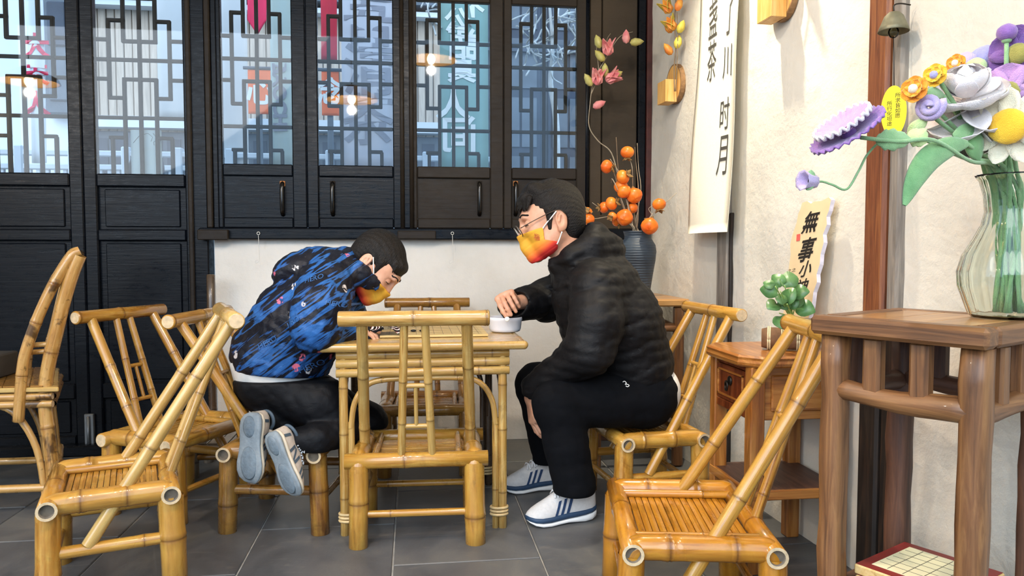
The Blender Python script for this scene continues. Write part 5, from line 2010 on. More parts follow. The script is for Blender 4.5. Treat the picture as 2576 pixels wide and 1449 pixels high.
for i in range(1, 12):
    x = bx0 + (bx1 - bx0) * i / 12
    gl.box(x - 0.0006, by0 + 0.02, TT + 0.0079, x + 0.0006, by1 - 0.02, TT + 0.0084)
    y = by0 + (by1 - by0) * i / 12
    gl.box(bx0 + 0.02, y - 0.0006, TT + 0.0079, bx1 - 0.02, y + 0.0006, TT + 0.0084)
obj('grid_lines', gl, M_INK, gb_, True)
M_STB = flat('black_stone', '#161616', 0.25, 0.1)
for px, lb in ((1040, 'left of two black go stones on the pale board'), (1062, 'right of two black go stones on the pale board')):
    c = at(px, 833, Z=TT + 0.011)
    solo('go_stone', MB().blob((0, 0, 0), (0.0115, 0.0115, 0.0042), 16, 8), M_STB, lb, 'game stone', 'black go stones', base=None).location = (c[0], c[1], TT + 0.0128)
# crumpled paper with coloured print
pc = at(960, 852, Z=TT)
rr = np.random.RandomState(2)
m = MB()
nx_, ny_ = 26, 16
for side in (0, 1):
    for i in range(ny_ + 1):
        for j in range(nx_ + 1):
            u, v = j / nx_, i / ny_
            h_ = 0.042 * math.sin(PI * (0.08 + 0.84 * u)) * (0.6 + 0.4 * math.sin(PI * v)) + 0.006 * math.sin(11 * u + 5 * v) + 0.004 * math.sin(17 * v - 6 * u) + 0.004
            m.v.append((pc[0] - 0.085 + 0.145 * u + 0.01 * math.sin(7 * v), pc[1] + 0.006 + 0.13 * v + 0.006 * math.sin(9 * u), TT + 0.0012 + max(0.0, h_) + 0.0008 * side + (0.008 if bx0 < pc[0] else 0)))
k = nx_ + 1
o2 = (ny_ + 1) * k
for i in range(ny_):
    for j in range(nx_):
        a = i * k + j
        m.face((a, a + k, a + k + 1, a + 1), 0, True)
        m.face((o2 + a, o2 + a + 1, o2 + a + k + 1, o2 + a + k), 0, True)
t = NT('printed_paper')
co = t.coords((9, 9, 30), rot=(0, 0, 0.7))
st = t.n('ShaderNodeTexWave')
st.inputs['Scale'].default_value = 1.3
st.inputs['Distortion'].default_value = 5
t.link(co, st.inputs['Vector'])
c1 = t.ramp(st.outputs['Fac'], [(0.18, hexc('#141414')), (0.26, hexc('#e8e6e2')), (0.74, hexc('#ddd9d4')), (0.80, hexc('#c8283a')), (0.86, hexc('#1b1a1c'))], 'CONSTANT')
t.color(c1).set(rough=0.35)
solo('printed_packet', m, t.m, 'crumpled black white and red printed packet on the bamboo table', 'packet', base=(pc[0], pc[1] + 0.06, TT))

# ------------------------------------------------------------------ wire hooks under the window sill
M_WIRE = flat('white_wire', '#dcdad4', 0.4, 0.1, metal=0.3)
for px, lb in ((650, 'thin white wire hook hanging under the sill left of the boy'), (1138, 'thin white wire hook hanging under the sill between boy and man')):
    hk = thing('wire_hook', lb, 'hook', tuple(at(px, 595, Y=YB - 0.06)), 0, 'wire hooks under the window sill')
    Q = lambda x, y, dy=-0.062: at(x, y, Y=YB + dy)
    ey = Q(px, 587)
    obj('screw_eye', MB().tube([ey + np.array([0.007 * math.cos(a), 0.001, 0.007 * math.sin(a)]) for a in np.linspace(0, 2 * PI, 15)], 0.0018, 6), M_WIRE, hk, True)
    obj('wire', MB().tube(smooth_path([Q(px, 592), Q(px + 1, 615), Q(px + 2, 650), Q(px, 658), Q(px - 6, 662), Q(px - 8, 656), Q(px - 2, 654)], 5), 0.0014, 6), M_WIRE, hk, True)
# ------------------------------------------------------------------ distance-field modelling for the people
class Field:
    def __init__(self, lo, hi, h):
        self.lo = np.array(lo, float)
        self.h = h
        self.n = np.maximum(4, np.ceil((np.array(hi) - self.lo) / h).astype(int) + 1)
        self.D = np.full(self.n, 0.25, np.float32)

    def sub(self, lo, hi):
        a = np.clip(np.floor((np.array(lo) - self.lo) / self.h).astype(int), 0, self.n)
        b = np.clip(np.ceil((np.array(hi) - self.lo) / self.h).astype(int) + 1, 0, self.n)
        return tuple(slice(x, y) for x, y in zip(a, b))

    def pts(self, sl):
        ax = [self.lo[i] + self.h * np.arange(sl[i].start, sl[i].stop, dtype=np.float32) for i in range(3)]
        return np.meshgrid(*ax, indexing='ij')

    def comb(self, sl, d, k, op):
        D = self.D[sl]
        if op == 'add':
            hh = np.clip(0.5 + 0.5 * (D - d) / k, 0, 1)
            self.D[sl] = D * (1 - hh) + d * hh - k * hh * (1 - hh)
        elif op == 'cut':
            hh = np.clip(0.5 - 0.5 * (D + d) / k, 0, 1)
            self.D[sl] = D * (1 - hh) - d * hh + k * hh * (1 - hh)
        else:
            hh = np.clip(0.5 - 0.5 * (D - d) / k, 0, 1)
            self.D[sl] = D * (1 - hh) + d * hh + k * hh * (1 - hh)

    def cone(self, a, b, ra, rb, k=0.03, op='add', ls=1.0, lat=(0, 1, 0)):
        """round cone; ls > 1 widens it along lat"""
        a = np.array(a, float); b = np.array(b, float)
        R = max(ra, rb) * max(ls, 1) + k + 0.02
        sl = self.sub(np.minimum(a, b) - R, np.maximum(a, b) + R)
        X, Y, Z = self.pts(sl)
        if X.size == 0: return self
        px, py, pz = X - a[0], Y - a[1], Z - a[2]
        ab = b - a
        if ls != 1.0:
            L = np.array(lat, float); L /= np.linalg.norm(L)
            q = (px * L[0] + py * L[1] + pz * L[2])
            ql = np.dot(ab, L)
            f = (1 / ls - 1)
            # squeeze around the axis line's lateral position
            ab2 = ab + L * ql * f
            px, py, pz = px + L[0] * q * f, py + L[1] * q * f, pz + L[2] * q * f
            ab = ab2
        t = np.clip((px * ab[0] + py * ab[1] + pz * ab[2]) / (ab @ ab + 1e-12), 0, 1)
        d = np.sqrt((px - t * ab[0]) ** 2 + (py - t * ab[1]) ** 2 + (pz - t * ab[2]) ** 2) - (ra + (rb - ra) * t)
        self.comb(sl, d, k, op)
        return self

    def ell(self, c, r, M=None, k=0.02, op='add'):
        """ellipsoid; columns of M are its axes"""
        c = np.array(c, float); r = np.array(r, float)
        M = np.eye(3) if M is None else np.asarray(M)
        R = r.max() + k + 0.02
        sl = self.sub(c - R, c + R)
        X, Y, Z = self.pts(sl)
        if X.size == 0: return self
        p = [X - c[0], Y - c[1], Z - c[2]]
        q = [(p[0] * M[0, i] + p[1] * M[1, i] + p[2] * M[2, i]) / r[i] for i in range(3)]
        k0 = np.sqrt(q[0] ** 2 + q[1] ** 2 + q[2] ** 2)
        k1 = np.sqrt((q[0] / r[0]) ** 2 + (q[1] / r[1]) ** 2 + (q[2] / r[2]) ** 2) + 1e-9
        self.comb(sl, k0 * (k0 - 1) / k1, k, op)
        return self

    def plane(self, p, n, k=0.006):
        """keep the side the normal points away from"""
        n = np.array(n, float); n /= np.linalg.norm(n)
        sl = tuple(slice(0, x) for x in self.n)
        X, Y, Z = self.pts(sl)
        d = (X - p[0]) * n[0] + (Y - p[1]) * n[1] + (Z - p[2]) * n[2]
        self.comb(sl, d, k, 'and')
        return self

    def disp(self, fn):
        sl = tuple(slice(0, x) for x in self.n)
        X, Y, Z = self.pts(sl)
        self.D += fn(X, Y, Z).astype(np.float32)
        return self

    def mesh(self, name):
        D = self.D
        s = D < 0
        n = D.shape
        c = [slice(0, -1), slice(1, None)]
        cnt = np.zeros(tuple(x - 1 for x in n), np.int8)
        for i in (0, 1):
            for j in (0, 1):
                for k in (0, 1):
                    cnt += s[c[i], c[j], c[k]]
        cells = np.argwhere((cnt > 0) & (cnt < 8))
        acc = np.zeros((len(cells), 3)); num = np.zeros(len(cells))
        cor = [np.array((i, j, k)) for i in (0, 1) for j in (0, 1) for k in (0, 1)]
        val = {tuple(o): D[tuple((cells + o).T)] for o in cor}
        for o in cor:
            for ax in range(3):
                if o[ax] == 0:
                    e = o.copy(); e[ax] = 1
                    a, b = val[tuple(o)], val[tuple(e)]
                    m = (a < 0) != (b < 0)
                    t = np.where(m, a / (a - b + 1e-12), 0)
                    p = o[None, :] * np.ones((len(cells), 1))
                    p[:, ax] += t
                    acc += p * m[:, None]; num += m
        V = self.lo + self.h * (cells + acc / num[:, None])
        idx = np.full(tuple(x - 1 for x in n), -1, np.int64)
        idx[tuple(cells.T)] = np.arange(len(cells))
        F = []
        for ax in range(3):
            o = [0, 0, 0]
            sa = [slice(1, -1)] * 3; sb = [slice(1, -1)] * 3
            sa[ax] = slice(0, -1); sb[ax] = slice(1, None)
            A = s[tuple(sa)]; B = s[tuple(sb)]
            e = np.argwhere(A != B)
            if not len(e): continue
            base = e + 1
            base[:, ax] -= 1
            u, v = (ax + 1) % 3, (ax + 2) % 3
            q = []
            for du, dv in ((-1, -1), (0, -1), (0, 0), (-1, 0)):
                p = base.copy(); p[:, u] += du; p[:, v] += dv
                q.append(idx[tuple(p.T)])
            q = np.stack(q, 1)
            flip = ~A[tuple(e.T)]
            q[flip] = q[flip][:, ::-1]
            F.append(q)
        F = np.concatenate(F)
        F = F[(F >= 0).all(1)]
        return V, F


def np_mesh(name, V, F, mats, attrs=None):
    me = bpy.data.meshes.new(name)
    me.vertices.add(len(V)); me.vertices.foreach_set('co', V.astype(np.float32).ravel())
    k = F.shape[1]
    me.loops.add(F.size); me.loops.foreach_set('vertex_index', F.astype(np.int32).ravel())
    me.polygons.add(len(F))
    me.polygons.foreach_set('loop_start', np.arange(0, F.size, k, dtype=np.int32))
    me.polygons.foreach_set('use_smooth', np.ones(len(F), bool))
    for m in mlist(mats): me.materials.append(m)
    for nm, arr in (attrs or {}).items():
        a = me.attributes.new(nm, 'FLOAT_COLOR', 'POINT')
        a.data.foreach_set('color', arr.astype(np.float32).ravel())
    me.update(calc_edges=True)
    me.validate()
    return me


def join_vf(lst):
    V, F, o = [], [], 0
    for v, f in lst:
        V.append(v); F.append(f + o); o += len(v)
    return np.concatenate(V), np.concatenate(F)


def relax(V, F, it=2, lam=0.5):
    for _ in range(it):
        S = np.zeros_like(V); c = np.zeros(len(V))
        for a, b in ((0, 1), (1, 2), (2, 3), (3, 0)):
            np.add.at(S, F[:, a], V[F[:, b]]); np.add.at(c, F[:, a], 1)
            np.add.at(S, F[:, b], V[F[:, a]]); np.add.at(c, F[:, b], 1)
        V = V + lam * (S / np.maximum(c, 1)[:, None] - V)
    return V


def folds(seed, amp, wl, n=5, stretch=(1, 1, 1)):
    """crumpled cloth relief"""
    r = np.random.RandomState(seed)
    dirs = r.randn(n, 3) * np.array(stretch)
    dirs /= np.linalg.norm(dirs, axis=1)[:, None]
    ph = r.rand(n) * 6.28
    w = wl * (0.7 + 0.8 * r.rand(n))
    wd = r.randn(n, 3)

    def fn(X, Y, Z):
        out = 0
        for i in range(n):
            warp = 0.9 * np.sin(9 * (wd[i, 0] * X + wd[i, 1] * Y + wd[i, 2] * Z) + ph[i])
            s = np.sin(2 * PI * (dirs[i, 0] * X + dirs[i, 1] * Y + dirs[i, 2] * Z) / w[i] + ph[i] + warp)
            out = out + (1 - np.abs(s)) ** 2 - 0.3
        return amp * out / n * 1.6
    return fn


def baffles(p, axis, pitch, amp):
    """stitched rings of a padded jacket along an axis"""
    axis = np.array(axis, float) / np.linalg.norm(axis)

    def fn(X, Y, Z):
        s = ((X - p[0]) * axis[0] + (Y - p[1]) * axis[1] + (Z - p[2]) * axis[2])
        s = s + 0.006 * np.sin(30 * X + 20 * Y)
        return amp * (1 - np.abs(np.sin(PI * s / pitch))) ** 3
    return fn


def blend_fn(*fs):
    return lambda X, Y, Z: sum(f(X, Y, Z) for f in fs)


# ------------------------------------------------------------------ materials
def make_skin(name, a, b):
    t = NT(name)
    co = t.coords()
    v = t.noise(co, 20, 4)
    f = t.noise(co, 140, 3)
    t.color(t.ramp(v, [(0.3, hexc(a)), (0.7, hexc(b))])).set(rough=0.5, sss=0.12)
    t.b.inputs['Subsurface Radius'].default_value = (0.012, 0.005, 0.003)
    t.bump(f, 0.08, 0.002)
    return t.m


SKIN_M = make_skin('skin_man', '#c58d6f', '#d9a78a')
SKIN_B = make_skin('skin_boy', '#cf977a', '#e2b093')


def make_hair(name):
    t = NT(name)
    st = t.noise(t.coords2((0.2, 0.9, 0), (22, 95, 95)), 3, 4, 0.6, 0.4)
    t.color(t.ramp(st, [(0.3, hexc('#0b0908')), (0.75, hexc('#1b1511'))])).set(rough=0.5, spec=0.3)
    t.bump(st, 0.8, 0.005)
    return t.m


M_HAIR = make_hair('black_hair')


def make_nylon(name, a, b, rough):
    t = NT(name)
    v = t.noise(t.coords(), 26, 6, 0.6, 0.6)
    big = t.noise(t.coords(), 7, 3)
    t.color(t.ramp(big, [(0.3, hexc(a)), (0.7, hexc(b))])).set(rough=rough, spec=0.22)
    t.bump(v, 0.35, 0.008)
    return t.m


M_JACK = make_nylon('black_nylon', '#0d0c0e', '#151415', 0.58)
M_TROU = flat('black_fleece', '#07080c', 0.9, 0.25, 30, 0.2, spec=0.15)
M_TROUB = make_nylon('black_track_cloth', '#07080b', '#0c0d12', 0.6)
M_SHIRT = flat('white_cotton', '#e9e6e0', 0.85, 0.06, 30, 0.2)


def make_boy_jacket():
    t = NT('blue_print_nylon')
    co = t.coords()
    st1 = t.noise(t.coords2((0, 0.62, 0), (3.0, 6, 27)), 1.0, 1.5, 0.5, 1.2)
    st2 = t.noise(t.coords2((0, 0.62, 0), (5, 8, 46), (4, 2, 1)), 1.0, 2.0, 0.6, 1.3)
    f = t.math('ADD', t.math('MULTIPLY', st1, 0.65), t.math('MULTIPLY', st2, 0.35))
    c = t.ramp(f, [(0.0, hexc('#0d0f18')), (0.490, hexc('#10131f')), (0.503, hexc('#1f477f')), (0.55, hexc('#2c64a8')), (0.61, hexc('#24548f')), (0.625, hexc('#11141f'))])
    vo = t.n('ShaderNodeTexVoronoi')
    vo.inputs['Scale'].default_value = 13
    t.link(co, vo.inputs['Vector'])
    sp = t.noise(co, 60, 3, 0.6)
    msk = t.math('MULTIPLY', t.ramp(vo.outputs['Distance'], [(0.17, (1, 1, 1)), (0.21, (0, 0, 0))]), t.ramp(sp, [(0.46, (0, 0, 0)), (0.50, (1, 1, 1))]))
    pk = t.ramp(vo.outputs['Color'], [(0.45, hexc('#d9d3d2')), (0.55, hexc('#dc6f86'))], 'CONSTANT')
    c = t.mix(msk, c, pk)
    t.color(c).set(rough=0.5, spec=0.3)
    t.bump(t.noise(co, 26, 5, 0.6, 0.8), 0.5, 0.010)
    return t.m


M_BOYJ = make_boy_jacket()


def make_mask(name):
    t = NT(name)
    a = t.n('ShaderNodeAttribute', attribute_name='tone')
    sx = t.n('ShaderNodeSeparateColor')
    t.link(a.outputs['Color'], sx.inputs[0])
    c = t.ramp(sx.outputs[0], [(0.0, hexc('#c5202c')), (0.30, hexc('#d8332b')), (0.42, hexc('#e2662a')), (0.56, hexc('#e08a2a')), (0.75, hexc('#dfa52f'))])
    t.color(c).set(rough=0.7)
    t.bump(t.noise(t.coords(), 160, 2), 0.15, 0.001)
    return t.m


M_MASK = make_mask('festive_mask')
M_STRAP = flat('white_elastic', '#eceae6', 0.7, 0.05)


# ------------------------------------------------------------------ head
def build_head(c, fwd, up, hs, kind):
    """returns (skin V,F), (hair V,F), (mask V,F,tone), frame, c; local x forward, y left, z up"""
    f = np.array(fwd, float); f /= np.linalg.norm(f)
    u = np.array(up, float); u -= f * (u @ f); u /= np.linalg.norm(u)
    l = np.cross(u, f)
    B = np.stack([f, l, u], 1)
    W = lambda x, y, z: c + B @ (np.array([x, y, z]) * hs)
    s = hs

    def face(F, infl=0.0):
        F.ell(W(-.018, 0, .032), np.array([.097, .077, .086]) * s + infl, B, 0.02)
        F.ell(W(.040, 0, -.005), np.array([.058, .062, .075]) * s + infl, B, 0.03)
        F.cone(W(.030, .028, -.060), W(.066, .008, -.096), .036 * s + infl, .021 * s + infl, 0.03)
        F.cone(W(.030, -.028, -.060), W(.066, -.008, -.096), .036 * s + infl, .021 * s + infl, 0.03)
        F.cone(W(-.005, .048, -.045), W(.035, .040, -.075), .024 * s + infl, .022 * s + infl, 0.03)
        F.cone(W(-.005, -.048, -.045), W(.035, -.040, -.075), .024 * s + infl, .022 * s + infl, 0.03)
        for sg in (-1, 1):
            F.ell(W(.060, sg * .036, -.022), np.array([.022, .024, .022]) * s + infl, B, 0.02)
        F.cone(W(.084, 0, .018), W(.099, 0, -.024), .009 * s + infl, .0125 * s + infl, 0.014)
        for sg in (-1, 1):
            F.ell(W(.092, sg * .011, -.028), np.array([.011, .010, .008]) * s + infl, B, 0.008)

    R = 0.16 * hs
    lo, hi = c - R * 1.05, c + R * 1.05
    nk0, nk1 = W(-.022, 0, -.065), W(-.050, 0, -.185)
    lo = np.minimum(lo, nk1 - 0.08); hi = np.maximum(hi, nk1 + 0.08)
    h = 0.0036
    F = Field(lo, hi, h)
    face(F)
    # brow ridge, eye sockets, lids, lips, chin
    F.cone(W(.083, .030, .024), W(.086, -.030, .024), .012 * s, .012 * s, 0.014)
    for sg in (-1, 1):
        F.ell(W(.090, sg * .032, .003), np.array([.017, .020, .012]) * s, B, 0.012, 'cut')
        F.ell(W(.076, sg * .032, .002), np.array([.0135, .0155, .0120]) * s, B, 0.003)
        F.cone(W(.086, sg * .020, -.001), W(.080, sg * .045, -.001), .0028 * s, .0024 * s, 0.003)
    F.cone(W(.086, .014, -.062), W(.086, -.014, -.062), .008 * s, .008 * s, 0.008)
    F.cone(W(.094, .018, -.060), W(.094, -.018, -.060), .0025 * s, .0025 * s, 0.003, 'cut')
    # ears
    for sg in (-1, 1):
        Me = np.stack([B @ np.array([.95, sg * .30, .05]), B @ np.array([-.30 * sg, .95, 0]), B @ np.array([-.05, 0, 1.0])], 1)
        F.ell(W(-.020, sg * .076, -.010), np.array([.020, .0085, .034]) * s, Me, 0.008)
        F.ell(W(-.015, sg * .084, -.004), np.array([.0110, .007, .022]) * s, Me, 0.005, 'cut')
        F.cone(W(-.012, sg * .080, -.012), W(-.018, sg * .081, .006), .0035 * s, .003 * s, 0.003)
        F.ell(W(-.012, sg * .076, -.036), np.array([.009, .007, .010]) * s, Me, 0.006)
    F.cone(nk0, nk1, .052 * s, .060 * s, 0.03)
    skin = F.mesh('head')
    skin = (relax(skin[0], skin[1], 1, 0.4), skin[1])

    # hair
    H = Field(c - R * 1.05, c + R * 1.1, 0.0034)
    g_ = random.Random(17)

    def ridges(X, Y, Z):
        q = np.stack([X - c[0], Y - c[1], Z - c[2]], -1) @ B
        a_ = np.arctan2(q[..., 1], q[..., 2] + 0.05)
        return 0.0007 * np.sin(52 * a_ + 1.5 * np.sin(25 * q[..., 0]))
    if kind == 'man':
        H.ell(W(-.020, 0, .042), np.array([.096, .080, .088]) * s, B, 0.02)
        H.ell(W(-.048, 0, -.006), np.array([.062, .073, .080]) * s, B, 0.03)
        H.cone(W(.040, .035, .105), W(.046, -.030, .103), .026 * s, .026 * s, 0.03)
        H.cone(W(.070, .028, .080), W(.073, -.024, .080), .020 * s, .020 * s, 0.02)
        H.disp(ridges)
        for i in range(70):                                                                    # locks lying forward over the crown
            th = g_.uniform(-1.5, 1.5); el = g_.uniform(0.5, 1.45)
            dv = np.array([math.cos(th) * math.cos(el), math.sin(th) * math.cos(el), math.sin(el)])
            p0 = np.array([-.016, 0, .042]) + dv * np.array([.095, .079, .087])
            fl = np.array([1.0, 0.1 * dv[1], 0.0]); fl = fl - dv * (fl @ dv) * 0.85
            fl = fl / np.linalg.norm(fl)
            H.cone(W(*(p0 - fl * .022 - dv * .004)), W(*(p0 + fl * g_.uniform(.010, .022) + dv * .001)), .0062 * s, .0020 * s, 0.006)
        H.ell(W(.112, 0, -.020), np.array([.072, .105, .083]) * s, B, 0.004, 'cut')            # face opening
        H.ell(W(.036, 0, -.085), np.array([.058, .2, .070]) * s, B, 0.004, 'cut')              # cheeks
        for i in range(16):                                                                    # fringe falling over the forehead
            yy = -.055 + .11 * i / 15
            x0 = .078 - 6.0 * yy * yy
            H.cone(W(x0, yy, .078), W(x0 + .016 + g_.uniform(-.004, .004), yy * 1.02, .048 + g_.uniform(-.008, .008)), .009 * s, .0025 * s, 0.005)
        for sg in (-1, 1):
            H.ell(W(-.022, sg * .088, -.020), np.array([.024, .03, .037]) * s, B, 0.004, 'cut')     # round the ear
            H.cone(W(.012, sg * .068, .03), W(.019, sg * .066, -.026), .012 * s, .006 * s, 0.008)    # sideburn
        H.ell(W(-.02, 0, -.135), np.array([.10, .12, .058]) * s, B, 0.006, 'cut')              # nape
    else:
        H.ell(W(-.020, 0, .038), np.array([.099, .081, .087]) * s, B, 0.02)
        H.ell(W(-.046, 0, -.004), np.array([.063, .073, .076]) * s, B, 0.03)
        H.cone(W(.064, .030, .066), W(.066, -.030, .066), .019 * s, .019 * s, 0.03)
        H.disp(ridges)
        H.ell(W(.112, 0, -.030), np.array([.070, .105, .080]) * s, B, 0.004, 'cut')
        H.ell(W(.034, 0, -.080), np.array([.058, .2, .062]) * s, B, 0.004, 'cut')
        for i in range(14):
            yy = -.055 + .11 * i / 13
            x0 = .079 - 6.0 * yy * yy
            H.cone(W(x0, yy, .062), W(x0 + .010, yy * 1.02, .036 + g_.uniform(-.005, .005)), .008 * s, .0025 * s, 0.005)
        for sg in (-1, 1):
            H.ell(W(-.020, sg * .088, -.016), np.array([.023, .03, .035]) * s, B, 0.004, 'cut')
            H.cone(W(.022, sg * .068, .03), W(.032, sg * .063, -.010), .014 * s, .007 * s, 0.008)
        H.ell(W(-.02, 0, -.120), np.array([.10, .12, .055]) * s, B, 0.006, 'cut')
    hv, hf = H.mesh('hair')

    # mask: the lower face swollen a little and cut to the mask's outline
    K = Field(W(.03, 0, -.05) - 0.13 * s, W(.03, 0, -.05) + 0.13 * s, 0.0032)
    face(K, 0.006)
    K.cone(W(.094, 0, -.030), W(.094, 0, -.066), .016 * s, .016 * s, 0.03)
    K.cone(W(.090, 0, -.066), W(.072, 0, -.100), .015 * s, .017 * s, 0.03)
    top_z = -.022 if kind == 'man' else -.020
    K.plane(W(.075, 0, top_z), B @ np.array([.10, 0, 1.0]), 0.003)
    slK = tuple(slice(0, x) for x in K.n)
    XK, YK, ZK = K.pts(slK)
    qx = ((XK - c[0]) * f[0] + (YK - c[1]) * f[1] + (ZK - c[2]) * f[2]) / s
    qz = ((XK - c[0]) * u[0] + (YK - c[1]) * u[1] + (ZK - c[2]) * u[2]) / s
    dk = np.minimum(.040 - .10 * (qz + .03) - qx, np.maximum(qz + .066 - .35 * (qx - .02), .004 - qx)) * s
    K.comb(slK, dk, 0.003, 'and')
    K.plane(W(.06, 0, -.118), B @ np.array([-.15, 0, -1.0]), 0.003)
    K.disp(lambda X, Y, Z: 0.0014 * (1 - np.abs(np.sin(PI * ((((X - c[0]) * u[0] + (Y - c[1]) * u[1] + (Z - c[2]) * u[2]) / s + 0.45 * ((X - c[0]) * f[0] + (Y - c[1]) * f[1] + (Z - c[2]) * f[2]) / s) / .026)))) ** 4)
    mv, mf = K.mesh('mask')
    q = (mv - c) @ B / s
    tone = np.clip((q[:, 2] + 0.60 * q[:, 0] + 0.100) / 0.115, 0, 1)
    sl_ = (skin[0] - c) @ B / s

    def surf(x, z, sg, off=0.002):
        m_ = (abs(sl_[:, 0] - x) < .008) & (abs(sl_[:, 2] - z) < .008) & (sl_[:, 1] * sg > 0)
        y_ = np.abs(sl_[m_, 1]).max() if m_.any() else .07
        return W(x, sg * (y_ + off), z)
    W.surf = surf

    def snap(x, y, z, off=0.001):
        p_ = np.array([x, y, z])
        v_ = sl_[np.argmin(((sl_ - p_) ** 2).sum(1))]
        o_ = v_ - np.array([.0, 0, 0]); o_ = o_ / np.linalg.norm(o_)
        return W(*(v_ + o_ * off))
    W.snap = snap
    return skin, (hv, hf), (mv, mf, np.stack([tone] * 3 + [np.ones_like(tone)], 1)), B, W


# ------------------------------------------------------------------ hand
def build_hand(w, x, d, s, side, curls, spread=0.10, thumb=(0.5, 0.5), fore=None, h=0.0026):
    """w wrist, x along the hand, d out of the back of the hand; side +1 thumb on the +y side; curls per finger"""
    x = np.array(x, float); x /= np.linalg.norm(x)
    z = np.array(d, float); z -= x * (z @ x); z /= np.linalg.norm(z)
    y = np.cross(z, x) * side
    P = lambda a, b, c_: w + (x * a + y * b + z * c_) * s
    chains = []
    ys = (0.030, 0.010, -0.011, -0.030)
    Ls = ((.042, .026, .022), (.046, .029, .023), (.043, .027, .022), (.034, .021, .019))
    bx_ = (0.090, 0.094, 0.090, 0.082)
    for i in range(4):
        p = np.array([bx_[i], ys[i], 0.002 if i in (1, 2) else -0.001])
        pts = [p.copy()]
        ang = 0.0
        sp = spread * (1.5 - i) / 1.5
        for j in range(3):
            ang += curls[i][j]
            dd = np.array([math.cos(ang) * math.cos(sp), math.sin(sp) * math.cos(ang), -math.sin(ang)])
            p = p + dd * Ls[i][j]
            pts.append(p.copy())
        chains.append(pts)
    tb = np.array([0.026, 0.030, -0.010])
    a1, a2 = thumb
    d1 = np.array([math.cos(a1) * 0.85, math.sin(a1), -0.35 - 0.4 * a2]); d1 /= np.linalg.norm(d1)
    t1 = tb + d1 * 0.044
    d2 = np.array([0.9, math.sin(a1) * 0.3 - 0.25 * a2, -0.35 - 0.5 * a2]); d2 /= np.linalg.norm(d2)
    t2 = t1 + d2 * 0.032
    d3 = d2 + np.array([0.1, -0.35 * a2, -0.2 * a2]); d3 /= np.linalg.norm(d3)
    t3 = t2 + d3 * 0.026
    chains.append([tb, t1, t2, t3])
    allp = np.array([P(*q) for ch in chains for q in ch] + [w] + ([fore] if fore is not None else []))
    F = Field(allp.min(0) - 0.05 * s, allp.max(0) + 0.05 * s, h)
    for i in range(4):
        F.cone(P(0.004, ys[i] * 0.55, 0), P(bx_[i], ys[i], 0), .0165 * s, .0125 * s, 0.016)
    F.ell(P(.040, 0.026, -.012), np.array([.030, .017, .016]) * s, np.stack([x, y, z], 1), 0.014)
    F.ell(P(.040, -0.026, -.010), np.array([.034, .014, .014]) * s, np.stack([x, y, z], 1), 0.012)
    if fore is not None:
        F.cone(w, fore, .026 * s, .032 * s, 0.02)
    rr_ = ((.0100, .0092, .0086, .0074), (.0102, .0094, .0087, .0075), (.0098, .0090, .0083, .0072), (.0086, .0079, .0073, .0064), (.0150, .0120, .0105, .0088))
    for ch, r in zip(chains, rr_):
        for j in range(3):
            F.cone(P(*ch[j]), P(*ch[j + 1]), r[j] * s, r[j + 1] * s, 0.0035 if j or r is not rr_[4] else 0.010)
    V, Fc = F.mesh('hand')
    tips = [P(*ch[3]) for ch in chains]
    return (relax(V, Fc, 1, 0.3), Fc), tips


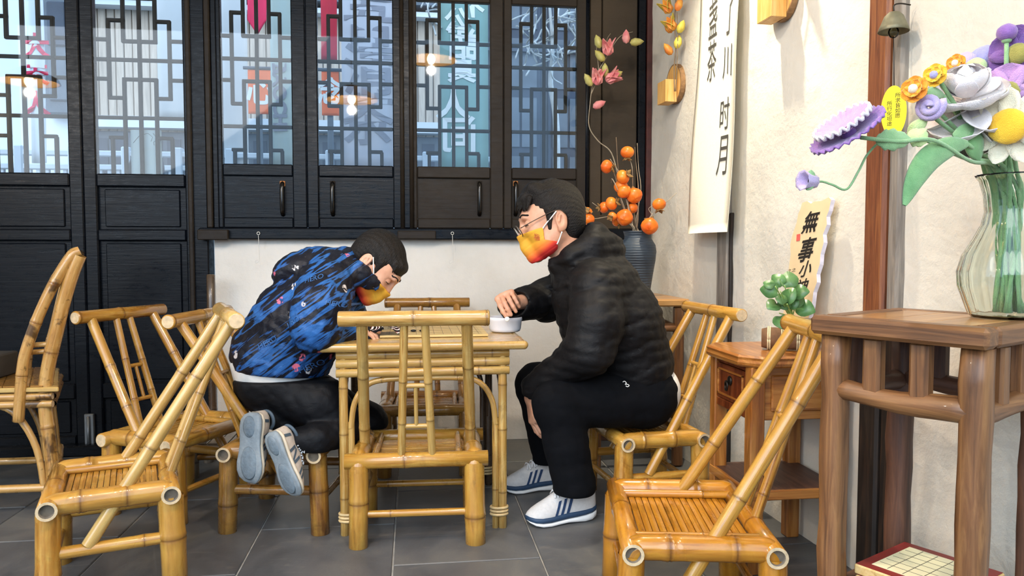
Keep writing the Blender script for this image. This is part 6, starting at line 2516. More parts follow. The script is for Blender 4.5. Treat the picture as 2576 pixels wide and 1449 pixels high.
# ------------------------------------------------------------------ shoe
def build_shoe(root, heel, xd, zd, L, side, mats, name='shoe', label=None, bars=((.36, .075), (.445, .075), (.53, .075)), wide=1.0, tall=1.0, pads=False):
    """heel: point under the heel; xd heel to toe; zd from sole to ankle; mats upper, band, sole, stripe, lace"""
    x = np.array(xd, float); x /= np.linalg.norm(x)
    z = np.array(zd, float); z -= x * (z @ x); z /= np.linalg.norm(z)
    y = np.cross(z, x) * side                      # outer side of the foot
    B = np.stack([x, y * wide, z * tall], 1) * L
    T = lambda m: MB().add(m, B, heel)

    def fix(m):
        if side < 0: m.f = [f[::-1] for f in m.f]
        return m
    st = np.array([0.0, .03, .10, .20, .32, .45, .58, .70, .82, .91, .97, 1.0])
    wo = np.array([.045, .090, .128, .140, .138, .138, .150, .168, .170, .145, .095, .03])
    wi = np.array([.045, .085, .115, .120, .110, .108, .125, .145, .140, .105, .060, .02])
    z0 = np.array([.065, .030, .008, .0, .006, .012, .006, .0, .004, .022, .048, .070])
    zs = np.array([.150, .148, .140, .132, .125, .120, .112, .104, .100, .102, .108, .112])
    top = np.array([.30, .34, .37, .375, .36, .375, .335, .275, .225, .185, .150, .118])

    def loft(zlo, zhi, grow, dome):
        m = MB()
        seg = 18
        for i in range(len(st)):
            for j in range(seg):
                a = 2 * PI * j / seg
                c, s_ = math.cos(a), math.sin(a)
                w = (wo[i] if c > 0 else wi[i]) + grow
                if dome:
                    # upper: flat below, domed above
                    if s_ >= 0:
                        yy = w * math.copysign(abs(c) ** 0.75, c) * (1 - 0.30 * s_)
                        zz = zlo[i] + (zhi[i] - zlo[i]) * abs(s_) ** 0.85
                    else:
                        yy = w * math.copysign(abs(c) ** 0.5, c); zz = zlo[i] + 0.02 * s_
                else:
                    yy = w * math.copysign(abs(c) ** 0.45, c)
                    zz = zlo[i] + (zhi[i] - zlo[i]) * (0.5 + 0.5 * math.copysign(abs(s_) ** 0.45, s_))
                xx = st[i]
                m.v.append((xx, yy, zz))
        n = len(st)
        for i in range(n - 1):
            for j in range(seg):
                k = (j + 1) % seg
                m.face((i * seg + j, i * seg + k, (i + 1) * seg + k, (i + 1) * seg + j)[::-1], 0, True)
        m.face([j for j in range(seg)], 0, True)
        m.face([(n - 1) * seg + j for j in range(seg)][::-1], 0, True)
        return m
    r = obj(name, fix(T(loft(zs - 0.012, top, -0.012, True))), mats[0], root, True, label)
    zm = zs - 0.045 - 0.02 * np.sin(PI * st)
    obj('midsole', fix(T(loft(zm, zs + 0.004, 0.010, False))), mats[1], r, True)
    obj('outsole', fix(T(loft(z0, zm + 0.004, 0.012, False))), mats[2], r, True)
    if pads:
        for cx_, rx_, ry_ in ((.19, .155, .085), (.70, .235, .115)):
            obj('sole_pad', T(MB().blob((cx_, 0.012, 0.010), (rx_, ry_, 0.030), 20, 8)), mats[3 + 2], r, True)
    # collar opening, tongue, laces, side stripes
    cm = MB()
    pts = [(0.15 + 0.135 * math.cos(a), 0.085 * math.sin(a), 0.365 + 0.02 * math.cos(a)) for a in np.linspace(0, 2 * PI, 25)]
    cm.tube(pts, 0.022, 8)
    obj('collar', T(cm), mats[3], r, True)
    tm = MB()
    tm.tube([(0.27, 0, 0.40), (0.34, 0, 0.375), (0.45, 0, 0.345), (0.56, 0, 0.30)], [0.05, 0.055, 0.05, 0.03], 8)
    obj('tongue', T(tm), mats[0], r, True)
    for k in range(4):
        xx = 0.36 + 0.075 * k
        zt_ = np.interp(xx, st, top) + 0.010
        lm = MB()
        for a, b in ((xx - 0.02, xx + 0.03), (xx + 0.03, xx - 0.02)):
            lm.tube([(a, 0.085, zt_ - 0.055), ((a * 2 + b) / 3, 0.04, zt_), ((a + 2 * b) / 3, -0.04, zt_), (b, -0.085, zt_ - 0.055)], 0.011, 6)
        obj('lace', T(lm), mats[4], r, True)
    bow = MB()
    bow.tube([(0.34, 0.0, 0.40), (0.42, 0.07, 0.42), (0.48, 0.10, 0.36), (0.42, 0.05, 0.37)], 0.010, 6)
    bow.tube([(0.34, 0.0, 0.40), (0.42, -0.06, 0.42), (0.50, -0.09, 0.37)], 0.010, 6)
    obj('lace', T(bow), mats[4], r, True)
    for sg in (1, -1):
        for x0, sl2 in bars:
            sm_ = MB()
            for q in range(5):
                t_ = q / 4
                xx = x0 + sl2 * (1 - t_)
                xx2 = xx + 0.042
                for X_ in (xx, xx2):
                    zz_lo = np.interp(X_, st, zs); zz_hi = np.interp(X_, st, top)
                    w = np.interp(X_, st, wo if sg > 0 else wi) - 0.012
                    fz = 0.04 + 0.58 * t_
                    s_ = fz ** (1 / 0.85)
                    c = math.sqrt(max(0.0, 1 - s_ * s_))
                    sm_.v.append((X_, sg * (w * c ** 0.75 * (1 - 0.30 * s_) + 0.004), zz_lo - 0.012 + (zz_hi - zz_lo + 0.012) * fz + 0.003))
            for q in range(4):
                f4 = (2 * q, 2 * q + 1, 2 * q + 3, 2 * q + 2)
                sm_.face(f4 if sg > 0 else f4[::-1], 0, True)
            obj('side_stripe', fix(T(sm_)), mats[3], r, True)
    return r


# ================================================================== the man
MY0 = 2.86
PMn = lambda px, py, off=0.0: at(px, py, Y=MY0 + off)
man = thing('person', 'seated man in black jacket and trousers with red and yellow mask and glasses', 'person', (0.72, MY0, 0), 0)
hc = PMn(1386, 556)
mf_, mu_ = -RT * 0.97 - UP * 0.20 - FW * 0.10, UP * 0.97 - RT * 0.22
skin, hair, mask, HB, HW = build_head(hc, mf_, mu_, 1.20, 'man')
w_far = PMn(1286, 764, 0.055)
e_far = PMn(1378, 748, 0.24)
hxd = -RT * 0.30 - FW * 0.88 + UP * 0.38
hand_f, tips_f = build_hand(w_far, hxd, UP * 0.85 - RT * 0.45 + FW * 0.4, 0.98, -1, ((1.15, .55, .25), (1.20, .60, .3), (1.25, .7, .35), (1.3, .8, .4)), 0.06, (0.15, 1.3), e_far)
w_n = PMn(1338, 1000, -0.06)
e_n = PMn(1478, 878, -0.24)
hand_n, tips_n = build_hand(w_n, -UP * 0.97 + RT * 0.10 - FW * 0.1, -RT * 0.9 - FW * 0.3, 1.0, -1, ((.35, .35, .2), (.4, .4, .25), (.45, .45, .25), (.5, .5, .3)), 0.06, (0.35, 0.5), e_n)
# hidden trunk keeps the body one figure under the clothes
Tm = Field((0.2, 2.4, 0.15), (1.15, 3.3, 1.3), 0.012)
Tm.cone(PMn(1600, 960), PMn(1545, 810), .11, .115, .04, ls=1.3)
Tm.cone(PMn(1545, 810), PMn(1480, 690), .115, .085, .04, ls=1.35)
Tm.cone(PMn(1480, 690), HW(-.050, 0, -.185), .07, .062, .03)
for sg, e, w_ in ((-1, e_n, w_n), (1, e_far, w_far)):
    Tm.cone(PMn(1490, 705, .14 * sg), e, .05, .04, .03)
    Tm.cone(e, w_, .038, .028, .02)
for sg, kn, an in ((-1, PMn(1405, 1020, -.19), PMn(1448, 1215, -.20)), (1, PMn(1350, 970, .15), PMn(1372, 1150, .19))):
    Tm.cone(PMn(1620, 990, .09 * sg), kn, .075, .05, .04)
    Tm.cone(kn, an, .048, .035, .03)
trunk = Tm.mesh('trunk')
V, F = join_vf([skin, hand_f, hand_n, trunk])
obj('body', np_mesh('body', V, F, SKIN_M), None, man, True)
obj('hair', np_mesh('hair', *hair, M_HAIR), None, man, True)
mk = obj('face_mask', np_mesh('face_mask', mask[0], mask[1], M_MASK, {'tone': mask[2]}), None, man, True)
for sg in (-1, 1):
    obj('ear_loop', MB().tube(smooth_path([HW.surf(.048, -.030, sg), HW.surf(.030, -.012, sg), HW.surf(.010, .004, sg, .003), HW.surf(-.008, .020, sg, .004)], 6), 0.0027, 6), M_STRAP, mk, True)
    obj('ear_loop', MB().tube(smooth_path([HW.surf(.008, -.080, sg), HW.surf(-.003, -.064, sg, .003), HW.surf(-.012, -.046, sg, .003)], 6), 0.0027, 6), M_STRAP, mk, True)
tmm = text_mb('福', 1.0)
Vt = np.array(tmm.v)
sgn = 1
# small red print on the mask cheek facing the camera
cN = np.array(sorted([tuple(v) for v in mask[0]], key=lambda v: np.linalg.norm((np.array(v) - HW(.060, .055, -.045))))[0])
nrm = (-ray(1340, 605)); nrm /= np.linalg.norm(nrm)
Fm = frame_from(nrm)
tmm.v = [tuple(cN + Fm @ np.array([x * 0.024, -0.004, zz * 0.030])) for x, y_, zz in Vt]
obj('printed_character', tmm, flat('dark_red_print', '#b5421f', 0.7, 0.1), mk, True)
# glasses
M_FRAME = flat('thin_metal_frame', '#4a4038', 0.3, 0.1, metal=0.8)
gls = obj('glasses', MB().tube(smooth_path([HW(.108, .010, -.002), HW(.113, 0, .001), HW(.108, -.010, -.002)], 5), 0.0016, 6), M_FRAME, man, True)
for sg in (-1, 1):
    ringp = [HW(.110 - .012 * math.sin(a) * -0.6, sg * (.033 + .023 * math.cos(a)), -.014 + .018 * math.sin(a)) for a in np.linspace(0, 2 * PI, 25)]
    obj('lens_rim', MB().tube(ringp, 0.0016, 6), M_FRAME, gls, True)
    lm_ = MB()
    lm_.v = [tuple(p) for p in ringp[:-1]]
    lm_.face(list(range(24)))
    obj('lens', lm_, M_GLASS, gls, True)
    obj('temple', MB().tube(smooth_path([HW(.108, sg * .057, -.008), HW(.07, sg * .070, .004), HW(0.01, sg * .082, .020), HW(-.020, sg * .084, .022), HW(-.036, sg * .082, .006)], 5), 0.0017, 6), M_FRAME, gls, True)
for sg in (-1, 1):
    bp = [HW.snap(.090 - .5 * (y_ - .012) ** 1.5 * 3, sg * y_, .026 + .10 * (y_ - .012) - 1.6 * (y_ - .03) ** 2, .001) for y_ in np.linspace(.012, .054, 7)]
    obj('eyebrow', MB().tube(smooth_path(bp, 3), [.002] + [.0036] * 17 + [.0015], 6), M_HAIR, man, True)
    lp = [HW.snap(.088 - .3 * (y_ - .018), sg * y_, -.001 - 2.0 * (y_ - .031) ** 2, .0006) for y_ in np.linspace(.018, .047, 6)]
    obj('eyelash', MB().tube(smooth_path(lp, 3), .0013, 5), M_HAIR, man, True)

# jacket
J = Field((0.10, 2.35, 0.30), (1.20, 3.40, 1.22), 0.0072)
J.cone(PMn(1588, 912), PMn(1548, 805), .158, .163, .05, ls=1.28)
J.cone(PMn(1548, 805), PMn(1502, 722), .163, .143, .05, ls=1.32)
J.cone(PMn(1502, 722), PMn(1452, 678), .143, .098, .05, ls=1.3)
J.cone(PMn(1480, 850), PMn(1470, 760), .10, .12, .06, ls=1.3)
# near arm
J.cone(PMn(1500, 722, -.17), PMn(1500, 812, -.235), .098, .094, .04)
J.cone(PMn(1500, 812, -.235), PMn(1485, 880, -.245), .094, .086, .03)
J.cone(PMn(1485, 880, -.245), PMn(1345, 975, -.085), .084, .052, .035)
# far arm
J.cone(PMn(1452, 708, .17), e_far + np.array([0, 0, -0.012]), .090, .086, .04)
J.cone(e_far + np.array([0, 0, -0.012]), w_far + np.array([0.010, 0.025, -0.010]), .084, .061, .03)
# hood lying round the neck
for sg in (-1, 1):
    ch_ = [(1400, 664, .045, .030), (1440, 648, .095, .046), (1492, 622, .090, .060), (1520, 625, .045, .066), (1528, 630, 0.0, .066)]
    for (xa_, ya2_, oa_, ra_), (xb2_, yb2_, ob_, rb_) in zip(ch_[:-1], ch_[1:]):
        J.cone(PMn(xa_, ya2_, sg * oa_), PMn(xb2_, yb2_, sg * ob_), ra_, rb_, .014)
    J.cone(PMn(1497, 590, .055 * sg), PMn(1497, 590, 0), .045, .047, .016)
    J.cone(PMn(1505, 588, .075 * sg), PMn(1446, 640, .125 * sg), .016, .016, .006)
J.cone(PMn(1400, 670, -.045), PMn(1400, 670, .045), .030, .030, .02)
J.cone(HW(.0, 0, -.02), HW(-.045, 0, -.165), .080, .066, .012, 'cut')
J.disp(blend_fn(folds(5, .0095, .10, 6, (1, .6, 1.6)), baffles(PMn(1588, 912), PMn(1500, 700) - PMn(1588, 912), .095, .0050)))
# hem, cuffs
J.plane(PMn(1610, 978), -UP * 0.96 + RT * 0.30, .010)
J.cone(w_far + hxd * 0.0 + np.array([-0.03, -0.05, 0.0]), w_far + (e_far - w_far) * 0.14, .054, .046, .010, 'cut')
J.cone(w_n - UP * 0.08, w_n + (e_n - w_n) * 0.05, .046, .042, .010, 'cut')
jv, jf = J.mesh('jacket')
jk = obj('jacket', np_mesh('jacket', relax(jv, jf, 1, 0.4), jf, M_JACK), None, man, True)
# trousers
P_ = Field((0.20, 2.35, 0.03), (1.15, 3.35, 0.66), 0.0072)
P_.cone(PMn(1618, 985, -.06), PMn(1618, 985, .06), .128, .128, .05)
P_.cone(PMn(1622, 1000, -.085), PMn(1404, 1016, -.185), .112, .090, .04)
P_.cone(PMn(1404, 1018, -.185), PMn(1424, 1120, -.20), .088, .076, .03)
P_.cone(PMn(1424, 1120, -.20), PMn(1445, 1218, -.205), .076, .079, .03)
P_.cone(PMn(1600, 990, .085), PMn(1352, 968, .145), .108, .086, .04)
P_.cone(PMn(1352, 968, .145), PMn(1376, 1150, .19), .084, .060, .03)
P_.disp(folds(9, .0055, .10, 5))
P_.plane((0, 0, at(1445, 1240, Y=2.655)[2]), (0, 0, -1), .008)
pv, pf = P_.mesh('trousers')
tro = obj('trousers', np_mesh('trousers', relax(pv, pf, 1, 0.4), pf, M_TROU), None, man, True)
# shirt tail showing under the jacket at the back
S_ = Field((0.75, 2.5, 0.35), (1.15, 3.2, 0.62), 0.0065)
S_.cone(PMn(1632, 985, -.05), PMn(1632, 985, .05), .122, .122, .03)
S_.plane(PMn(1648, 1010), -RT * 0.80 - UP * 0.45, .004)
S_.plane(PMn(1665, 1040), -UP, .004)
sv, sf = S_.mesh('shirt')
obj('shirt', np_mesh('shirt', sv, sf, M_SHIRT), None, man, True)
# white squiggle on the trouser pocket
cN = PMn(1574, 968, 0.0)
d_ = ray(1574, 968)
best = pv[np.argmin(np.linalg.norm(np.cross(pv - EYE, d_ / np.linalg.norm(d_)), axis=1) + 0.05 * ((pv - EYE) @ d_ / np.linalg.norm(d_)))]
sq = smooth_path([(-.012, 0, .006), (-.006, 0, .009), (0, 0, .003), (-.004, 0, -.001), (.004, 0, -.001), (.009, 0, -.005), (.004, 0, -.009), (-.002, 0, -.006)], 5)
lg_ = MB().tube([best + frame_from(-d_) @ p * 1.1 - d_ / np.linalg.norm(d_) * 0.004 for p in sq], 0.0017, 6)
obj('logo', lg_, M_SHIRT, tro, True)
# shoes
M_SHW = flat('pale_grey_mesh', '#cfcdcb', 0.8, 0.06, 90, 0.3)
M_SHN = flat('navy_foam', '#27405c', 0.6, 0.15, 30)
M_SHS = flat('white_rubber', '#e6e6e4', 0.6, 0.05)
M_SHB = flat('navy_stripe', '#1f3a5f', 0.6, 0.2, 150)
shoe_m = [M_SHW, M_SHN, M_SHS, M_SHB, flat('white_lace', '#e9e9ea', 0.8, 0.04)]
heel = at(1496, 1300, Z=0); toe = at(1322, 1322, Z=0)
L_sh = np.linalg.norm(toe - heel)
build_shoe(man, heel + np.array([0, 0, 0.001]), toe - heel, (0, 0, 1), L_sh, 1, shoe_m, tall=1.22, wide=1.1)
heel2 = at(1418, 1226, Z=0); toe2 = at(1285, 1238, Z=0)
build_shoe(man, heel2 + np.array([0, 0, 0.001]), toe2 - heel2, (0, 0, 1), L_sh * 0.98, -1, shoe_m, tall=1.22, wide=1.1)
# white go stone in the fingertips
pin = (tips_f[0] + tips_f[4]) / 2
pin = tips_f[0] + np.array([0.004, -0.006, -0.010])
solo('go_stone', MB().add(MB().blob((0, 0, 0), (0.0095, 0.0045, 0.0095), 16, 8), np.eye(3), (0, 0, 0)), flat('white_stone', '#f1efe9', 0.3, 0.03), 'white go stone pinched between the man\'s fingertips', 'game stone').location = tuple(pin)

# ================================================================== the boy
BY0 = 2.88
PB = lambda px, py, off=0.0: at(px, py, Y=BY0 + off)
boy = thing('person', 'boy in blue patterned jacket kneeling on a chair and bending over the table', 'person', (-0.46, BY0, 0.30), 0)
bf_, bu_ = RT * 0.62 - UP * 0.78 - FW * 0.10, RT * 0.78 + UP * 0.62
bc_ = PB(946, 667, -0.02)
skin, hair, mask, BB, BW = build_head(bc_, bf_, bu_, 1.03, 'boy')
wr_n, el_n = PB(866, 834, -.13), PB(796, 824, -.23)
wr_f, el_f = PB(935, 838, .12), PB(872, 800, .24)
hn, _ = build_hand(wr_n + np.array([0.0, 0, 0.004]), RT * 0.9 + FW * 0.3 - UP * 0.05, UP, 0.86, 1, ((.5, .5, .3),) * 4, 0.05, (0.4, 0.6), el_n)
hf2, _ = build_hand(wr_f, RT * 0.9 - FW * 0.3 - UP * 0.1, UP, 0.86, -1, ((.5, .5, .3),) * 4, 0.05, (0.4, 0.6), el_f)
Tb = Field((-1.0, 2.4, 0.2), (0.2, 3.3, 1.2), 0.012)
Tb.cone(PB(680, 940), PB(740, 800), .10, .10, .04, ls=1.25)
Tb.cone(PB(740, 800), PB(835, 715), .10, .08, .04, ls=1.3)
Tb.cone(PB(850, 700), BW(-.05, 0, -.185), .06, .055, .03)
for sg, e, w_ in ((-1, el_n, wr_n), (1, el_f, wr_f)):
    Tb.cone(PB(825, 715, .13 * sg), e, .04, .034, .03)
    Tb.cone(e, w_, .033, .025, .02)
kn_n, kn_f = PB(872, 1078, -.115), PB(922, 1064, .12)
an_n, an_f = PB(752, 1108, -.215), PB(655, 1072, -.165)
for sg, kn, an in ((-1, kn_n, an_n), (1, kn_f, an_f)):
    Tb.cone(PB(680, 985, .07 * sg), kn, .065, .045, .04)
    Tb.cone(kn, an, .042, .034, .03)
trunk = Tb.mesh('trunk')
V, F = join_vf([skin, hn, hf2, trunk])
obj('body', np_mesh('body', V, F, SKIN_B), None, boy, True)
obj('hair', np_mesh('hair', *hair, M_HAIR), None, boy, True)
mk = obj('face_mask', np_mesh('face_mask', mask[0], mask[1], M_MASK, {'tone': mask[2]}), None, boy, True)
for sg in (-1, 1):
    obj('ear_loop', MB().tube(smooth_path([BW.surf(.048, -.030, sg), BW.surf(.030, -.012, sg), BW.surf(.010, .004, sg, .003), BW.surf(-.008, .020, sg, .004)], 6), 0.0024, 6), M_STRAP, mk, True)
    obj('ear_loop', MB().tube(smooth_path([BW.surf(.008, -.080, sg), BW.surf(-.003, -.064, sg, .003), BW.surf(-.012, -.046, sg, .003)], 6), 0.0024, 6), M_STRAP, mk, True)
for sg in (-1, 1):
    bp = [BW.snap(.090 - 1.5 * max(0, y_ - .012) ** 1.5, sg * y_, .026 + .08 * (y_ - .012), .0008) for y_ in np.linspace(.012, .052, 7)]
    obj('eyebrow', MB().tube(smooth_path(bp, 3), [.0015] + [.0026] * 17 + [.001], 6), M_HAIR, boy, True)
    lp = [BW.snap(.088 - .3 * (y_ - .018), sg * y_, -.001 - 2.0 * (y_ - .031) ** 2, .0006) for y_ in np.linspace(.018, .047, 6)]
    obj('eyelash', MB().tube(smooth_path(lp, 3), .0012, 5), M_HAIR, boy, True)
# jacket
J = Field((-1.0, 2.35, 0.33), (0.25, 3.40, 1.15), 0.0072)
J.cone(PB(702, 890), PB(752, 806), .172, .152, .05, ls=1.15)
J.cone(PB(752, 806), PB(818, 728), .152, .124, .05, ls=1.25)
J.cone(PB(815, 722), PB(876, 682), .128, .092, .05, ls=1.2)
J.cone(PB(745, 905), PB(790, 840), .13, .10, .05, ls=1.2)
J.cone(PB(822, 718, -.145), PB(806, 770, -.215), .094, .092, .04)
J.cone(PB(806, 770, -.215), el_n, .092, .084, .03)
J.cone(el_n, wr_n, .076, .050, .035)
J.cone(PB(855, 712, .15), el_f, .090, .072, .04)
J.cone(el_f, wr_f, .070, .050, .03)
# hood and raised collar
J.ell(PB(765, 674), (.115, .125, .066), np.stack([RT * 0.95 + UP * 0.3, FW, UP * 0.95 - RT * 0.3], 1), .012)
J.ell(PB(825, 665), (.095, .115, .055), np.stack([RT * 0.95 - UP * 0.2, FW, UP * 0.95 + RT * 0.2], 1), .03)
J.cone(PB(717, 690, -.06), PB(717, 690, .06), .042, .042, .012)
for sg in (-1, 1):
    J.cone(PB(850, 664, .090 * sg), PB(905, 690, .090 * sg), .046, .042, .02)
    J.cone(PB(905, 690, .090 * sg), PB(940, 708, .080 * sg), .040, .026, .02)
    J.cone(PB(936, 712, .080 * sg), PB(918, 745, .045 * sg), .028, .030, .02)
J.cone(BW(.0, 0, -.01), BW(-.045, 0, -.165), .078, .064, .012, 'cut')
J.cone(BW(.03, 0, -.05), BW(.08, 0, -.10), .072, .066, .008, 'cut')
J.disp(blend_fn(folds(15, .0095, .07, 7), baffles(PB(702, 888), PB(815, 722) - PB(702, 888), .12, .004)))
J.plane(PB(690, 952, -.19), -UP * 0.996 - RT * 0.09, .008)
J.cone(wr_n, wr_n + RT * 0.045 + FW * 0.02, .052, .046, .02)
jv, jf = J.mesh('jacket')
bj = obj('jacket', np_mesh('jacket', relax(jv, jf, 1, 0.4), jf, M_BOYJ), None, boy, True)
from mathutils.bvhtree import BVHTree
bvh = BVHTree.FromPolygons([Vector(v) for v in jv], [tuple(int(i) for i in f_) for f_ in jf])
M_PRN = flat('pale_blue_print', '#35659f', 0.6, 0.08)


def jacket_print(s_, px, py, size, ang, mat):
    t_ = text_mb(s_, size)
    ca, sa = math.cos(ang), math.sin(ang)
    o_ = PB(px, py, -.30)
    out = MB()
    ok = True
    for x, y, z in t_.v:
        p = o_ + RT * (x * ca - z * sa) + UP * (x * sa + z * ca)
        hit = bvh.ray_cast(Vector(p - FW * 0.3), Vector(FW))
        if hit[0] is None:
            ok = False
            break
        out.v.append(tuple(np.array(hit[0]) - FW * 0.003))
    if ok:
        out.f, out.mi, out.sm = t_.f, t_.mi, t_.sm
        obj('printed_word', out, mat, bj, True)


for s_, px, py, sz, an in (('HERO', 752, 934, .030, .35), ('HERO', 646, 868, .028, .5), ('HERO', 728, 812, .028, .45), ('HERO', 780, 700, .024, .3), ('HERO', 845, 765, .024, -.2)):
    jacket_print(s_, px, py, sz, an, M_PRN)
S_ = Field((-0.95, 2.5, 0.33), (-0.25, 3.3, 0.62), 0.0065)
S_.cone(PB(692, 905), PB(696, 945), .158, .150, .03, ls=1.14)
S_.plane(PB(680, 972, -.17), -UP * 0.996 - RT * 0.02, .006)
S_.plane(PB(690, 915, -.17), UP, .006)
sv, sf = S_.mesh('shirt')
obj('shirt', np_mesh('shirt', sv, sf, M_SHIRT), None, boy, True)
P_ = Field((-0.95, 2.35, 0.2), (0.2, 3.3, 0.66), 0.0072)
P_.cone(PB(668, 960, -.055), PB(668, 960, .055), .106, .106, .05)
P_.cone(PB(700, 940, -.05), PB(700, 940, .05), .115, .115, .05)
P_.cone(PB(672, 968, -.075), PB(800, 1010, -.11), .100, .092, .04)
P_.cone(PB(800, 1010, -.11), kn_n, .092, .076, .04)
P_.cone(PB(672, 964, .075), PB(800, 1005, .10), .098, .092, .04)
P_.cone(PB(800, 1005, .10), kn_f, .090, .080, .04)
P_.cone(kn_n, PB(800, 1104, -.205), .072, .060, .008)
P_.cone(PB(800, 1104, -.205), an_n, .058, .046, .010)
P_.cone(kn_f, PB(770, 1078, -.02), .072, .055, .03)
P_.cone(PB(770, 1078, -.02), an_f, .054, .044, .03)
P_.disp(folds(22, .006, .07, 6))
P_.plane((0, 0, 0.2965), (0, 0, -1), .006)
P_.plane(PB(680, 962, -.17), UP, .006)
pv, pf = P_.mesh('trousers')
obj('trousers', np_mesh('trousers', relax(pv, pf, 1, 0.4), pf, M_TROUB), None, boy, True)
# shoes hang over the chair edge, soles turned to the camera
M_SHBE = flat('beige_knit', '#c9bcae', 0.85, 0.1, 80, 0.3)
M_SHGR = flat('grey_rubber_sole', '#8d979d', 0.75, 0.12, 60, 0.5)
M_SHCR = flat('cream_foam', '#d5c6ae', 0.7, 0.1)
M_SHSL = flat('slate_overlay', '#4a5a68', 0.6, 0.15)
bm = [M_SHBE, M_SHCR, M_SHGR, M_SHSL, flat('grey_lace', '#b5bcc2', 0.8, 0.05), flat('blue_grey_tread', '#76838c', 0.8, 0.15, 70, 0.6)]
YS = 2.575
h1, t1_ = at(672, 1092, Y=YS + 0.01), at(738, 1254, Y=YS)
sole_n = -RT * 0.56 - FW * 0.80 - UP * 0.2
build_shoe(boy, h1, t1_ - h1, -sole_n, np.linalg.norm(t1_ - h1), -1, bm, bars=((.30, .03), (.34, .13), (.47, .03), (.62, .06), (.70, .05), (.12, -.03)), wide=1.3, pads=True)
h2, t2_ = at(628, 1040, Y=YS + 0.045), at(626, 1220, Y=YS + 0.035)
sole_n2 = -RT * 0.38 - FW * 0.92 - UP * 0.0
build_shoe(boy, h2, t2_ - h2, -sole_n2, np.linalg.norm(t2_ - h2), 1, bm, bars=((.30, .03), (.34, .13), (.47, .03), (.62, .06), (.70, .05), (.12, -.03)), wide=1.3, pads=True)
for h_, t__, sn, an in ((h1, t1_, sole_n, an_n), (h2, t2_, sole_n2, an_f)):
    pass
# ------------------------------------------------------------------ lane outside the windows
struct('ground', MB().box(-6, 4.04, -0.12, 6, 12, -0.02), flat('pale_paving', '#8f8d88', 0.9, 0.15, 5))
O = lambda px, py, Y: at(px, py, Y=Y)
M_PLANK = wood('pale_grey_planks', '#9c8f83', '#b5a697', '#c8bbac', 'Z', 0.8, 0.8, 0.2)
M_OWHITE = flat('white_lime_wall', '#cfd6dc', 0.9, 0.06, 3)
M_OGREY = flat('slate_grey_timber', '#5c656f', 0.8, 0.2, 6)
M_ODARK = flat('dark_blue_grey_timber', '#394250', 0.7, 0.2, 6)
YF = 6.5
fa = thing('plank_building', 'pale plank-clad house across the lane behind the windows', 'building', (O(520, 300, YF)[0], YF + 0.3, 0))
x_a, x_b = O(205, 300, YF)[0], O(1110, 300, YF)[0]
obj('wall_core', MB().box(x_a, YF + 0.05, 0, x_b, YF + 0.5, 4.2), M_PLANK, fa, True)
npl = 44
for i in range(npl):
    a = x_a + (x_b - x_a) * i / npl
    b = x_a + (x_b - x_a) * (i + 1) / npl
    obj('plank', MB().box(a + 0.004, YF + 0.02 + 0.006 * (i % 2), 1.62, b - 0.004, YF + 0.05, 3.0, bev=0.004), M_PLANK, fa, True)
obj('eave_board', MB().box(x_a - 0.1, YF - 0.15, 3.0, x_b, YF + 0.05, 3.12), M_OGREY, fa, True)
obj('eave_board', MB().box(x_a - 0.1, YF - 0.10, 2.92, x_b, YF + 0.02, 2.96), M_OWHITE, fa, True)
zl = O(300, 318, YF)[2]
obj('ledge', MB().box(x_a, YF - 0.10, zl - 0.02, x_b, YF + 0.02, zl + 0.07), M_OWHITE, fa, True)
for i in range(7):
    a = x_a + 0.05 + (x_b - x_a) * i / 7
    w = (x_b - x_a) / 7 - 0.06
    f_ = obj('window', MB().box(a, YF - 0.02, 0.9, a + w, YF + 0.04, zl - 0.04, bev=0.01), M_OGREY, fa, True)
    obj('pane', MB().box(a + 0.05, YF - 0.03, 0.95, a + w / 2 - 0.02, YF - 0.018, zl - 0.10), M_ODARK, f_, True)
    obj('pane', MB().box(a + w / 2 + 0.02, YF - 0.03, 0.95, a + w - 0.05, YF - 0.018, zl - 0.10), M_ODARK, f_, True)
    f2 = obj('upper_window', MB().box(a + 0.02, YF - 0.02, 3.16, a + w, YF + 0.05, 3.9, bev=0.01), M_OGREY, fa, True)
    obj('pane', MB().box(a + 0.08, YF - 0.03, 3.2, a + w - 0.06, YF - 0.018, 3.84), M_OWHITE, f2, True)
# white house at far left with a carved grey shutter
wh = thing('white_house', 'white plastered house across the lane behind the left door', 'building', (O(0, 300, YF)[0], YF + 0.2, 0))
obj('wall', MB().box(-6, YF, 0, x_a - 0.02, YF + 0.5, 4.2), M_OWHITE, wh, True)
sa, sb = O(108, 150, YF - 0.1), O(186, 150, YF - 0.1)
sh = obj('shutter', MB().box(sa[0], YF - 0.12, O(150, 292, YF)[2], sb[0], YF, 3.9, bev=0.01), M_OGREY, wh, True)
for k in range(4):
    z_ = O(150, 280, YF)[2] + 0.06 + k * 0.42
    obj('shutter_field', MB().box(sa[0] + 0.05, YF - 0.14, z_, sb[0] - 0.04, YF - 0.118, z_ + 0.34, bev=0.01), M_ODARK if k % 2 else M_OGREY, sh, True)
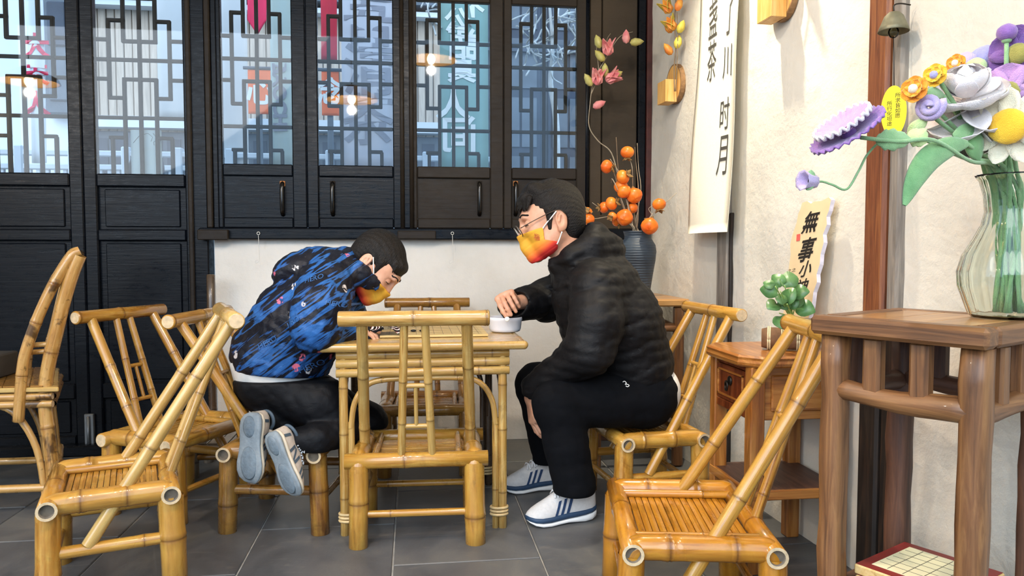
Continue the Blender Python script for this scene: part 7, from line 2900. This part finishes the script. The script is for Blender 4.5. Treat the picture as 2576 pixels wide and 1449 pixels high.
# dark timber house at the right
dh = thing('timber_house', 'dark blue-grey timber house behind bare branches, seen through the right window', 'building', (O(1400, 300, YF)[0], YF + 0.2, 0))
xd0, xd1 = x_b + 0.02, O(1900, 300, YF)[0]
obj('wall', MB().box(xd0, YF + 0.05, 0, xd1, YF + 0.5, 4.2), M_OGREY, dh, True)
for i in range(6):
    a = xd0 + 0.06 + 0.42 * i
    f_ = obj('window', MB().box(a, YF + 0.0, 1.3, a + 0.36, YF + 0.06, 3.4, bev=0.01), M_ODARK, dh, True)
    for r_ in range(4):
        for c_ in range(2):
            obj('pane', MB().box(a + 0.04 + 0.15 * c_, YF - 0.012, 1.38 + 0.5 * r_, a + 0.17 + 0.15 * c_, YF + 0.002, 1.80 + 0.5 * r_), M_OGREY, f_, True)
obj('band', MB().box(xd0, YF - 0.06, O(1350, 135, YF)[2], xd1, YF + 0.05, O(1350, 115, YF)[2]), M_ODARK, dh, True)


# banners and signs: cloth sheets with lettering
def banner(name, px0, px1, py0, py1, Y, mat, label, chars=(), cmat=None, mirror=False, cat='banner', wave=0.012, point=False, turn=False):
    a, b = O(px0, py1, Y), O(px1, py0, Y)
    r = thing(name, label, cat, ((a[0] + b[0]) / 2, Y, a[2]))
    n, m_ = 6, 14
    mb = MB()
    P = lambda u, v, e: ((a[0] + (b[0] - a[0]) * u), Y + wave * math.sin(5 * u + 4 * v) + e, a[2] + (b[2] - a[2]) * v - (0.10 * (1 - abs(2 * u - 1)) * (1 - v) if point else 0))
    for e in (0, 0.006):
        for i in range(m_ + 1):
            for j in range(n + 1):
                mb.v.append(P(j / n, i / m_, e))
    k = n + 1; o = (m_ + 1) * k
    for i in range(m_):
        for j in range(n):
            q = i * k + j
            mb.face((q, q + 1, q + k + 1, q + k), 0, True)
            mb.face((o + q, o + q + k, o + q + k + 1, o + q + 1), 0, True)
        for e in (0, n):
            q = i * k + e
            mb.face((q, q + k, o + q + k, o + q), 0)
    for j in range(n):
        mb.face((j, o + j, o + j + 1, j + 1), 0); q = m_ * k + j; mb.face((q, q + 1, o + q + 1, o + q), 0)
    obj('cloth', mb, mat, r, True)
    obj('top_bar', MB().tube([(a[0] - 0.03, Y, b[2] + 0.01), (b[0] + 0.03, Y, b[2] + 0.01)], 0.012, 8), M_ODARK, r, True)
    for ch, pxc, pyc, s_ in chars:
        c = O(pxc, pyc, Y)
        t_ = text_mb(ch, s_, 0, 0, 0.006)
        if turn:
            t_.v = [(-z, y, -x) if False else (z, y, -x) for x, y, z in t_.v]
        sx = -1 if mirror else 1
        t_.v = [(c[0] + sx * x, Y + wave * math.sin(5 * (c[0] + sx * x - a[0]) / (b[0] - a[0]) + 4 * (c[2] + z - a[2]) / (b[2] - a[2])) - 0.004, c[2] + z) for x, y, z in t_.v]
        obj('character', t_, cmat, r, True)
    return r


M_BTEAL = flat('teal_cloth', '#7c9e9b', 0.9, 0.06, 8)
M_BRED = flat('crimson_cloth', '#b02038', 0.85, 0.12, 12)
M_BPINK = flat('pink_red_cloth', '#d22a55', 0.85, 0.1, 12)
M_BORA = flat('orange_sign', '#e2621f', 0.7, 0.08, 6)
M_BGREY = flat('pale_grey_cloth', '#b9bcbe', 0.9, 0.05, 6)
M_BLIL = flat('pale_lilac_cloth', '#b8b9c3', 0.9, 0.05, 6)
M_BWHI = flat('white_paint', '#d5dada', 0.8, 0.03)
M_BGLY = flat('grey_lilac_print', '#8b8c97', 0.9, 0.05)
M_BSAGE = flat('sage_cloth', '#b0bdb8', 0.9, 0.05, 6)
banner('street_banner', 1108, 1228, -60, 428, 5.3, M_BTEAL, 'teal vertical banner with white mirrored writing behind the third window',
       [('不', 1190, 20, .16), ('公', 1150, 55, .17), ('語', 1165, 118, .22), ('真', 1162, 178, .20), ('人', 1140, 265, .24), ('间', 1155, 345, .26)], M_BWHI, True)
banner('street_banner', 808, 846, -60, 150, 5.5, M_BRED, 'narrow crimson banner behind the second window')
banner('street_banner', 622, 669, -60, 50, 5.5, M_BPINK, 'pink-red pointed banner at the top of the first window', point=True)
banner('street_sign', 625, 680, 176, 286, 5.6, M_BORA, 'orange sign with white writing behind the first window', [('心', 655, 235, .20)], M_BWHI, cat='sign', wave=0.0)
banner('street_sign', 810, 852, 180, 290, 5.6, M_BORA, 'orange sign with white writing behind the second window', [('念', 832, 235, .20)], M_BWHI, cat='sign', wave=0.0)
banner('street_banner', 684, 736, -40, 420, 5.0, M_BSAGE, 'pale sage banner with upright lettering behind the first window', [('BAOCHI', 702, 245, .115)], M_BGLY, turn=True)
banner('street_banner', 862, 992, -60, 428, 5.2, M_BLIL, 'pale lilac banner with faint grey characters behind the second window',
       [('吾', 930, 60, .36), ('清', 930, 185, .36), ('茶', 925, 310, .36)], M_BGLY)
banner('street_banner', 562, 618, -60, 428, 5.9, M_BGREY, 'plain pale grey banner at the left of the first window')
banner('street_banner', 398, 470, -60, 300, 5.6, M_BGREY, 'plain pale grey banner behind the right door leaf')
banner('street_banner', 80, 104, -60, 410, 5.3, M_OWHITE, 'thin white banner with pink writing behind the left door leaf', [('人', 92, 265, .16), ('大', 92, 120, .16), ('天', 92, 190, .14)], M_BPINK)
for px_ in (652, 831):
    q_ = O(px_, 286, 5.63)
    solo('sign_post', MB().box(q_[0] - 0.02, 5.612, -0.02, q_[0] + 0.02, 5.65, O(px_, 178, 5.63)[2], bev=0.005), M_OGREY,
         'slim grey post carrying the orange sign behind the %s window' % ('first' if px_ < 700 else 'second'), 'post', base=(q_[0], 5.63, -0.02))
# sheet of paper stuck to the outside of the door glass
pa, pb_ = O(331, 437, YB + 0.034), O(406, 328, YB + 0.034)
sheet = thing('paper_sheet', 'pale sheet with a thin branch drawing stuck on the right door glass', 'paper', (pa[0], YB + 0.034, pa[2]))
obj('paper', MB().box(pa[0], YB + 0.0335, pa[2], pb_[0], YB + 0.0345, pb_[2]), flat('pale_blue_paper', '#aec4cc', 0.8, 0.04), sheet, True)
for pts in ([(335, 360), (350, 342), (372, 335)], [(350, 342), (356, 352), (352, 365)], [(385, 335), (396, 350), (398, 368)], [(372, 335), (384, 345), (380, 356)], [(396, 350), (386, 358), (388, 366)]):
    obj('drawn_twig', MB().tube([O(x, y, YB + 0.0332) for x, y in pts], 0.0012, 5), M_OGREY, sheet, True)
# dark arched chair back standing outside the door
ch = thing('arched_chair', 'dark arched wooden chair back outside the right door glass', 'chair', (O(368, 430, 4.4)[0], 4.4, 0))
arc = [O(332, 440, 4.4), O(334, 415, 4.4), O(346, 394, 4.4), O(368, 386, 4.4), O(390, 394, 4.4), O(402, 415, 4.4), O(404, 440, 4.4)]
obj('hoop', MB().tube(smooth_path(arc, 5), 0.022, 8), M_ODARK, ch, True)
for p in (arc[0], arc[-1]):
    obj('leg', MB().tube([p, (p[0], 4.4, -0.02)], 0.02, 8), M_ODARK, ch, True)
zc = arc[0][2] - 0.4
obj('seat', MB().box(arc[0][0] - 0.02, 4.2, zc, arc[-1][0] + 0.02, 4.42, zc + 0.05, bev=0.01), M_ODARK, ch, True)
for x in (arc[0][0], arc[-1][0]):
    obj('leg', MB().tube([(x, 4.22, zc), (x, 4.22, -0.02)], 0.02, 8), M_ODARK, ch, True)
obj('back_panel', MB().box(O(355, 420, 4.4)[0], 4.39, zc, O(382, 420, 4.4)[0], 4.41, arc[3][2]), M_OGREY, ch, True)
# white balustrade across the lane
bal = thing('balustrade', 'low white balustrade running along the lane behind the windows', 'railing', (-1.0, 5.9, 0))
M_BAL = flat('white_railing', '#b9c3cc', 0.7, 0.04)
xl0, xl1 = O(-120, 420, 5.9)[0], O(1240, 420, 5.9)[0]
zt3 = O(600, 392, 5.9)[2]
for z_ in (zt3, zt3 - 0.10, 0.55):
    obj('rail', MB().box(xl0, 5.87, z_ - 0.02, xl1, 5.93, z_ + 0.02, bev=0.006), M_BAL, bal, True)
nb_ = 64
for i in range(nb_):
    x = xl0 + (xl1 - xl0) * (i + 0.5) / nb_
    obj('baluster', MB().box(x - 0.014, 5.885, 0.0 - 0.02, x + 0.014, 5.915, zt3 - 0.1, bev=0.004), M_BAL, bal, True)
    if i % 6 == 0:
        obj('post', MB().box(x + 0.03, 5.86, -0.02, x + 0.09, 5.94, zt3 + 0.05, bev=0.008), M_BAL, bal, True)
# bare tree with whitish branches
tr3 = thing('bare_tree', 'bare tree with whitish curving branches behind the right windows', 'tree', (O(1390, 500, 5.4)[0], 5.4, -0.02))
M_BRANCH = flat('whitish_bark', '#b5b7b6', 0.8, 0.15, 30)
tp_ = O(1392, 500, 5.4)
trunk_pts = [np.array([tp_[0], 5.4, -0.02]), np.array([tp_[0] + 0.02, 5.42, 0.9]), O(1400, 330, 5.4), O(1385, 210, 5.4), O(1390, 120, 5.4), O(1380, -20, 5.4)]
obj('trunk', MB().tube(smooth_path(trunk_pts, 5), [0.035 * (1 - 0.75 * i / 25) for i in range(26)], 8), M_BRANCH, tr3, True)
g = random.Random(21)
for i in range(46):
    px, py = g.uniform(1290, 1460), g.uniform(-30, 150)
    if i % 6 == 0: px, py = g.uniform(1055, 1105), g.uniform(-20, 60)
    pts = [O(px, py, 5.4 + g.uniform(-.3, .3))]
    an = g.uniform(0, 6.28)
    for k in range(4):
        an += g.uniform(-.9, .9)
        px += 26 * math.cos(an); py += 26 * math.sin(an)
        pts.append(O(px, py, 5.4 + g.uniform(-.2, .2)))
    obj('branch', MB().tube(smooth_path(pts, 4), 0.0065, 5), M_BRANCH, tr3, True)

# ------------------------------------------------------------------ lamps of the room
M_BULB = NT('warm_bulb')
M_BULB.b.inputs['Emission Color'].default_value = (1.0, 0.82, 0.55, 1)
M_BULB.b.inputs['Emission Strength'].default_value = 25.0
M_BULB.color((1, 0.9, 0.7, 1))
M_BULB = M_BULB.m
M_WOVEN = flat('woven_bamboo', '#b98d4f', 0.7, 0.2, 60, 0.5)


def pendant(px, py, Yl, label):
    """woven lamp hung from the ceiling; px, py is where the window glass mirrors it"""
    v = at(px, py, Y=2 * (YB + 0.025) - Yl)
    c = np.array([v[0], Yl, v[2]])
    r = thing('pendant_lamp', label, 'lamp', tuple(c), 0, 'woven pendant lamps')
    obj('shade', MB().lathe([(0.05, 0.10), (0.20, 0.02), (0.22, -0.02), (0.21, -0.02), (0.19, 0.015), (0.045, 0.09)], 24, 0, tuple(c)), M_WOVEN, r, True)
    obj('bulb', MB().blob(c + np.array([0, 0, -0.01]), (0.035, 0.035, 0.045), 14, 10), M_BULB, r, True)
    obj('cord', MB().tube([c + np.array([0, 0, 0.09]), (c[0], c[1], ZCEIL)], 0.004, 6), M_IRON, r, True)
    lo = lamp('pendant_light', 'POINT', tuple(c + np.array([0, 0, -0.10])), 24, (1.0, 0.88, 0.74), shadow_soft_size=0.035)
    return c


pend1 = pendant(82, 205, 1.3, 'woven pendant lamp mirrored in the left door glass')
pend2 = pendant(886, 250, 1.3, 'woven pendant lamp mirrored in the second window')
pend3 = pendant(1084, 150, 1.5, 'woven pendant lamp mirrored in the third window')
# ceiling spot washing the scroll and the right wall
spc = rwp(1905, 100)
spl = np.array([spc[0], spc[1], 2.80]) + RN * 0.34
ss = thing('ceiling_spot', 'small black ceiling spotlight aimed down at the right wall', 'lamp', (spl[0], spl[1], 2.80))
aim = rwp(1905, 60)
dd = aim - spl
dd /= np.linalg.norm(dd)
obj('can', MB().tube([spl - dd * 0.12, spl - dd * 0.01], 0.035, 16), M_IRON, ss, True)
obj('stem', MB().tube([spl - dd * 0.08, (spl[0] - dd[0] * 0.08, spl[1] - dd[1] * 0.08, ZCEIL)], 0.01, 8), M_IRON, ss, True)
lamp('spot_light', 'SPOT', tuple(spl + dd * 0.01), 110, (1.0, 0.89, 0.68), target=tuple(aim), spot_size=math.radians(84), spot_blend=0.8, shadow_soft_size=0.025)
